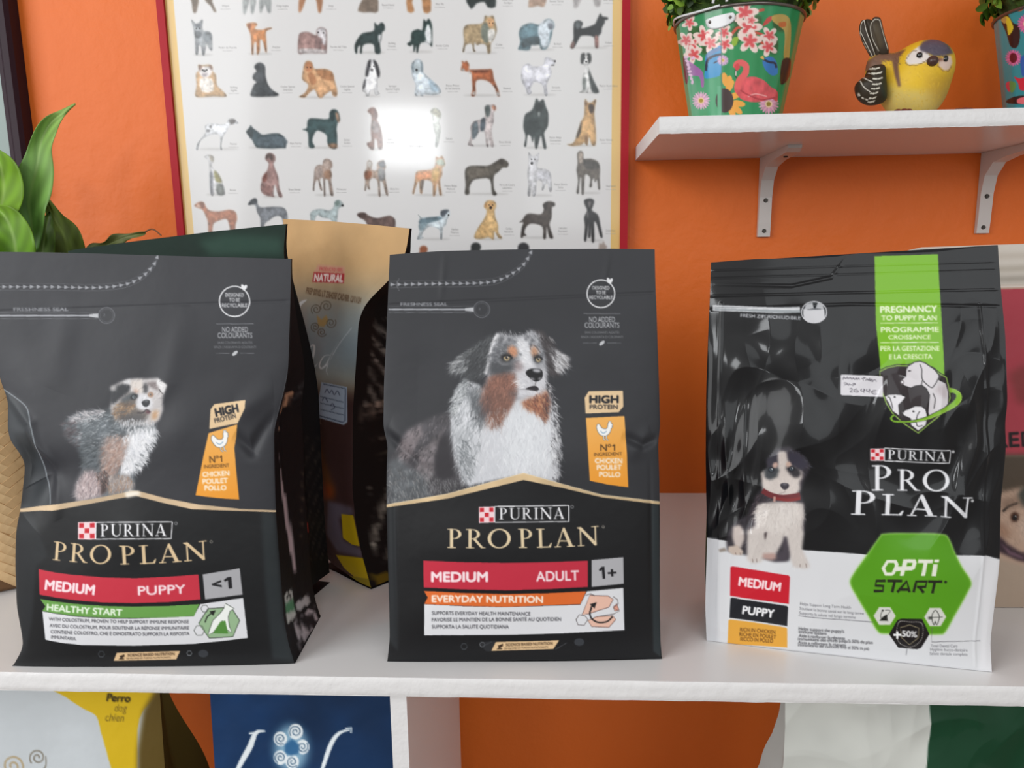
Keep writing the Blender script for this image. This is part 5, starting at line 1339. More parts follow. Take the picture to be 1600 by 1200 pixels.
def side_tan(gc, side):
    if side != 'r': return
    text_rows(gc, 562, 650, 500, 640, 4.2, (190, 180, 170), .12, 1.0, 1); text_rows(gc, 556, 660, 640, 700, 5.2, (206, 180, 162), -.12, 1.0, 2)
    text_rows(gc, 562, 660, 725, 760, 5.0, (190, 178, 140), -.2, .8, 3); text_rows(gc, 570, 660, 770, 880, 5.0, (206, 200, 186), -.12, 1.0, 4)
    gc.fill(np.array([(560, 890), (680, 880), (680, 950), (575, 940)]), (112, 92, 26)); gc.fill(np.array([(591, 898), (606, 894), (606, 914), (592, 918)]), (176, 180, 182))
bag('dog_food_bag', 'tan and silver pouch with a red NATURAL label between the two matt black bags',
    [(442, 342), (449, 405), (458, 480), (467, 552), (468, 590), (466, 640), (471, 720), (478, 775), (492, 830), (505, 862)],
    [(640, 357), (634, 395), (622, 420), (607, 439), (590, 455), (575, 470), (565, 487), (560, 505), (558, 540), (554, 600), (551, 650), (551, 700), (551, 760), (556, 810), (565, 860), (580, 918)],
    [(442, 342), (520, 346), (580, 351), (640, 357)], [(505, 862), (525, 884), (560, 908), (580, 918)],
    (-0.300, 0.835, 0.0), (-0.205, 0.7535, 0.0), 0.0, math.radians(4.0), .095, .010, (200, 165, 112), paint_tan, M_paper, step=.0009, res=.0007,
    side_paint=side_tan, side_base=(26, 22, 22), dent=dent_matt(21), fold=.15)

def paint_green(cv):
    cv.rgb *= (1 + .25 * (vnoise(cv.h, cv.w, 50) - .5))[..., None]
    cv.fill(np.array([(310, 378), (350, 366), (440, 372), (444, 400), (330, 400)]), (74, 112, 96), feather=5, a=.35)
def side_green(gc, side):
    if side != 'r': return
    text_rows(gc, 470, 520, 690, 880, 6.0, (96, 84, 70), .0, .6, 5)
    gc.fill(np.array([(474, 822), (480, 818), (481, 834), (476, 838)]), (190, 60, 50))
bag('dog_food_bag', 'dark green paper bag leaning behind the puppy food bag',
    [(106, 392), (150, 600), (190, 900)], [(447, 350), (443, 390), (452, 500), (462, 700), (470, 850), (478, 925)],
    [(106, 392), (130, 388), (210, 377), (330, 362), (447, 350)], [(190, 930), (300, 930), (478, 925)],
    (-0.480, 0.765, 0.0), (-0.2850, 0.722, 0.0), 0.0, math.radians(3.0), .050, .005, (15, 36, 28), paint_green, M_side, step=.0016, res=.0012,
    side_paint=side_green, side_base=(20, 20, 22), dent=dent_matt(31), fold=.3)

def paint_pink(cv):
    cv.fill(np.array([(1380, 360), (1700, 360), (1700, 446), (1380, 450)]), (206, 198, 188), feather=2)
    for y, c in ((404, (176, 164, 150)), (424, (150, 140, 124)), (440, (120, 112, 100))): cv.line(np.array([(1400, y + 3), (1700, y - 8)]), 7, c, a=.6, feather=4)
    cv.line(np.array([(1400, 452), (1700, 446)]), 2.2, (226, 214, 206), a=.8)
    cv.fill(np.array([(1400, 455), (1700, 450), (1700, 712), (1400, 712)]), (176, 66, 78))
    cv.fill(np.array([(1576, 585), (1600, 570), (1640, 590), (1640, 640), (1590, 630)]), (140, 60, 62), feather=6)
    cv.region('brand_name')
    cv.text('RE', (1556, 700), (1593, 698), 22, (30, 24, 26), bold=.9); cv.text('D', (1598, 698), (1615, 697), 22, (30, 24, 26), bold=.9)
    cv.region(None)
    cv.fill(np.array([(1400, 712), (1700, 710), (1700, 800), (1400, 800)]), (84, 72, 60), feather=3)
    cv.region('dog_picture')
    S = crop(1480, 600, 3.0)
    cv.fill(S((180, 520), (260, 505), (330, 490), (500, 470), (620, 560), (620, 820), (420, 850), (330, 830), (180, 700)), (190, 160, 140), feather=3)
    cv.fill(S((330, 520), (360, 480), (420, 470), (420, 600), (350, 570)), (70, 72, 66), feather=3)
    cv.line(S((262, 600), (290, 575), (330, 560)), 4, (50, 44, 40), smooth=4); cv.ell(S((318, 625))[0], 7, 8, (70, 44, 32), feather=1.5); cv.ell(S((318, 628))[0], 3.6, 4.4, (24, 18, 18)); cv.ell(S((322, 622))[0], 1, 1, (220, 215, 210))
    cv.fill(S((180, 690), (250, 715), (290, 755), (345, 790), (430, 800), (430, 850), (330, 828), (270, 800), (180, 760)), (58, 42, 50), feather=2.5); cv.fill(S((250, 745), (300, 785), (360, 812), (360, 824), (290, 800)), (112, 84, 98), feather=1.5)
    cv.fill(S((230, 640), (270, 660), (300, 700), (280, 730), (230, 700)), (150, 112, 90), feather=5, a=.7); cv.fill(S((330, 640), (420, 620), (430, 760), (360, 740)), (206, 184, 168), feather=6, a=.7); cv.fill(S((250, 540), (330, 530), (350, 570), (260, 600)), (120, 96, 80), feather=5, a=.6)
    cv.ruffle(S((180, 520), (500, 480), (500, 820), (180, 720)), 420, 65, 8, 1.2, .6, .25)
    cv.region(None)
    cv.fill(np.array([(1400, 880), (1560, 872), (1600, 884), (1700, 880), (1700, 1050), (1400, 1050)]), (176, 156, 138), feather=4)
    cv.line(np.array([(1480, 962), (1700, 966)]), 1.0, (120, 100, 88), a=.7)
bag('dog_food_bag', 'silver topped crimson dog food bag partly hidden at the far right edge',
    [(1415, 392), (1445, 600), (1465, 965)], [(1800, 378), (1830, 600), (1850, 985)],
    [(1415, 392), (1440, 386.5), (1600, 381), (1800, 376)], [(1465, 962), (1600, 970), (1850, 985)],
    (0.362, 0.722, 0.0), (0.62, 0.735, 0.0), 0.0, math.radians(3.0), .08, .010, (190, 160, 140), paint_pink, M_paper, step=.0009, res=.0007,
    side_base=(190, 180, 170), dent=dent_matt(41))

# ------------------------------------------------ bags on the lower shelf (only their upper halves show)
def rect_px(x0, x1, Y, ztop, zbot):
    tl, tr, br_, bl_ = proj([(x0, Y, ztop), (x1, Y, ztop), (x1, Y, zbot), (x0, Y, zbot)])
    return tl, tr, br_, bl_
def low_bag(label, xl, xr, Y, ztop, base, paint, mat, taperl=0.0, taperr=0.0, **kw):
    zb = -.4999
    n = 7
    zz = np.linspace(ztop, zb, n)
    lean = math.radians(3.0)
    yy = Y + (zz - zb) * math.tan(lean)
    k = np.linspace(1, 0, n) ** 1.5
    Lp = proj(np.stack([np.full(n, xl) + taperl * k, yy, zz], 1)); Rp = proj(np.stack([np.full(n, xr) - taperr * k, yy, zz], 1))
    return bag('dog_food_bag', label, Lp, Rp, np.array([Lp[0], (Lp[0] + Rp[0]) / 2, Rp[0]]), np.array([Lp[-1], (Lp[-1] + Rp[-1]) / 2, Rp[-1]]),
               (xl, Y, zb), (xr, Y, zb), zb, lean, .10, .014, base, paint, mat, **kw)
LW = crop(0, 1020, 2.2222); RW = crop(700, 1020, 1.7778)
def paint_perro(cv):
    cv.rgb *= (1 + .06 * (vnoise(cv.h, cv.w, 40) - .5))[..., None]
    cv.region('yellow_band')
    cv.fill(LW((150, 90), (230, 155), (290, 195), (335, 220), (350, 270), (370, 340), (390, 410), (450, 600), (480, 600), (478, 340), (482, 250), (500, 200), (560, 90)), (212, 178, 30), smooth=3)
    cv.text('Perro', *LW((372, 168), (452, 172)), 11, (40, 32, 14), bold=.7, shear=.12); cv.text('dog', *LW((398, 205), (440, 206)), 12, (120, 98, 30), shear=.15); cv.text('chien', *LW((366, 238), (430, 240)), 12, (110, 90, 28), shear=.15)
    cv.region('base')
    cv.fill(LW((500, 200), (540, 130), (560, 90), (640, 90), (640, 600), (478, 600), (479, 340)), (92, 74, 30), feather=3)  # shadow on the bag's right side, painted brown into the film colour
    cv.region('swirl_emblem')
    spiral(cv, LW((132, 365))[0], 13, 1.7, (128, 122, 110), 2.4, 1, 2.4); spiral(cv, LW((45, 395))[0], 17, 1.7, (176, 160, 130), 3.4, -1, .4); cv.line(LW((160, 360), (158, 400), (120, 430)), 2.2, (128, 122, 110), smooth=4)
    cv.region(None)
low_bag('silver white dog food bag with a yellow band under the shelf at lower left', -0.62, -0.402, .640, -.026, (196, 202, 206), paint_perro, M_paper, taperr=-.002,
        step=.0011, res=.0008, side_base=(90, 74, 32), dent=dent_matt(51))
def paint_blue(cv):
    cv.rgb *= (1 + .5 * (vnoise(cv.h, cv.w, 70) - .5))[..., None]
    cv.region('swirl_emblem')
    c = LW((1012, 335))[0]
    cv.ell(c, 26, 38, (150, 190, 214), feather=7, a=.9)
    w_ = (232, 240, 244)
    for q, r, ph in (((1028, 275), 24, 2.4), ((975, 300), 22, 1.0), ((1052, 328), 22, -.8), ((975, 365), 22, 2.0), ((1016, 380), 22, .6)):
        cv.ell(LW(q)[0], r / 2.2 + .5, r / 2.2 + 1.5, w_)
        spiral(cv, LW(q)[0], r / 2.2 - 1, 1.7, (40, 78, 112), 1.5, 1, ph)
    cv.fill(LW((990, 320), (1015, 300), (1040, 320), (1040, 350), (1012, 360), (990, 348)), (50, 104, 150), feather=1)
    cv.region('script_letter')
    script(cv, LW((780, 520), (830, 400), (868, 330), (890, 280), (922, 273)), 9, w_); cv.line(LW((866, 282), (922, 273)), 2.4, w_)
    cv.region('script_letter2')
    script(cv, LW((1100, 460), (1122, 400), (1150, 320), (1180, 280), (1222, 268)), 7, w_); cv.line(LW((1200, 264), (1222, 262), (1220, 280)), 2.4, w_)
    cv.region(None)
low_bag('deep blue dog food bag with a white swirl emblem under the shelf', -0.353, -0.1475, .650, -.026, (19, 52, 92), paint_blue, M_paper,
        step=.0011, res=.0008, side_base=(18, 50, 90), dent=dent_matt(61), back_base=(20, 50, 90))
def paint_silver(cv):
    cv.fill(RW((1345, -200), (1340, 140), (1340, 230), (1325, 330), (1300, 600), (1300, 2000), (2200, 2000), (2200, -200)), (14, 62, 38))
    cv.rgb *= (1 + .12 * (vnoise(cv.h, cv.w, 50) - .5))[..., None]
def wr_silver(s, t): return .0022 * ridges(s, t, 20, 9, 1.2) + .0016 * ridges(s, t, 9, 26, 4.0)
low_bag('glossy silver and dark green bag under the shelf at lower right', 0.2185, 0.50, .640, -.030, (204, 206, 200), paint_silver, M_gloss, taperl=.006,
        step=.0012, res=.0009, side_base=(180, 180, 176), wrinkle=wr_silver)

# ---------------------------------------------------------------- framed dog breed poster
M_red = mat_plain('red_frame_lacquer', (172, 20, 36), rough=0.45, spec=0.2, coat=0.0, bump=(60.0, 0.05, 0.002))
M_poster = mat_print('laminated_poster', rough=0.4, spec=0.15, coat=0.6, coat_rough=0.09, bump=[(14.0, 0.08, 0.006, 2), (90.0, 0.14, 0.0012, 3)])
PY = WALL - .012
pX0, pX1 = at_y([(246, 0)], PY)[0][0], at_y([(982, 200)], PY)[0][0]
pZ0, pZ1 = 0.16, 1.12
poster = empty('framed_poster', ((pX0 + pX1) / 2, WALL, pZ0))
tag(poster, 'poster of many dog breeds in a thin red frame on the orange wall', 'poster')
fw = .0105
for nm, pr in (('frame_side', (pX0, pX0 + fw, pZ0, pZ1)), ('frame_side', (pX1 - fw, pX1, pZ0, pZ1)), ('frame_rail', (pX0 + fw, pX1 - fw, pZ0, pZ0 + fw)), ('frame_rail', (pX0 + fw, pX1 - fw, pZ1 - fw, pZ1))):
    bm_obj(nm, box_bm(pr[0], pr[1], PY - .005, WALL - .0003, pr[2], pr[3]), M_red, poster, smooth=False, bevel=.003, segs=3)
bm_obj('backing', box_bm(pX0 + fw * .6, pX1 - fw * .6, PY + .003, WALL - .001, pZ0 + fw * .6, pZ1 - fw * .6), mat_plain('poster_backing', (150, 130, 100), .8, bump=(40, .1, .001)), poster)

Q1, Q2, Q3, Q4 = crop(240, 0, 4.2105), crop(620, 0, 4.2105), crop(240, 200, 4.2105), crop(620, 200, 4.2105)
def paint_poster(cv):
    a0, a1 = cv.tf(np.array([(0., 0.)])), None
    cv.region('printed_border')
    bd = .0135 / cv.res
    xl = (pX0 + fw - .001 - cv.a0 + 0) / cv.res; xr = (pX1 - fw + .001 - cv.a0) / cv.res
    X = np.arange(cv.w)[None]
    m = ((X < xl + bd) | (X > xr - bd)) & np.ones((cv.h, 1), bool)
    cv.rgb[m] = (226, 190, 116); cv.reg[m] = cv.cur
    cv.region(None)
    cv.k = 1.15
    def dog(f, col, pts, *patches, sm=3, tex=.35, sh=True, fe=.5):
        P = f(*pts)
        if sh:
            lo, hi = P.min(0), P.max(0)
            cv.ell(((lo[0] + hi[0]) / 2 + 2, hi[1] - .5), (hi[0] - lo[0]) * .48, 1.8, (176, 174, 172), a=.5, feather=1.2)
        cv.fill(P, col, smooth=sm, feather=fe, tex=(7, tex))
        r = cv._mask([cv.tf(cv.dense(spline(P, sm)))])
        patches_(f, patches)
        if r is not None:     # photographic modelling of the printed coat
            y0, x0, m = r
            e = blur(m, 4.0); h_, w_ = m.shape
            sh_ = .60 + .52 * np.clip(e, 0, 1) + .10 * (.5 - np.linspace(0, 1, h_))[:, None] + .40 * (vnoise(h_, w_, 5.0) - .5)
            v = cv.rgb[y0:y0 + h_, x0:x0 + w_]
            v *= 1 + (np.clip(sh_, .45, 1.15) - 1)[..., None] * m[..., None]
    def patches_(f, patches):
        for pt, c in patches: cv.fill(f(*pt), c, smooth=2, feather=.8, a=.92, tex=(5, .3))
    def dots(f, *pts, r=1.0, c=(30, 28, 28)):
        for p in pts: cv.ell(f(p)[0], r, r, c)
    def name(f, x, y, *lines, w=None):
        for i, s_ in enumerate(lines):
            l = len(s_) * 1.55
            c = f((x, y + i * 20))[0]
            cv.text(s_, c - [l / 2, 0], c + [l / 2, 0], 2.7, (120, 118, 118), bold=.1, a=.85)
        c = f((x, y + len(lines) * 20 - 4))[0]
        cv.line(np.array([c - [8, 0], c + [8, 0]]), .8, (170, 168, 168), a=.8)
    # --- top row, cut by the frame of the photograph
    for f, c, legs, body in (
        (Q1, (108, 94, 80), [((245, -40), (300, -40), (285, 78), (262, 82), (255, 30)), ((335, -40), (400, -30), (385, 10), (415, 75), (398, 78), (378, 40), (345, 10))], ((320, -90), 24, 14)),
        (Q1, (156, 160, 160), [((590, -40), (640, -40), (610, 85), (592, 85)), ((640, -40), (680, -40), (662, 82), (642, 84)), ((700, -40), (770, -40), (774, 80), (752, 82), (735, 30), (712, 82), (700, 78))], ((680, -80), 26, 14)),
        (Q1, (168, 122, 92), [((965, -40), (1010, -40), (985, 50), (968, 82), (955, 72)), ((1060, -40), (1115, -40), (1105, 78), (1084, 80), (1075, 15))], ((1040, -90), 24, 14)),
        (Q1, (126, 112, 100), [((1345, 76), (1375, 0), (1385, -50), (1465, -50), (1480, 76), (1430, 82))], ((1420, -90), 14, 16)),
        (Q2, (176, 128, 88), [((68, -40), (115, -40), (102, 20), (118, 75), (72, 78)), ((165, -40), (218, -40), (226, 76), (180, 84), (170, 15))], ((150, -90), 24, 14)),
        (Q2, (50, 58, 58), [((455, -40), (630, -40), (652, 46), (600, 50), (580, 15), (525, 25), (490, 62))], ((540, -80), 26, 14)),
        (Q2, (172, 146, 128), [((890, -40), (985, -40), (972, 46), (930, 40), (868, 50))], ((935, -80), 14, 14)),
        (Q2, (172, 168, 168), [((1170, -40), (1225, -40), (1195, 46), (1165, 50)), ((1295, -40), (1345, -40), (1340, 40), (1305, 42))], ((1255, -90), 26, 14))):
        b = f(body[0])[0]; cv.ell(b, body[1], body[2], c, feather=1)
        for l in legs: cv.fill(f(*l), c, smooth=2, feather=.5, tex=(6, .35))
    name(Q1, 475, 46, 'Whippet'); name(Q1, 850, 46, 'Galgo Inglés'); name(Q1, 1170, 46, 'Dingo'); name(Q1, 1545, 40, 'Basset Hound'); name(Q2, 285, 34, 'Shar Pei'); name(Q2, 732, 6, 'Welsh Corgi', 'Cardigan'); name(Q2, 1055, 16, 'Boston Terrier'); name(Q2, 1395, 8, 'Gran Danés')
    # --- first full row
    dog(Q1, (150, 154, 158), ((250, 130), (285, 165), (300, 150), (325, 130), (322, 175), (330, 205), (370, 210), (385, 245), (388, 330), (370, 325), (350, 290), (345, 320), (335, 365), (322, 360), (315, 310), (300, 300), (295, 355), (278, 358), (275, 290), (272, 240), (265, 190)),
        (((330, 215), (378, 220), (384, 260), (350, 280), (325, 250)), (112, 118, 122)), (((275, 205), (320, 215), (310, 250), (278, 250)), (84, 88, 92)), (((275, 160), (315, 160), (305, 185), (280, 185)), (100, 104, 110))); dots(Q1, (283, 190), (306, 190), r=1.1)
    name(Q1, 490, 320, 'Pastor de Picardía')
    dog(Q1, (190, 130, 86), ((612, 162), (640, 152), (672, 152), (684, 165), (670, 178), (672, 195), (720, 198), (740, 190), (775, 184), (778, 190), (742, 208), (742, 260), (746, 338), (738, 342), (722, 275), (702, 265), (700, 330), (690, 358), (682, 355), (678, 280), (662, 290), (658, 355), (648, 355), (645, 280), (640, 230), (625, 190)),
        (((625, 165), (645, 160), (640, 190), (628, 186)), (140, 84, 58))); name(Q1, 810, 318, 'Pinscher')
    dog(Q1, (150, 122, 118), ((955, 250), (970, 218), (1020, 212), (1070, 235), (1075, 200), (1100, 182), (1135, 195), (1142, 240), (1140, 340), (1130, 352), (1070, 350), (1000, 350), (955, 352)),
        (((1075, 200), (1105, 184), (1136, 200), (1132, 300), (1090, 260)), (206, 204, 208)), (((1065, 250), (1110, 255), (1105, 330), (1065, 335)), (116, 96, 94)), (((955, 330), (1000, 320), (1130, 330), (1130, 352), (958, 352)), (196, 190, 190))); dots(Q1, (1085, 215), (1120, 218), r=1.4, c=(70, 66, 66)); name(Q1, 1218, 316, 'Terrier del Tíbet')
    dog(Q1, (46, 60, 60), ((1330, 350), (1325, 300), (1350, 250), (1380, 220), (1450, 205), (1455, 150), (1475, 170), (1500, 150), (1520, 165), (1522, 200), (1505, 215), (1500, 260), (1490, 290), (1495, 350), (1460, 350), (1450, 295), (1400, 290), (1375, 310), (1372, 350), (1360, 348), (1362, 300), (1345, 315), (1340, 350)),
        (((1480, 235), (1502, 230), (1500, 270), (1485, 285)), (205, 205, 208))); name(Q1, 1570, 292, 'Bulldog', 'Francés')
    dog(Q2, (40, 58, 56), ((70, 290), (95, 270), (100, 215), (140, 195), (170, 200), (178, 130), (195, 145), (212, 125), (232, 165), (235, 250), (232, 310), (215, 290), (170, 280), (150, 300), (140, 345), (132, 345), (130, 300), (118, 340), (112, 338), (110, 295), (90, 305)),
        (((185, 225), (205, 160), (225, 190), (232, 240), (228, 290), (175, 295), (195, 260)), (216, 218, 220))); name(Q2, 302, 308, 'Border Collie')
    dog(Q2, (166, 146, 116), ((440, 200), (465, 165), (550, 160), (575, 140), (582, 105), (605, 112), (635, 105), (645, 135), (660, 200), (640, 260), (620, 290), (618, 345), (600, 352), (590, 300), (555, 290), (530, 300), (515, 280), (510, 320), (520, 340), (505, 338), (495, 290), (455, 300), (445, 340), (435, 340), (445, 280)),
        (((560, 170), (600, 150), (610, 200), (600, 290), (560, 250)), (108, 116, 108)), (((605, 200), (645, 195), (650, 230), (625, 280), (605, 270)), (214, 214, 212)), (((600, 125), (635, 125), (640, 165), (620, 185), (600, 165)), (196, 152, 112))); dots(Q2, (612, 155), (633, 155), r=1); name(Q2, 675, 302, 'Collie')
    dog(Q2, (98, 124, 134), ((800, 325), (815, 280), (805, 220), (825, 175), (880, 155), (930, 165), (960, 160), (975, 135), (1005, 128), (1032, 145), (1038, 180), (1025, 200), (1020, 240), (990, 320), (950, 325), (940, 295), (890, 285), (875, 330), (820, 330)),
        (((930, 180), (975, 135), (1010, 130), (1035, 150), (1035, 185), (1010, 215), (1000, 300), (960, 318), (940, 260)), (206, 214, 222)), (((830, 260), (935, 240), (940, 295), (880, 300), (830, 320)), (62, 74, 78)), (((995, 155), (1030, 160), (1022, 195), (1000, 190)), (96, 100, 108))); name(Q2, 1060, 296, 'Bobtail')
    dog(Q2, (36, 38, 40), ((1145, 312), (1165, 260), (1165, 200), (1170, 150), (1200, 138), (1225, 155), (1215, 190), (1300, 165), (1320, 130), (1342, 90), (1352, 110), (1390, 118), (1388, 130), (1368, 135), (1370, 150), (1350, 185), (1345, 220), (1325, 245), (1325, 312), (1308, 310), (1300, 245), (1220, 235), (1195, 265), (1165, 318)),
        (((1305, 240), (1325, 240), (1328, 312), (1308, 310)), (176, 128, 120)), (((1150, 290), (1172, 270), (1165, 318), (1146, 315)), (164, 124, 116)), (((1172, 150), (1200, 140), (1220, 160), (1190, 200)), (84, 90, 92))); name(Q2, 1395, 288, 'Kelpie')
    # --- second row
    dog(Q1, (186, 154, 118), ((275, 620), (285, 560), (280, 490), (300, 465), (295, 430), (320, 432), (370, 428), (388, 440), (390, 470), (412, 495), (418, 560), (445, 590), (480, 625), (470, 638), (400, 635), (330, 640), (285, 640)),
        (((300, 445), (380, 440), (385, 480), (360, 510), (315, 505)), (206, 204, 206)), (((305, 520), (385, 520), (395, 600), (320, 605)), (218, 214, 210)), (((300, 432), (322, 440), (305, 470)), (120, 92, 80)), (((365, 430), (388, 445), (382, 465)), (120, 92, 80)), (((322, 485), (358, 485), (350, 505), (325, 505)), (150, 142, 146))); dots(Q1, (325, 462), (352, 462), r=1.3); cv.ell(Q1((338, 468))[0], 2.6, 1.8, (60, 56, 58)); name(Q1, 530, 582, 'Bulldog', 'Inglés')
    dog(Q1, (72, 76, 80), ((640, 620), (662, 560), (680, 545), (655, 520), (660, 490), (680, 470), (665, 445), (680, 420), (710, 415), (735, 440), (738, 500), (755, 560), (790, 600), (825, 622), (800, 635), (700, 638), (650, 636)),
        (((668, 440), (690, 425), (700, 450), (685, 462)), (46, 48, 52)), (((670, 560), (720, 540), (740, 620), (680, 630)), (58, 62, 66))); name(Q1, 885, 578, 'Cocker Spaniel', 'Americano')
    dog(Q1, (198, 156, 118), ((960, 638), (1000, 610), (1020, 560), (985, 530), (980, 500), (995, 420), (1020, 402), (1045, 415), (1060, 455), (1130, 455), (1175, 475), (1190, 520), (1210, 600), (1205, 635), (1180, 630), (1170, 600), (1130, 625), (1110, 645), (1085, 640), (1060, 590), (1020, 620), (1000, 642), (970, 642)),
        (((1070, 460), (1170, 475), (1185, 530), (1110, 520)), (156, 112, 80)), (((1005, 415), (1040, 415), (1045, 470), (1005, 470)), (176, 120, 86)), (((1015, 490), (1050, 480), (1075, 540), (1040, 560)), (160, 112, 80))); dots(Q1, (1012, 445), (1034, 445), r=1); name(Q1, 1275, 576, 'Cocker Spaniel', 'Inglés')
    dog(Q1, (226, 226, 228), ((1375, 600), (1385, 540), (1400, 500), (1395, 470), (1410, 405), (1440, 392), (1470, 410), (1490, 470), (1485, 500), (1475, 540), (1480, 600), (1490, 620), (1460, 630), (1450, 590), (1430, 600), (1420, 635), (1400, 635), (1395, 610)),
        (((1395, 500), (1412, 410), (1435, 395), (1425, 450), (1412, 500)), (44, 44, 48)), (((1445, 395), (1470, 412), (1492, 480), (1480, 515), (1460, 450)), (44, 44, 48)), (((1378, 590), (1385, 540), (1398, 520), (1395, 570)), (50, 50, 54)), (((1425, 455), (1448, 455), (1440, 475)), (60, 58, 60))); dots(Q1, (1425, 438), (1450, 438), r=1); name(Q1, 1575, 574, 'Springer', 'Spaniel Inglés')
    dog(Q2, (206, 216, 224), ((120, 625), (125, 560), (105, 510), (98, 450), (115, 400), (145, 390), (168, 410), (175, 470), (200, 500), (245, 540), (285, 580), (290, 615), (240, 628), (180, 622), (175, 635), (155, 632), (150, 600), (142, 632)),
        (((98, 440), (112, 405), (118, 450), (112, 490)), (120, 134, 142)), (((158, 400), (174, 430), (172, 480), (158, 470)), (120, 134, 142)), (((210, 520), (260, 560), (280, 600), (230, 600)), (164, 184, 198)), (((118, 420), (155, 420), (150, 480), (122, 485)), (156, 166, 170))); cv.ell(Q2((132, 462))[0], 2, 2.2, (60, 64, 68)); name(Q2, 370, 570, 'Pastor Polaco', 'de las Llanuras')
    dog(Q2, (166, 98, 66), ((424, 465), (432, 425), (430, 402), (448, 412), (460, 402), (478, 430), (475, 455), (500, 460), (600, 458), (620, 455), (632, 470), (640, 520), (660, 570), (680, 630), (662, 632), (650, 585), (610, 540), (560, 525), (520, 540), (520, 625), (492, 632), (500, 590), (495, 520), (485, 480), (450, 470)),
        (((424, 465), (440, 450), (452, 475), (440, 482)), (226, 222, 220)), (((468, 460), (492, 480), (495, 530), (480, 500)), (220, 214, 210)), (((492, 618), (520, 600), (520, 630)), (226, 222, 220)), (((655, 605), (682, 615), (680, 635), (656, 634)), (226, 222, 220)), (((510, 465), (600, 462), (600, 480), (520, 482)), (120, 70, 52))); name(Q2, 728, 588, 'Basenji')
    dog(Q2, (206, 206, 214), ((820, 500), (830, 440), (870, 420), (900, 440), (965, 430), (975, 385), (995, 378), (1040, 400), (1048, 408), (1035, 430), (1015, 440), (1020, 480), (1000, 530), (988, 560), (995, 625), (975, 628), (960, 560), (900, 540), (880, 580), (890, 612), (862, 622), (850, 580), (830, 550)),
        (((850, 530), (905, 520), (880, 580), (855, 590)), (184, 184, 194))); dots(Q2, (1042, 404), r=1.6); cv.line(Q2((1018, 432), (1038, 432)), 1.3, (60, 56, 58)); name(Q2, 1050, 582, 'Samoyedo')
    dog(Q2, (222, 222, 222), ((1200, 612), (1225, 590), (1222, 520), (1235, 460), (1232, 430), (1212, 410), (1215, 360), (1245, 350), (1275, 355), (1280, 400), (1262, 430), (1275, 470), (1300, 540), (1325, 590), (1328, 612), (1285, 610), (1270, 560), (1262, 612), (1240, 612)),
        (((1213, 415), (1215, 358), (1240, 352), (1240, 385), (1225, 422)), (44, 46, 46)), (((1252, 352), (1278, 358), (1280, 405), (1262, 420), (1258, 380)), (44, 46, 46)), (((1262, 460), (1290, 520), (1325, 590), (1328, 612), (1290, 610), (1272, 550)), (48, 54, 54)), (((1225, 520), (1248, 515), (1245, 590), (1228, 590)), (120, 126, 124))); dots(Q2, (1238, 385), (1258, 385), r=1); cv.ell(Q2((1248, 408))[0], 1.6, 1.4, (40, 40, 40)); name(Q2, 1395, 572, 'Pastor Australiano')
    # --- third row
    dog(Q1, (218, 220, 224), ((280, 985), (290, 945), (320, 905), (345, 870), (340, 830), (380, 815), (450, 820), (480, 810), (500, 785), (530, 785), (560, 808), (550, 818), (520, 820), (500, 830), (480, 870), (460, 900), (448, 960), (455, 985), (440, 982), (440, 900), (400, 885), (360, 895), (310, 930), (295, 985)),
        (((498, 790), (530, 785), (545, 802), (520, 820), (505, 815)), (92, 88, 86)), (((370, 830), (385, 828), (382, 845), (372, 845)), (80, 78, 80)), (((350, 855), (375, 855), (370, 870), (350, 870)), (92, 92, 94))); name(Q1, 528, 954, 'Pointer')
    dog(Q1, (66, 80, 86), ((612, 870), (630, 850), (640, 825), (655, 845), (690, 870), (720, 890), (780, 880), (830, 882), (860, 910), (872, 970), (850, 975), (700, 975), (670, 960), (650, 920), (635, 910), (630, 890)),
        (((700, 905), (860, 900), (868, 970), (700, 972)), (84, 96, 104)), (((612, 870), (640, 840), (660, 880), (640, 905)), (44, 56, 60))); name(Q1, 938, 950, 'Skye Terrier')
    dog(Q1, (58, 78, 80), ((980, 855), (1010, 845), (1015, 800), (1040, 780), (1150, 785), (1160, 745), (1185, 722), (1215, 735), (1228, 790), (1215, 805), (1205, 850), (1210, 900), (1205, 975), (1170, 975), (1145, 940), (1140, 890), (1085, 860), (1060, 880), (1045, 930), (1062, 970), (1025, 970), (1020, 900), (1012, 865)),
        (((1195, 745), (1216, 745), (1226, 800), (1212, 805)), (150, 120, 100)), (((1165, 735), (1190, 730), (1195, 790), (1170, 800)), (40, 56, 58)), (((1150, 950), (1205, 945), (1208, 976), (1165, 976)), (140, 110, 88))); name(Q1, 1275, 928, 'Setter', 'Gordon')
    dog(Q1, (130, 98, 88), ((1410, 735), (1430, 712), (1460, 715), (1475, 760), (1470, 790), (1490, 830), (1505, 900), (1508, 975), (1480, 980), (1470, 920), (1455, 920), (1450, 985), (1425, 978), (1405, 945), (1435, 930), (1432, 860), (1438, 790), (1432, 755)),
        (((1450, 725), (1472, 745), (1470, 780), (1455, 770)), (106, 74, 66)), (((1440, 800), (1470, 800), (1485, 870), (1440, 870)), (120, 108, 106))); name(Q1, 1560, 925, 'Setter', 'Irlandés')
    dog(Q2, (196, 200, 194), ((222, 735), (250, 712), (280, 725), (295, 765), (280, 800), (290, 840), (285, 900), (270, 965), (255, 965), (258, 900), (245, 850), (240, 800), (235, 760)),
        (((225, 735), (250, 715), (288, 740), (285, 775), (250, 760)), (158, 156, 140)), sh=False); name(Q2, 345, 920, 'Saluki'); name(Q2, 130, 968, 'Braco Húngaro')
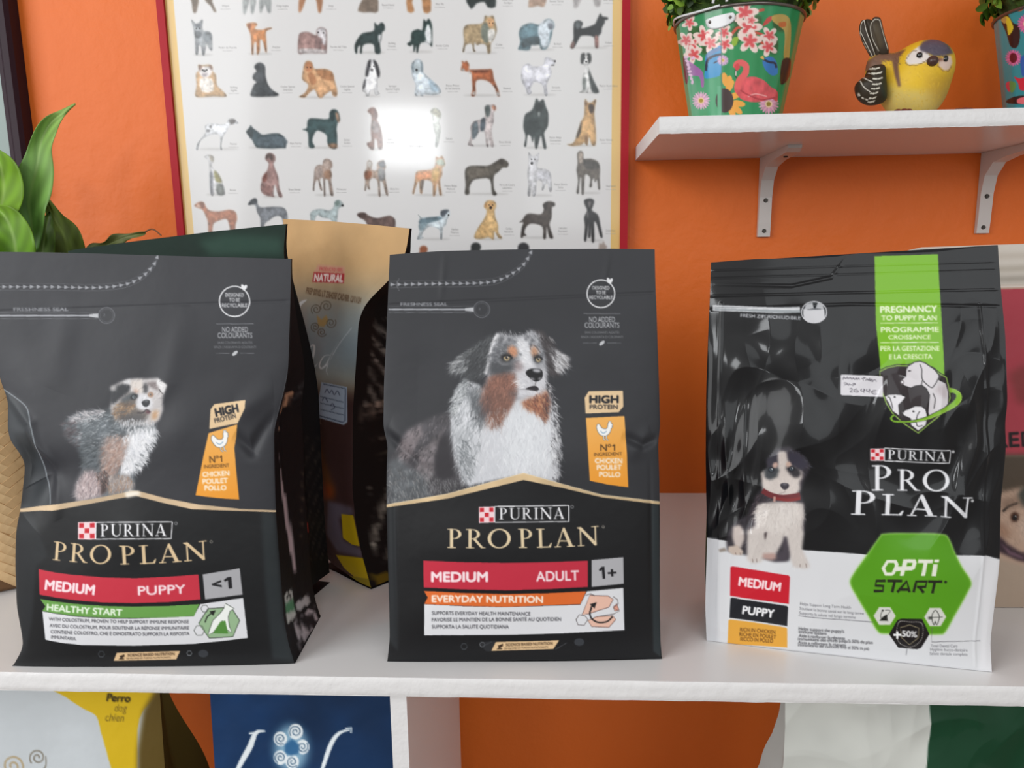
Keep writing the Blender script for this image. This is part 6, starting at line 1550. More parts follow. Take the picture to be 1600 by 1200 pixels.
    dog(Q2, (196, 186, 186), ((470, 950), (490, 890), (485, 840), (510, 800), (560, 785), (585, 760), (580, 705), (610, 695), (640, 690), (655, 710), (640, 745), (640, 800), (625, 860), (640, 960), (620, 962), (600, 880), (605, 960), (592, 962), (580, 870), (545, 870), (510, 910), (490, 940), (510, 962), (478, 960)),
        (((500, 820), (530, 800), (540, 870), (505, 920), (495, 890)), (92, 104, 110)), (((555, 790), (585, 780), (580, 855), (550, 860)), (74, 84, 92)), (((582, 705), (612, 695), (618, 750), (592, 775)), (78, 88, 88)), (((635, 692), (655, 710), (648, 730), (630, 715)), (186, 130, 104))); name(Q2, 715, 942, 'Braco Alemán')
    dog(Q2, (56, 64, 64), ((840, 960), (850, 900), (835, 840), (845, 760), (880, 735), (900, 710), (920, 650), (938, 672), (965, 655), (980, 700), (998, 750), (995, 830), (970, 880), (985, 970), (968, 975), (950, 890), (925, 975), (912, 970), (905, 900), (895, 940), (885, 900), (862, 890), (852, 962)),
        (((915, 690), (965, 690), (955, 740), (938, 770), (922, 740)), (36, 42, 42)), (((850, 800), (930, 780), (940, 870), (860, 860)), (44, 52, 52)), (((930, 740), (945, 740), (942, 768), (932, 768)), (150, 156, 156))); name(Q2, 1045, 912, 'Pastor Belga', 'Groenendael')
    dog(Q2, (196, 158, 112), ((1120, 952), (1160, 945), (1185, 900), (1200, 850), (1215, 800), (1235, 760), (1240, 655), (1258, 675), (1285, 675), (1312, 655), (1305, 700), (1300, 750), (1310, 850), (1310, 950), (1285, 955), (1265, 900), (1255, 960), (1235, 940), (1215, 955), (1160, 962)),
        (((1262, 690), (1298, 690), (1295, 740), (1272, 745)), (60, 50, 46)), (((1205, 830), (1218, 800), (1212, 880), (1180, 910)), (70, 64, 58)), (((1238, 665), (1255, 685), (1245, 700)), (120, 90, 70)), (((1300, 665), (1308, 660), (1302, 700)), (120, 90, 70)), (((1235, 900), (1260, 880), (1255, 955)), (150, 116, 84))); name(Q2, 1380, 928, 'Pastor Alemán')
    # --- fourth row
    dog(Q3, (200, 200, 202), ((335, 190), (365, 178), (395, 190), (398, 220), (385, 240), (400, 275), (430, 300), (465, 390), (470, 440), (430, 440), (410, 400), (400, 440), (380, 442), (372, 340), (370, 270), (365, 220), (345, 200)),
        (((400, 280), (430, 310), (452, 360), (410, 350)), (128, 122, 76)), (((370, 182), (396, 190), (395, 222), (375, 215)), (150, 144, 132)), (((415, 375), (455, 375), (468, 438), (420, 440)), (104, 108, 104)), (((372, 300), (392, 300), (390, 430), (376, 430)), (128, 130, 138))); name(Q3, 524, 416, 'Borzoi')
    dog(Q3, (158, 128, 124), ((710, 420), (708, 370), (730, 320), (755, 265), (758, 230), (738, 210), (745, 175), (775, 168), (800, 185), (802, 215), (790, 235), (800, 270), (820, 320), (830, 400), (850, 450), (825, 452), (800, 370), (790, 440), (800, 456), (770, 452), (740, 445)),
        (((740, 205), (748, 176), (775, 170), (790, 200), (780, 225), (765, 200)), (84, 72, 70)), (((715, 330), (745, 290), (748, 340), (725, 360)), (120, 74, 66)), (((715, 380), (770, 380), (770, 440), (730, 430)), (128, 98, 94))); name(Q3, 930, 412, 'Braco Alemán')
    dog(Q3, (150, 132, 122), ((1050, 410), (1055, 350), (1065, 265), (1090, 245), (1115, 245), (1120, 215), (1145, 205), (1172, 220), (1178, 255), (1165, 275), (1175, 310), (1170, 350), (1185, 440), (1165, 440), (1150, 345), (1130, 345), (1132, 440), (1122, 445), (1118, 340), (1105, 330), (1095, 350), (1112, 408), (1098, 405), (1082, 340), (1062, 370), (1058, 412)),
        (((1120, 220), (1145, 208), (1160, 250), (1140, 275), (1120, 250)), (166, 150, 142)), (((1125, 290), (1165, 280), (1168, 330), (1130, 335)), (142, 112, 92)), (((1065, 270), (1110, 255), (1105, 320), (1068, 330)), (160, 146, 140))); name(Q3, 1238, 410, 'Weimaraner')
    dog(Q3, (170, 150, 136), ((1390, 410), (1395, 350), (1388, 300), (1405, 265), (1408, 225), (1425, 215), (1440, 235), (1435, 275), (1470, 280), (1475, 230), (1515, 212), (1520, 240), (1530, 255), (1520, 285), (1525, 330), (1545, 438), (1530, 438), (1510, 360), (1490, 355), (1495, 445), (1482, 445), (1475, 350), (1440, 330), (1420, 360), (1425, 405), (1412, 400), (1405, 370), (1398, 412)),
        (((1408, 230), (1425, 216), (1438, 240), (1420, 265)), (206, 204, 200)), (((1392, 290), (1435, 285), (1430, 330), (1395, 340)), (124, 76, 54)), (((1480, 235), (1518, 218), (1525, 255), (1500, 265)), (84, 88, 92)), (((1480, 270), (1520, 275), (1522, 340), (1485, 345)), (130, 132, 134))); name(Q3, 1585, 408, 'Akita Inu')
    dog(Q4, (206, 166, 132), ((105, 430), (118, 370), (125, 320), (140, 285), (230, 275), (255, 240), (260, 190), (280, 200), (300, 185), (318, 230), (315, 250), (300, 265), (300, 310), (285, 350), (298, 438), (282, 438), (270, 360), (255, 440), (240, 445), (235, 360), (185, 340), (160, 355), (170, 425), (155, 428), (148, 350), (125, 395), (115, 435)),
        (((262, 215), (300, 205), (318, 232), (312, 250), (270, 245)), (176, 188, 176)), (((130, 300), (220, 285), (225, 330), (140, 345)), (212, 152, 116)), (((235, 290), (260, 260), (285, 280), (270, 340), (240, 350)), (190, 160, 112)), (((160, 350), (182, 345), (165, 425)), (110, 98, 90))); name(Q4, 357, 388, 'Pastor Belga', 'Malinois')
    dog(Q4, (86, 82, 76), ((450, 435), (455, 380), (450, 300), (460, 265), (500, 250), (600, 250), (650, 225), (685, 205), (715, 212), (738, 238), (725, 262), (700, 262), (670, 290), (640, 320), (640, 400), (660, 438), (630, 438), (615, 340), (540, 335), (500, 350), (480, 390), (478, 435)),
        (((470, 280), (600, 270), (600, 320), (480, 330)), (104, 98, 90)), (((680, 215), (705, 215), (700, 245), (680, 240)), (64, 60, 56))); name(Q4, 728, 382, 'Perro de Castro', 'Laboreiro')
    dog(Q4, (202, 202, 206), ((862, 445), (868, 370), (862, 300), (870, 230), (868, 160), (890, 185), (910, 185), (938, 165), (935, 205), (925, 240), (930, 265), (990, 275), (1015, 310), (1022, 410), (1005, 418), (990, 360), (965, 410), (955, 405), (960, 360), (925, 350), (915, 440), (895, 448), (890, 370), (880, 445)),
        (((930, 290), (1005, 290), (1010, 340), (935, 335)), (190, 190, 196))); dots(Q4, (888, 208), (910, 208), r=1); cv.ell(Q4((890, 234))[0], 2, 2.4, (40, 40, 42)); name(Q4, 1080, 378, 'Pastor Blanco', 'Suizo')
    dog(Q4, (104, 98, 92), ((1185, 425), (1195, 350), (1185, 280), (1192, 230), (1190, 170), (1212, 152), (1228, 170), (1230, 205), (1280, 205), (1325, 225), (1338, 270), (1335, 330), (1338, 400), (1328, 402), (1320, 340), (1305, 360), (1300, 330), (1285, 350), (1285, 385), (1270, 390), (1275, 330), (1240, 310), (1232, 430), (1218, 432), (1215, 330), (1205, 340), (1198, 428)),
        (((1192, 175), (1212, 155), (1228, 175), (1225, 215), (1205, 235)), (170, 158, 148)), (((1235, 215), (1320, 230), (1325, 270), (1245, 270)), (74, 72, 70))); name(Q4, 1410, 390, 'Deerhound')
    # --- fifth row
    dog(Q3, (160, 104, 78), ((270, 512), (300, 490), (330, 492), (345, 520), (370, 545), (430, 552), (500, 540), (540, 555), (550, 600), (540, 640), (535, 720), (515, 720), (500, 640), (480, 600), (420, 615), (392, 640), (385, 720), (365, 720), (360, 620), (345, 580), (325, 540), (290, 525)),
        (((305, 495), (332, 495), (335, 525), (315, 525)), (120, 78, 60)), (((285, 505), (305, 505), (310, 525), (290, 525)), (206, 176, 158)), sh=False)
    dog(Q3, (120, 124, 130), ((622, 508), (645, 475), (675, 465), (685, 500), (710, 525), (780, 520), (850, 525), (878, 555), (885, 640), (880, 720), (865, 720), (850, 600), (810, 580), (760, 610), (730, 640), (725, 720), (708, 720), (705, 600), (685, 560), (668, 505)),
        (((625, 508), (650, 472), (680, 468), (680, 500), (650, 505)), (74, 78, 84)), sh=False)
    dog(Q3, (156, 168, 170), ((1035, 600), (1032, 570), (1050, 545), (1100, 535), (1160, 545), (1188, 520), (1192, 490), (1220, 475), (1245, 495), (1252, 515), (1235, 520), (1218, 535), (1212, 580), (1205, 640), (1200, 720), (1185, 720), (1175, 610), (1110, 590), (1075, 575), (1055, 640), (1050, 720), (1035, 720)),
        (((1195, 490), (1218, 478), (1228, 500), (1205, 520)), (110, 128, 124)), sh=False); cv.ell(Q3((1245, 512))[0], 2, 1.8, (40, 40, 42))
    dog(Q3, (98, 80, 76), ((1340, 570), (1365, 558), (1395, 562), (1420, 580), (1470, 595), (1520, 585), (1560, 580), (1590, 605), (1592, 650), (1580, 680), (1420, 680), (1405, 630), (1385, 605), (1355, 590)), (((1345, 568), (1395, 562), (1400, 590), (1370, 595)), (74, 58, 54)), sh=False)
    dog(Q4, (196, 206, 212), ((135, 730), (150, 690), (145, 640), (155, 600), (140, 570), (165, 590), (200, 590), (280, 580), (300, 545), (345, 540), (350, 575), (335, 600), (325, 640), (305, 660), (300, 730), (288, 730), (282, 670), (220, 650), (180, 680), (165, 715), (180, 722), (150, 735)),
        (((155, 600), (280, 585), (300, 600), (240, 620), (160, 640)), (92, 112, 122)), (((290, 548), (340, 540), (335, 560), (300, 590)), (64, 70, 78)), (((148, 640), (190, 620), (200, 640), (160, 680)), (120, 138, 146))); dots(Q4, (342, 575), r=1.4); name(Q4, 383, 674, 'Alaskan', 'Malamute')
    dog(Q4, (206, 172, 122), ((512, 725), (530, 670), (570, 610), (590, 570), (592, 540), (575, 520), (590, 485), (620, 478), (650, 490), (655, 520), (645, 545), (650, 590), (668, 640), (670, 690), (695, 725), (670, 725), (645, 680), (640, 735), (620, 728), (600, 720), (560, 732)),
        (((605, 490), (640, 490), (638, 530), (615, 540)), (190, 150, 104)), (((578, 520), (592, 490), (600, 520)), (176, 132, 88)), (((560, 640), (600, 640), (600, 710), (550, 710)), (190, 156, 108))); dots(Q4, (608, 508), (632, 508), r=1); cv.ell(Q4((620, 526))[0], 2.4, 2.4, (50, 40, 36)); name(Q4, 740, 670, 'Golden', 'Retriever')
    dog(Q4, (68, 60, 56), ((808, 625), (830, 605), (850, 575), (880, 565), (950, 570), (970, 535), (965, 505), (1000, 485), (1040, 495), (1040, 515), (1022, 525), (1020, 590), (1005, 640), (1030, 722), (1005, 720), (988, 650), (982, 725), (965, 725), (960, 650), (890, 630), (855, 650), (840, 690), (855, 710), (835, 712), (830, 722), (818, 720), (825, 660), (835, 620)),
        (((965, 505), (995, 490), (990, 530), (972, 530)), (48, 42, 40))); name(Q4, 1095, 666, 'Labrador', 'Retriever')
    dog(Q4, (40, 40, 42), ((1235, 738), (1240, 650), (1235, 590), (1255, 545), (1240, 510), (1235, 480), (1255, 468), (1285, 468), (1300, 485), (1290, 520), (1285, 545), (1325, 575), (1340, 640), (1355, 715), (1342, 718), (1320, 640), (1300, 620), (1300, 742), (1285, 745), (1280, 640), (1275, 715), (1262, 720), (1262, 630), (1248, 740)),
        (((1260, 485), (1280, 485), (1276, 520), (1264, 520)), (104, 100, 100)), (((1250, 560), (1262, 560), (1258, 600)), (120, 116, 116))); name(Q4, 1408, 682, 'Dobermann')
    for c, col, rx in (((178, 800), (150, 92, 66), 6.5), ((522, 785), (50, 54, 54), 8), ((835, 790), (50, 50, 54), 9)): cv.ell(Q4(c)[0], rx, rx * .9, col, feather=.6); cv.fill(np.array([Q4(c)[0] + [-rx, 3], Q4(c)[0] + [rx * .7, 3], Q4(c)[0] + [rx * 1.2, 40], Q4(c)[0] + [-rx * 1.2, 40]]), col, feather=.8, tex=(6, .3))
    cv.fill(Q4((1330, 790), (1335, 755), (1350, 768), (1362, 742), (1370, 765), (1388, 785), (1375, 800), (1385, 900), (1330, 900)), (164, 150, 142), feather=.6)
    cv.region(None)
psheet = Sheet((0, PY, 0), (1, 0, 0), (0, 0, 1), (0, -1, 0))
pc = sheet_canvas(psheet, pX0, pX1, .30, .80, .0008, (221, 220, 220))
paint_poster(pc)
rows = np.concatenate([np.linspace(pZ1 - fw * .7, .79, 12)[:-1], np.arange(.79, .335, -.00095), np.linspace(.335, pZ0 + fw * .7, 12)])
cols = np.arange(pX0 + fw * .7, pX1 - fw * .6, .00095)
AA, BB = np.meshgrid(cols, rows)
PV = psheet.pt(AA, BB); PC = pc.sample((AA - pc.a0) / pc.res, (pc.b1 - BB) / pc.res)
PF = grid_faces(len(rows), len(cols))
fa = (AA[:-1, :-1] + AA[1:, 1:]) / 2; fb = (BB[:-1, :-1] + BB[1:, 1:]) / 2
prg = pc.reg[np.clip(((pc.b1 - fb) / pc.res).astype(int), 0, pc.h - 1), np.clip(((fa - pc.a0) / pc.res).astype(int), 0, pc.w - 1)].ravel()
half = (fa.ravel() < (pX0 + pX1) / 2)
def cut(sel, nm, par):
    f = PF[sel]; u, inv = np.unique(f, return_inverse=True)
    return np_mesh(nm, PV.reshape(-1, 3)[u], inv.reshape(-1, 4), M_poster, par, PC.reshape(-1, 3)[u])
ps = cut(prg == 0, 'poster_sheet', poster)
cut((prg == 1) & half, 'printed_border', ps); cut((prg == 1) & ~half, 'printed_border', ps)

# ---------------------------------------------------------------- dark framed picture at the left edge
M_dark = mat_plain('dark_frame_wood', (44, 26, 36), rough=0.45, spec=0.2, coat=0.0, bump=(50.0, 0.08, 0.002))
dX1 = at_y([(12, 0)], WALL - .02)[0][0]; dX0 = dX1 - .42; dZ0, dZ1 = .455, 1.05
pf = empty('picture_frame', ((dX0 + dX1) / 2, WALL, dZ0))
tag(pf, 'dark brown picture frame with a pale picture hanging beside the plant', 'picture')
dw = .030
def moulding(name, p, q, inward):
    """frame rail with a stepped profile between corner points p and q"""
    p, q = np.asarray(p, float), np.asarray(q, float); d = q - p; L_ = np.linalg.norm(d); d /= L_; inward = np.asarray(inward, float)
    prof = [(0, .0003), (0, .020), (.004, .026), (.012, .027), (.018, .022), (.024, .021), (.029, .014), (dw, .0003)]
    V = []
    for s_ in (0, 1):
        for (i, h) in prof:
            base = p + d * (i if s_ == 0 else L_ - i) + inward * i
            V.append((base[0], WALL - h, base[1]))
    n = len(prof)
    F = [(k, (k + 1) % n, n + (k + 1) % n, n + k) for k in range(n)]
    me = bpy.data.meshes.new(name); me.from_pydata(V, [], F + [tuple(range(n)), tuple(range(2 * n - 1, n - 1, -1))])
    o = link(name, me, M_dark, pf)
    bm = bmesh.new(); bm.from_mesh(me); bmesh.ops.recalc_face_normals(bm, faces=bm.faces); bm.to_mesh(me); bm.free()
moulding('frame_side', (dX1, dZ0), (dX1, dZ1), (-1, 0)); moulding('frame_side', (dX0, dZ0), (dX0, dZ1), (1, 0))
moulding('frame_rail', (dX0, dZ0), (dX1, dZ0), (0, 1)); moulding('frame_rail', (dX0, dZ1), (dX1, dZ1), (0, -1))
bm_obj('picture', box_bm(dX0 + dw * .8, dX1 - dw * .8, WALL - .010, WALL - .002, dZ0 + dw * .8, dZ1 - dw * .8),
       mat_plain('pale_picture', (150, 164, 160), .5, .3, coat=0, vary=(2.0, (138, 154, 150), .4, .6)), pf)

# ---------------------------------------------------------------- small solids painted from a colour layer
def px_canvas(x0, y0, x1, y1, k, base):
    cv = Canvas(int((y1 - y0) * k) + 2, int((x1 - x0) * k) + 2, lambda p: (np.atleast_2d(np.asarray(p, float)) - [x0, y0]) * k, base)
    cv.k = k; cv.x0, cv.y0 = x0, y0
    return cv
def px_colors(cv, V):
    q = cv.tf(proj(V.reshape(-1, 3)))
    return cv.sample(q[:, 0], q[:, 1])
def pillow(name, outline, Y, th, mat, parent, cv=None, rings=26, tilt=0.0, edge=.5):
    """rounded plate: outline in photo pixels placed at depth Y, thickness th, domed on both faces"""
    O = at_y(spline(outline, 8), Y); c = O.mean(0); n = len(O)
    rho = np.linspace(0, 1, rings)
    V = []
    for sg in (-1, 1):
        for r in (rho if sg < 0 else rho[::-1]):
            P = c + (O - c) * r
            P[:, 1] = Y + sg * th * (max(1 - r ** 2, 0)) ** edge + tilt * (P[:, 2] - c[2])
            V.append(P)
    V = np.array(V)
    col = px_colors(cv, V) if cv is not None else None
    return np_mesh(name, V, grid_faces(2 * rings, n, True), mat, parent, col)

# ---------------------------------------------------------------- ceramic bird on the wall shelf
M_ceramic = mat_print('painted_ceramic', rough=0.5, spec=0.35, bump=[(90.0, 0.10, 0.002, 2)])
SZ = .5075
BC = np.array([.4235, .930, .5500])
bird = empty('bird_figurine', (BC[0], BC[1], SZ))
tag(bird, 'yellow bird figurine with dark cap and upright striped tail on the wall shelf', 'figurine')
N7 = crop(1320, 10, 7.06)
bc = px_canvas(1300, -10, 1520, 190, 5, (222, 178, 40))
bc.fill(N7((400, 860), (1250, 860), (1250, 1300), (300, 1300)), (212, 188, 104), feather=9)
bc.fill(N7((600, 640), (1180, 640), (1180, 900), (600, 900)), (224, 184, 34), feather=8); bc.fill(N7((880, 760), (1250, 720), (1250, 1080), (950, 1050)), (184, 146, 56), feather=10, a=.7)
bc.fur(N7((420, 560), (1200, 560), (1150, 1080), (420, 1080)), 500, 85, 7, [(232, 196, 60), (200, 156, 36), (220, 184, 80)], .8, .35)
bc.fill(N7((200, 640), (300, 560), (420, 480), (520, 520), (680, 470), (600, 560), (590, 660), (620, 880), (590, 890), (550, 760), (520, 600), (410, 600), (430, 680), (250, 760)), (118, 84, 66), feather=1.2); bc.fur(N7((300, 600), (420, 500), (620, 500), (600, 640), (560, 640)), 120, 60, 5, [(134, 98, 76), (96, 68, 54)], .8, .5)
bc.fill(N7((670, 600), (690, 540), (760, 480), (830, 430), (880, 480), (960, 560), (900, 620), (800, 640), (700, 645)), (222, 212, 206), feather=1); bc.line(N7((670, 600), (690, 645), (800, 645), (905, 600)), 1.4, (140, 112, 60), smooth=5)
bc.fill(N7((1030, 600), (1100, 560), (1170, 540), (1190, 620), (1150, 700), (1100, 710), (1040, 660)), (220, 196, 182), feather=1); bc.line(N7((1020, 650), (1080, 710), (1140, 712), (1180, 660)), 1.4, (150, 110, 60), smooth=5)
bc.fill(N7((820, 450), (860, 390), (960, 350), (1060, 365), (1150, 430), (1200, 520), (1100, 545), (990, 555), (900, 510), (835, 490)), (84, 76, 90), feather=1.6); bc.fur(N7((830, 450), (960, 360), (1150, 440), (1160, 530), (960, 540)), 200, 70, 5, [(70, 64, 78), (104, 94, 106), (88, 78, 90)], .8, .5)
bc.fill(N7((1000, 560), (1080, 570), (1090, 600), (1020, 610)), (140, 96, 76), feather=1.2)
bc.line(N7((680, 580), (740, 500), (800, 490)), 1.2, (150, 130, 110), smooth=4)
for e, rx in (((828, 538), 4.6), ((1112, 578), 3.4)):
    c = N7(e)[0]; bc.ell(c, rx, 5.0, (22, 18, 18), feather=.4, ang=15); bc.ell(c + [.6, -1], 1.0, 1.0, (150, 140, 130))
def star_solid(name, center, sdf, rmax, mat, parent, nu=150, nv=110, cv=None, zmin=None):
    u = np.linspace(0, 2 * math.pi, nu, endpoint=False); v = np.linspace(0, math.pi, nv)
    D = np.stack([np.sin(v)[:, None] * np.cos(u), np.sin(v)[:, None] * np.sin(u), np.repeat(np.cos(v)[:, None], nu, 1)], -1)
    lo = np.zeros(D.shape[:2]); hi = np.full(D.shape[:2], rmax)
    for _ in range(28):
        m = (lo + hi) / 2
        ins = sdf(center + D * m[..., None]) < 0
        lo = np.where(ins, m, lo); hi = np.where(ins, hi, m)
    V = center + D * lo[..., None]
    if zmin is not None: V[..., 2] = np.maximum(V[..., 2], zmin)
    return np_mesh(name, V, grid_faces(nv, nu, True), mat, parent, px_colors(cv, V) if cv is not None else None)
def sd_el(p, c, r):
    q = (p - np.asarray(c)) / np.asarray(r); k = np.linalg.norm(q, axis=-1)
    return (k - 1) * min(r)
def smin(a, b, k):
    h = np.clip(.5 + .5 * (b - a) / k, 0, 1); return b * (1 - h) + a * h - k * h * (1 - h)
def bird_sdf(p):
    d = sd_el(p, BC, (.0365, .036, .0420)); d = smin(d, sd_el(p, BC + [.0085, -.010, .0190], (.0275, .026, .0250)), .012)
    d = smin(d, sd_el(p, BC + [-.030, .012, .006], (.020, .018, .018)), .014)
    d = smin(d, sd_el(p, (.3830, .936, .5750), (.012, .009, .013)), .016)
    return d
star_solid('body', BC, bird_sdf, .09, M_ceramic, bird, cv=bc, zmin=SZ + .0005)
# beak and eyes sit proud
def at_surface(px, step=.0004):
    d = rays([px])[0]; t = .7 / d[1]
    while bird_sdf(CAM + d * t) > 0 and t < 1.3: t += step
    return CAM + d * t
M_beak = mat_plain('beak_glaze', (70, 44, 38), .35, bump=(120, .1, .001)); M_eye = mat_plain('eye_glaze', (16, 13, 13), .12, coat=.5, bump=(200, .02, .001))
def ball(name, c, r, mat, parent, n=12):
    bm = bmesh.new(); bmesh.ops.create_uvsphere(bm, u_segments=18, v_segments=n, radius=1.0)
    for v in bm.verts: v.co = Vector((c[0] + v.co.x * r[0], c[1] + v.co.y * r[1], c[2] + v.co.z * r[2]))
    return bm_obj(name, bm, mat, parent, smooth=True)
p = at_surface(N7((965, 605))[0]); ball('beak', p, (.0060, .0065, .0056), M_beak, bird)
for e in ((828, 538), (1112, 578)): ball('eye', at_surface(N7(e)[0]) + [0, .001, 0], (.0032, .0030, .0036), M_eye, bird)
tc_ = px_canvas(1300, -10, 1420, 190, 6, (52, 42, 30))
for q in (((175, 300), (180, 200), (215, 150)), ((180, 290), (230, 400), (280, 500), (310, 560)), ((215, 150), (235, 260), (290, 410), (340, 550)), ((290, 190), (285, 260), (310, 370), (375, 490)), ((290, 190), (330, 145), (385, 150)), ((385, 150), (430, 320), (475, 470)), ((165, 290), (200, 390), (300, 580))): tc_.line(N7(*q), 1.1, (214, 208, 196), smooth=5)
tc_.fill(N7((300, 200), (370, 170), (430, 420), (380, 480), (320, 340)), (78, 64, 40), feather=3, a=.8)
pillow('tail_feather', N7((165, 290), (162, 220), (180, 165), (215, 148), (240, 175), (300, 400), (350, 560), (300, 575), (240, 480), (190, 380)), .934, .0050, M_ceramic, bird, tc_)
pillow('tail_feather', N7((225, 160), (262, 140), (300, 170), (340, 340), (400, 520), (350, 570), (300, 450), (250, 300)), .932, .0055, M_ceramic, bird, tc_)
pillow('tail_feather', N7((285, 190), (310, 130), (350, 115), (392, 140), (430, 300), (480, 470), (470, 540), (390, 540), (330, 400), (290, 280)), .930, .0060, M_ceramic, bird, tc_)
wc = px_canvas(1300, 60, 1420, 190, 6, (48, 40, 28))
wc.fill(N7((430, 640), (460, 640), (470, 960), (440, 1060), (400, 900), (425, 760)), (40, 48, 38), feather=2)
for k, (x, y) in enumerate(((330, 680), (360, 730), (370, 790), (360, 850), (345, 900), (330, 950), (310, 1005), (300, 1045))):
    wc.line(N7((x - 70 + k * 4, y + 8), (x, y + 10), (x + 55 - k * 3, y - 6)), 2.2, (210, 206, 192), smooth=3)
for q in (((170, 820), (210, 890), (285, 945)), ((130, 930), (180, 1000), (255, 1035)), ((205, 785), (260, 815), (310, 835)), ((250, 730), (290, 745), (330, 750)), ((300, 680), (340, 690))): wc.line(N7(*q), 1.3, (216, 210, 198), smooth=5)
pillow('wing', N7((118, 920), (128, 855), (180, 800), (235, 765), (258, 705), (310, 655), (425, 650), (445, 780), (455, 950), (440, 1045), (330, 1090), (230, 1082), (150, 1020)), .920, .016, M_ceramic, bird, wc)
M_foot = mat_plain('foot_glaze', (112, 52, 46), .4, bump=(100, .2, .002))
for fx, fy in ((.3965, .895), (.4640, .898)):
    for k in (-1, 0, 1): ball('toe', (fx + k * .0058, fy - (.002 if k == 0 else 0), SZ + .0046), (.0040, .0095, .0045), M_foot, bird)

# ---------------------------------------------------------------- printed tin buckets with clipped box plants
M_tin = mat_print('printed_tin', rough=0.28, spec=0.5, coat=0.5, coat_rough=0.12, bump=[(14.0, 0.10, 0.004, 2)])
M_rim = mat_plain('tin_rim', (120, 112, 108), .28, metal=.8, bump=(80, .05, .001)); M_ear = mat_plain('ear_enamel', (226, 228, 230), .25, coat=.3, bump=(80, .05, .001))
M_leafp = mat_print('box_leaf', rough=0.4, spec=0.4); M_soil = mat_plain('dark_potting_moss', (40, 44, 26), .9, bump=(60, .6, .006))
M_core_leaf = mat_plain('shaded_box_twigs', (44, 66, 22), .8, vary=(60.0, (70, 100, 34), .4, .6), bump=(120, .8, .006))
BH, RB, RT = .1215, .0520, .0735
def bucket(axis, base, paint, label, plabel, ear=None, leaf_n=1300, seed=3, squash=1.0):
    ax = np.asarray(axis, float)
    view = ax - CAM; view[2] = 0; view /= np.linalg.norm(view); side = np.array([view[1], -view[0], 0])
    def rad(z): return RB + (RT - RB) * np.clip((z - SZ) / BH, 0, 1.1)
    def tf(p):
        d = rays(p); h = np.full(len(d), 0.0)
        for _ in range(12):
            t = ((ax - CAM) @ view - h) / (d @ view)
            P = CAM + d * t[:, None]; x = (P - ax) @ side; r = rad(P[:, 2])
            h = np.sqrt(np.clip(r * r - x * x, 0, None))
        th = np.arcsin(np.clip(x / r, -1, 1))
        return np.stack([(th + math.pi / 2) * 160, (SZ + BH - P[:, 2]) * 2000], 1)
    cv = Canvas(int(BH * 2000) + 2, int(math.pi * 160) + 2, tf, base); cv.k = 1.6
    paint(cv)
    root = empty('tin_bucket', (ax[0], ax[1], SZ)); tag(root, label, 'bucket', 'printed tin buckets on the wall shelf')
    nth, nz = 420, 170
    th = np.linspace(-math.pi / 2, 3 * math.pi / 2, nth, endpoint=False); z = np.linspace(SZ + BH, SZ + .0004, nz)
    r = rad(z)[:, None] * (1 + .004 * np.cos(th * 22))[None]
    V = ax[None, None] * [1, 1, 0] + r[..., None] * (np.sin(th)[None, :, None] * side - np.cos(th)[None, :, None] * view); V[..., 2] = z[:, None]
    thf = np.where(th > math.pi / 2, math.pi - th, th)          # the back repeats the print
    C = cv.sample(np.repeat((thf[None] + math.pi / 2) * 160, nz, 0), np.repeat(((SZ + BH - z) * 2000)[:, None], nth, 1))
    np_mesh('body', V, grid_faces(nz, nth, True), M_tin, root, C)
    a_ = np.linspace(0, 2 * math.pi, 80)
    tube('rim', np.stack([ax[0] + (RT + .0008) * np.cos(a_), ax[1] + (RT + .0008) * np.sin(a_), np.full(80, SZ + BH)], 1), .0019, M_rim, root)
    lathe('base', [(0, .0006), (RB * .97, .0006), (RB, .003)], M_rim, root, (ax[0], ax[1], SZ), 48)
    if ear is not None:
        def on(th_, z_, off): 
            rr = rad(np.asarray(z_)) + off
            return ax * [1, 1, 0] + rr[..., None] * (np.sin(th_)[..., None] * side - np.cos(th_)[..., None] * view) + np.asarray(z_)[..., None] * [0, 0, 1]
        l = tf(ear[0]); th0, z0 = l[:, 0] / 160 - math.pi / 2, SZ + BH - l[:, 1] / 2000
        nO = len(th0); rho = np.linspace(0, 1, 8)
        cth, cz = th0.mean(), z0.mean()
        T_ = cth + (th0 - cth)[None] * rho[:, None]; Z_ = cz + (z0 - cz)[None] * rho[:, None]
        V = np.concatenate([on(T_, Z_, .0022), on(th0, z0, 0.0)[None]])
        e = np_mesh('handle_ear', V, grid_faces(9, nO, True), M_ear, root)
        for q in ear[1]:
            l = tf([q])[0]; c = on(np.array(l[0] / 160 - math.pi / 2), np.array(SZ + BH - l[1] / 2000), .0024)
            ball('rivet', c, (.0017, .0017, .0017), M_rim, e)
        c = on(np.array(cth), np.array(SZ + BH + .004), .002)
        tube('handle_loop', [c + side * .0075 * math.cos(t) + np.array([0, 0, .0085]) * math.sin(t) for t in np.linspace(0, math.pi, 14)], .0016, M_ear, e)
        c2 = ax * [1, 1, 0] + np.array([0, 0, SZ + BH])
        hp = [c2 + side * (RT + .004) * math.sin(t) * .98 * (1 if True else 0) + view * (-(RT + .006) * math.cos(t) * .985) + np.array([0, 0, .0035 + .004 * math.sin(3 * t)]) for t in np.linspace(cth, cth - 2.9, 40)]
        tube('wire_handle', hp, .0013, M_ear, root)
    # plant
    pl = empty('box_plant', (ax[0], ax[1], SZ + .06)); tag(pl, plabel, 'plant', 'box plants in the tin buckets')
    rr = np.random.default_rng(seed)
    lathe('soil', [(RT * .70, .0), (RT * .78, .046), (RT * .6, .052), (0, .055)], M_soil, pl, (ax[0], ax[1], SZ + .0625), 40)
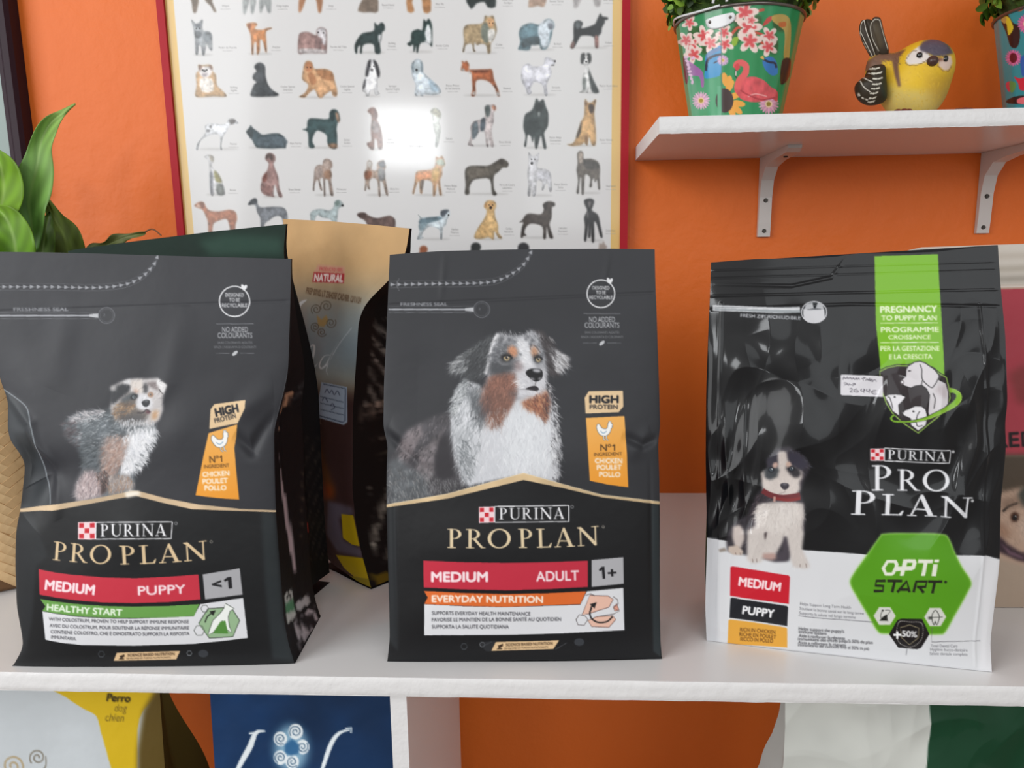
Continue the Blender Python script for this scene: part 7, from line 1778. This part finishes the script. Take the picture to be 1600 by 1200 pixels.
    lathe('leaf_core', [(RT * .80, .0), (RT * .97, .020), (RT * .92, .045), (RT * .6, .068), (0, .076)], M_core_leaf, pl, (ax[0], ax[1], SZ + BH - .004), 40)
    n = leaf_n
    ph = rr.uniform(0, 2 * math.pi, n); mu = rr.uniform(-.02, 1, n); s = np.sqrt(1 - mu ** 2)
    R0 = .086 * rr.uniform(.70, 1.05, n)
    D = np.stack([s * np.cos(ph), s * np.sin(ph), mu], 1)
    C0 = np.array([ax[0], ax[1], SZ + BH + .014]) + D * R0[:, None] * [1, 1, .9 * squash]
    nrm = D + rr.normal(0, .6, (n, 3)); nrm /= np.linalg.norm(nrm, axis=1)[:, None]
    tng = np.cross(nrm, rr.normal(0, 1, (n, 3))); tng /= np.linalg.norm(tng, axis=1)[:, None]; bi = np.cross(nrm, tng)
    sh_ = np.array([(-1, 0, 0), (-.5, .42, .12), (.2, .5, .16), (.8, .28, .08), (1, 0, 0), (.8, -.28, .08), (.2, -.5, .16), (-.5, -.42, .12), (0, 0, -.02)])
    ln = rr.uniform(.0065, .0105, n)
    V = C0[:, None] + ln[:, None, None] * (sh_[None, :, 0:1] * tng[:, None] + sh_[None, :, 1:2] * bi[:, None] + sh_[None, :, 2:3] * nrm[:, None])
    F = np.array([(8, k, (k + 1) % 8) for k in range(8)])
    F = (F[None] + np.arange(n)[:, None, None] * 9).reshape(-1, 3)
    cols = np.array([(96, 138, 40), (124, 166, 54), (72, 110, 34), (150, 184, 74), (54, 84, 28)])[rr.integers(0, 5, n)] * rr.uniform(.85, 1.15, (n, 1))
    lf = np_mesh('foliage', V, F, M_leafp, pl, np.repeat(cols[:, None], 9, 1).reshape(-1, 3))
    lf['kind'] = 'stuff'
    return root
U = crop(1040, 0, 6.665)
def flower(cv, c, r, pet, ctr, n=5, ph=0.0, sq=1.0):
    for k in range(n):
        a = math.radians(ph + k * 360 / n)
        q = c + np.array([math.cos(a) * r * .6 * sq, math.sin(a) * r * .6])
        cv.ell(q, r * .48, r * .30, pet, ang=math.degrees(a))
        cv.ell(c + (q - c) * .62, r * .24, r * .17, ctr, ang=math.degrees(a), feather=.4)
    cv.ell(c, r * .26, r * .26, ctr, feather=.5)
def daisy(cv, c, r, pet, ctr, n=20):
    for k in range(n):
        a = math.radians(k * 360 / n)
        cv.ell(c + np.array([math.cos(a), math.sin(a)]) * r * .62, r * .40, r * .11, pet if k % 2 else tuple(int(v * .9) for v in pet), ang=math.degrees(a))
    cv.ell(c, r * .36, r * .36, (236, 206, 170)); cv.ell(c, r * .22, r * .22, ctr)
def paint_flamingo(cv):
    cv.fill(U((0, 780), (590, 780), (590, 1300), (0, 1300)), (84, 164, 120), feather=12)
    cv.fill(U((590, 350), (1200, 350), (1200, 800), (590, 800)), (40, 140, 82), feather=10)
    for p in (((230, 300), (380, 290), (420, 420), (300, 440)), ((420, 330), (560, 380), (520, 520), (380, 560)), ((700, 180), (860, 150), (1000, 180), (960, 340), (760, 300)), ((960, 380), (1150, 360), (1160, 560), (1000, 520)), ((1130, 160), (1270, 200), (1250, 330), (1130, 300)), ((690, 300), (790, 260), (800, 400), (700, 480))):
        cv.fill(U(*p), (44, 92, 44), smooth=4, feather=1, tex=(8, .5))
    cv.fill(U((700, 400), (760, 390), (740, 470), (695, 480)), (140, 176, 50), smooth=3)
    for p in (((290, 500), (340, 440), (420, 450), (480, 420)), ((900, 340), (1000, 360), (1080, 430)), ((660, 400), (740, 300), (790, 290)), ((880, 150), (960, 120), (1030, 100)), ((930, 370), (1010, 450), (1080, 440))): cv.line(U(*p), 4.4, (196, 78, 56), smooth=5)
    wp, pk = (238, 214, 206), (214, 78, 82)
    for c, r in (((400, 375), 16), ((470, 450), 15), ((265, 460), 16), ((295, 570), 15), ((250, 240), 12), ((870, 290), 20), ((880, 430), 19), ((1080, 375), 14), ((1070, 490), 15), ((620, 460), 14), ((830, 130), 20), ((610, 340), 13), ((215, 420), 13), ((895, 215), 10)): flower(cv, U(c)[0], r, wp, pk, 5, r * 7)
    cv.fill(U((1010, 270), (1060, 190), (1120, 170), (1110, 210), (1050, 260)), (196, 66, 58), smooth=4); cv.fill(U((1110, 170), (1220, 150), (1290, 200), (1310, 350), (1280, 640), (1230, 600), (1240, 350), (1190, 280), (1120, 230)), (190, 160, 84), smooth=4); cv.fill(U((1180, 240), (1250, 230), (1250, 280), (1190, 280)), (196, 104, 44), smooth=3)
    cv.fill(U((1210, 640), (1300, 620), (1290, 800), (1200, 880)), (60, 36, 34), smooth=4)
    blue, dk = (52, 146, 200), (34, 40, 66)
    cv.fill(U((415, 600), (450, 540), (540, 495), (580, 490), (582, 760), (500, 810), (410, 815), (415, 700)), blue, smooth=3); cv.fill(U((420, 580), (470, 530), (580, 490), (582, 520), (480, 570), (440, 620)), (96, 130, 176), smooth=3); cv.line(U((425, 740), (435, 640), (490, 590), (582, 570)), 4.0, dk, smooth=5); cv.line(U((500, 660), (540, 640), (582, 615)), 2, dk, smooth=4)
    cv.fill(U((1010, 640), (1050, 600), (1120, 600), (1160, 660), (1165, 770), (1100, 785), (1040, 730)), (50, 120, 190), smooth=4); cv.line(U((1020, 620), (1080, 650), (1140, 660), (1155, 710)), 3.4, dk, smooth=5); cv.fill(U((980, 600), (1020, 580), (1030, 630)), (232, 180, 90))
    cv.fill(U((180, 620), (215, 600), (235, 700), (235, 850), (205, 860)), (100, 30, 66), smooth=4)
    cv.fill(U((230, 640), (320, 690), (390, 760), (400, 900), (370, 900), (350, 800), (260, 780)), (176, 96, 176), smooth=3, a=.85)
    for k in range(9): cv.ell(U((215 + 9 * k, 600 + (k * 37) % 290))[0], 3.4, 2.2, (226, 190, 220), ang=k * 40)
    daisy(cv, U((370, 1050))[0], 14, (234, 186, 214), (170, 150, 60)); daisy(cv, U((1075, 1085))[0], 16, (230, 170, 196), (150, 130, 40)); daisy(cv, U((598, 630))[0], 9, (220, 176, 216), (200, 170, 90))
    for k, (x, y, an) in enumerate(((620, 830, 80), (670, 900, 120), (720, 1000, 160), (760, 1080, 190), (740, 1140, 220), (660, 860, 100), (690, 1160, 250))): cv.ell(U((x, y))[0], 11, 5, (232, 164, 70), ang=an)
    cv.ell(U((615, 1050))[0], 14, 19, (62, 46, 46)); cv.fill(U((540, 900), (588, 900), (588, 1300), (540, 1300)), (92, 168, 128))
    fl, fd = (214, 86, 92), (160, 46, 56)
    cv.fill(U((720, 920), (800, 830), (900, 800), (1010, 830), (1090, 900), (1165, 960), (1160, 1060), (1100, 1030), (1000, 1060), (900, 1065), (800, 1040), (740, 980)), fl, smooth=4, tex=(8, .3))
    cv.line(U((745, 930), (770, 840), (830, 770), (838, 690), (790, 655), (745, 670), (735, 710)), 10, (226, 96, 96), smooth=6); cv.fill(U((720, 680), (760, 665), (775, 710), (745, 740), (725, 720)), (210, 70, 76), smooth=3); cv.fill(U((722, 730), (745, 740), (735, 790), (748, 830), (725, 800)), (40, 34, 38)); cv.line(U((735, 740), (732, 790)), 1.6, (226, 210, 206))
    cv.line(U((860, 1010), (940, 980), (1060, 1010)), 2, (240, 160, 160), smooth=4); cv.line(U((780, 940), (860, 990), (1000, 1040), (1140, 1020)), 2.4, fd, smooth=4, a=.7)
    cv.line(U((582, 300), (588, 1300)), 1.4, (50, 92, 74), a=.8)
axis1 = (.2245, .955, SZ)
ear_o = spline(U((428, 235), (440, 205), (540, 170), (680, 138), (715, 145), (726, 185), (700, 230), (600, 285), (500, 305), (450, 285)), 5)
bucket(axis1, (40, 140, 86), paint_flamingo, 'green tin bucket printed with a pink flamingo and blossoms on the wall shelf', 'clipped green box plant growing in the flamingo bucket',
       ear=(ear_o, U((470, 235), (676, 185))))
def paint_toucan(cv):
    V_ = crop(1480, 0, 6.667)
    cv.fill(V_((560, 200), (620, 140), (690, 240), (750, 280), (755, 420), (720, 500), (660, 480), (620, 360)), (34, 22, 26), smooth=4); cv.fill(V_((575, 190), (620, 170), (660, 200), (690, 300), (640, 370), (620, 260)), (214, 196, 50), smooth=4); cv.fill(V_((560, 210), (590, 180), (620, 190), (600, 250)), (186, 150, 80), smooth=3)
    for c, r in (((690, 605), 13), ((830, 250), 15), ((1000, 700), 14), ((1200, 380), 15)): daisy(cv, V_(c)[0], r, (226, 110, 166), (96, 20, 44))
    cv.ell(V_((690, 605))[0], 6, 8, (96, 22, 40))
    cv.fill(V_((680, 100), (760, 60), (800, 90), (760, 120)), (226, 90, 44), smooth=3)
    cv.fill(V_((770, 600), (860, 580), (900, 700), (800, 800), (770, 740)), (30, 96, 176), smooth=4); cv.fill(V_((700, 800), (760, 820), (860, 800), (860, 930), (760, 940), (740, 870)), (206, 40, 64), smooth=3)
    cv.fill(V_((610, 880), (650, 850), (670, 920), (640, 960)), (206, 60, 84), smooth=3); cv.fill(V_((650, 850), (720, 870), (700, 950), (660, 960)), (90, 150, 80), smooth=3); cv.fill(V_((630, 1040), (740, 1000), (860, 1010), (860, 1080), (640, 1080)), (30, 26, 30), smooth=3); cv.fill(V_((740, 1030), (860, 1010), (860, 1080), (740, 1080)), (226, 110, 120), smooth=3)
bucket((.604, .955, SZ), (36, 140, 150), paint_toucan, 'blue tin bucket printed with a toucan cut by the right edge', 'clipped green box plant in the toucan bucket at the right edge', seed=8)

# ---------------------------------------------------------------- wicker basket and the potted plant behind the left bag
M_cane = mat_plain('cane_strip', (224, 190, 142), .55, vary=(24.0, (190, 150, 102), .35, .7), bump=[(120.0, .25, .001, 3)])
M_cane2 = mat_plain('cane_strip_dark', (212, 176, 128), .55, vary=(24.0, (176, 136, 90), .35, .7), bump=[(120.0, .25, .001, 3)])
M_core = mat_plain('basket_core', (112, 80, 50), .8, bump=(60, .4, .003))
KC = np.array([-.712, .880, 0.0]); KR, KH = .182, .27
bask = empty('wicker_basket', tuple(KC)); tag(bask, 'round woven cane basket standing behind the left edge of the puppy bag', 'basket')
lathe('basket_wall', [(0, .003), (KR - .004, .0015), (KR - .0015, .006), (KR - .0015, KH), (KR - .009, KH), (KR - .009, .008), (0, .008)], M_core, bask, KC, 64)
a_ = np.linspace(0, 2 * math.pi, 90)
tube('rim', np.stack([KC[0] + (KR - .005) * np.cos(a_), KC[1] + (KR - .005) * np.sin(a_), np.full(90, KH)], 1), .006, M_cane, bask)
def strip_mesh(name, sl):
    """one flat cane float, 22 x 7 mm, laid over its neighbours"""
    L_, w, t = .0320, .0108, .0020
    xs = np.linspace(-L_ / 2, L_ / 2, 5); V = []
    for x in xs:
        h = .0013 * (1 - (2 * x / L_) ** 2) + sl * x * .03
        for y, z in ((-w / 2, 0), (-w / 2 * .8, t), (w / 2 * .8, t), (w / 2, 0)): V.append((x, y, z + h))
    F = [(i * 4 + k, (i + 1) * 4 + k, (i + 1) * 4 + k + 1, i * 4 + k + 1) for i in range(4) for k in range(3)] + [(0, 1, 2, 3), (19, 18, 17, 16)]
    me = bpy.data.meshes.new(name); me.from_pydata(V, [], F); me.validate()
    return me
SM = [strip_mesh('cane_strip', 1), strip_mesh('cane_strip', -1)]
SM[0].materials.append(M_cane); SM[1].materials.append(M_cane2)
colw, roww = .0205, .0118
ncol = int(2 * math.pi * KR / colw / 2) * 2
rest = bmesh.new(); made = 0; rk = random.Random(4)
for ci in range(ncol):
    an = 2 * math.pi * ci / ncol; o = ci % 2
    for ri in range(int((KH - .012) / roww)):
        z = .0180 + ri * roww + (roww / 2 if o else 0)
        c = KC + np.array([math.cos(an) * KR, math.sin(an) * KR, z])
        T_ = Vector((-math.sin(an), math.cos(an), 0)); N_ = Vector((math.cos(an), math.sin(an), 0)); Z_ = Vector((0, 0, 1))
        t = math.radians(38 if o else -38) + rk.gauss(0, .05)
        ex = T_ * math.cos(t) + Z_ * math.sin(t); ey = N_.cross(ex)
        M = Matrix(((ex.x, ey.x, N_.x, c[0]), (ex.y, ey.y, N_.y, c[1]), (ex.z, ey.z, N_.z, c[2]), (0, 0, 0, 1)))
        q = proj(c)[0]; facing = (CAM - c) @ np.array(N_) > 0
        if facing and -24 < q[0] < 62 and 560 < q[1] < 960 and made < 296:
            s_ = bpy.data.objects.new('cane_strip', SM[o]); COL.objects.link(s_); s_.parent = bask
            s_.matrix_parent_inverse = Matrix.Translation(bask.location).inverted(); s_.matrix_basis = M; made += 1
        else:
            k0 = len(rest.verts)
            rest.from_mesh(SM[o]); rest.verts.ensure_lookup_table()
            for v in rest.verts[k0:]: v.co = M @ v.co
ro = bm_obj('cane_weave', rest, M_cane, bask); ro['kind'] = 'stuff'
lathe('soil', [(KR - .010, .235), (.10, .243), (0, .247)], M_soil, bask, KC, 40)

M_leaf, _nt, _b = new_mat('lily_leaf')
_at = _nt.nodes.new('ShaderNodeVertexColor'); _at.layer_name = 'print'
_nt.links.new(_at.outputs['Color'], _b.inputs['Base Color']); _b.inputs['Roughness'].default_value = .5; _b.inputs['Specular IOR Level'].default_value = .3
_b.inputs['Transmission Weight'].default_value = 0.0; _b.inputs['Subsurface Weight'].default_value = 0.0
add_bump(_nt, _b, 60.0, .15, .002, 3)
M_stem = mat_plain('lily_stem', (92, 120, 48), .45, bump=(60, .1, .001))
plant = empty('potted_plant', (KC[0], KC[1], .246)); tag(plant, 'broad leaved green houseplant rising behind the puppy bag', 'plant')
def leaf(spine, hw, Y, c1, c2, fold=.5, wave=.0, seed=1, stem=True):
    """spine and half widths in photo pixels at depths Y along the blade"""
    m, k = 44, 15
    S = spline(spine, 12, closed=False); u = np.linspace(0, 1, len(S)); uu = np.linspace(0, 1, m)
    S = np.stack([np.interp(uu, u, S[:, 0]), np.interp(uu, u, S[:, 1])], 1)
    W = np.interp(uu, np.linspace(0, 1, len(hw)), hw); W = np.convolve(np.pad(W, 3, mode='edge'), np.ones(7) / 7, 'valid'); W[-1] = .3
    Yv = np.interp(uu, np.linspace(0, 1, len(Y)), Y)
    T = np.gradient(S, axis=0); T /= np.hypot(T[:, 0], T[:, 1])[:, None]; Nn = np.stack([-T[:, 1], T[:, 0]], 1)
    v = np.linspace(-1, 1, k)
    rr = np.random.default_rng(seed); ph = rr.uniform(0, 6)
    px = S[:, None] + Nn[:, None] * (v[None, :, None] * W[:, None, None]) * (1 + wave * np.sin(uu * 17 + ph)[:, None, None] * np.abs(v)[None, :, None])
    d = rays(px.reshape(-1, 2)); yy = (Yv[:, None] - fold * np.abs(v)[None] ** 1.3 * W[:, None] * .0008 + .004 * np.sin(uu * 14 + ph)[:, None] * v[None] ** 2).ravel()
    P = (CAM + d * (yy / d[:, 1])[:, None]).reshape(m, k, 3)
    vein = (np.sin(np.abs(v)[None] * 9 - uu[:, None] * 26) * .5 + .5) * .16
    t = (np.clip(uu[:, None] * .9 + .1 * v[None], 0, 1))[..., None]
    C = (np.asarray(c1) * (1 - t) + np.asarray(c2) * t) * (1.06 - vein[..., None]); C[:, k // 2] = C[:, k // 2] * .7 + np.array((170, 190, 120)) * .3
    lf = np_mesh('leaf', P, grid_faces(m, k), M_leaf, plant, C)
    sd = lf.modifiers.new('thickness', 'SOLIDIFY'); sd.thickness = .0006
    if stem:
        b = P[0, k // 2]; g = np.array([KC[0] + (b[0] - KC[0]) * .35, KC[1] + (b[1] - KC[1]) * .2, .240])
        mid = (b + g) / 2 + np.array([(b[0] - g[0]) * .1, 0, .02])
        tube('stem', spline(np.array([g, mid, b]), 8, False), .0028, M_stem, plant)
leaf([(54, 392), (50, 350), (46, 312), (58, 262), (64, 225), (78, 195), (100, 175), (118, 162)], [3, 22, 33, 25, 20, 14, 4, .5], (.93, .94, .945, .95), (88, 136, 60), (146, 178, 92), wave=.10, seed=2)
leaf([(-20, 400), (-4, 340), (6, 300), (2, 262), (-10, 232)], [8, 26, 33, 26, 1], (.915, .92, .93, .93), (110, 150, 22), (100, 140, 26), seed=3)
leaf([(30, 440), (26, 400), (20, 365), (8, 338), (-10, 322)], [18, 32, 30, 20, 1], (.90, .90, .905, .91), (80, 124, 26), (112, 150, 40), seed=4)
leaf([(116, 440), (108, 400), (100, 368), (86, 342), (70, 305)], [20, 28, 26, 14, 1], (.985, .98, .975, .97), (74, 90, 34), (118, 140, 58), seed=5)
leaf([(60, 440), (66, 400), (72, 360), (78, 330)], [10, 20, 15, 1], (.95, .955, .96), (70, 100, 32), (90, 120, 48), seed=6)
leaf([(120, 404), (145, 391), (170, 382), (196, 371), (228, 364)], [3, 8, 10, 8, 1], (.97, .975, .98, .985), (74, 84, 44), (112, 118, 66), wave=.35, seed=7)
leaf([(-30, 420), (-6, 395), (8, 385), (14, 400)], [8, 16, 14, 2], (.93, .93, .93), (44, 66, 22), (60, 84, 30), seed=9)
tube('stem', at_y(spline(np.array([(224, 364), (238, 358), (252, 368)]), 8, False), .985), .0010, mat_plain('dry_tip', (110, 70, 40), .6, bump=(60, .1, .001)), plant)
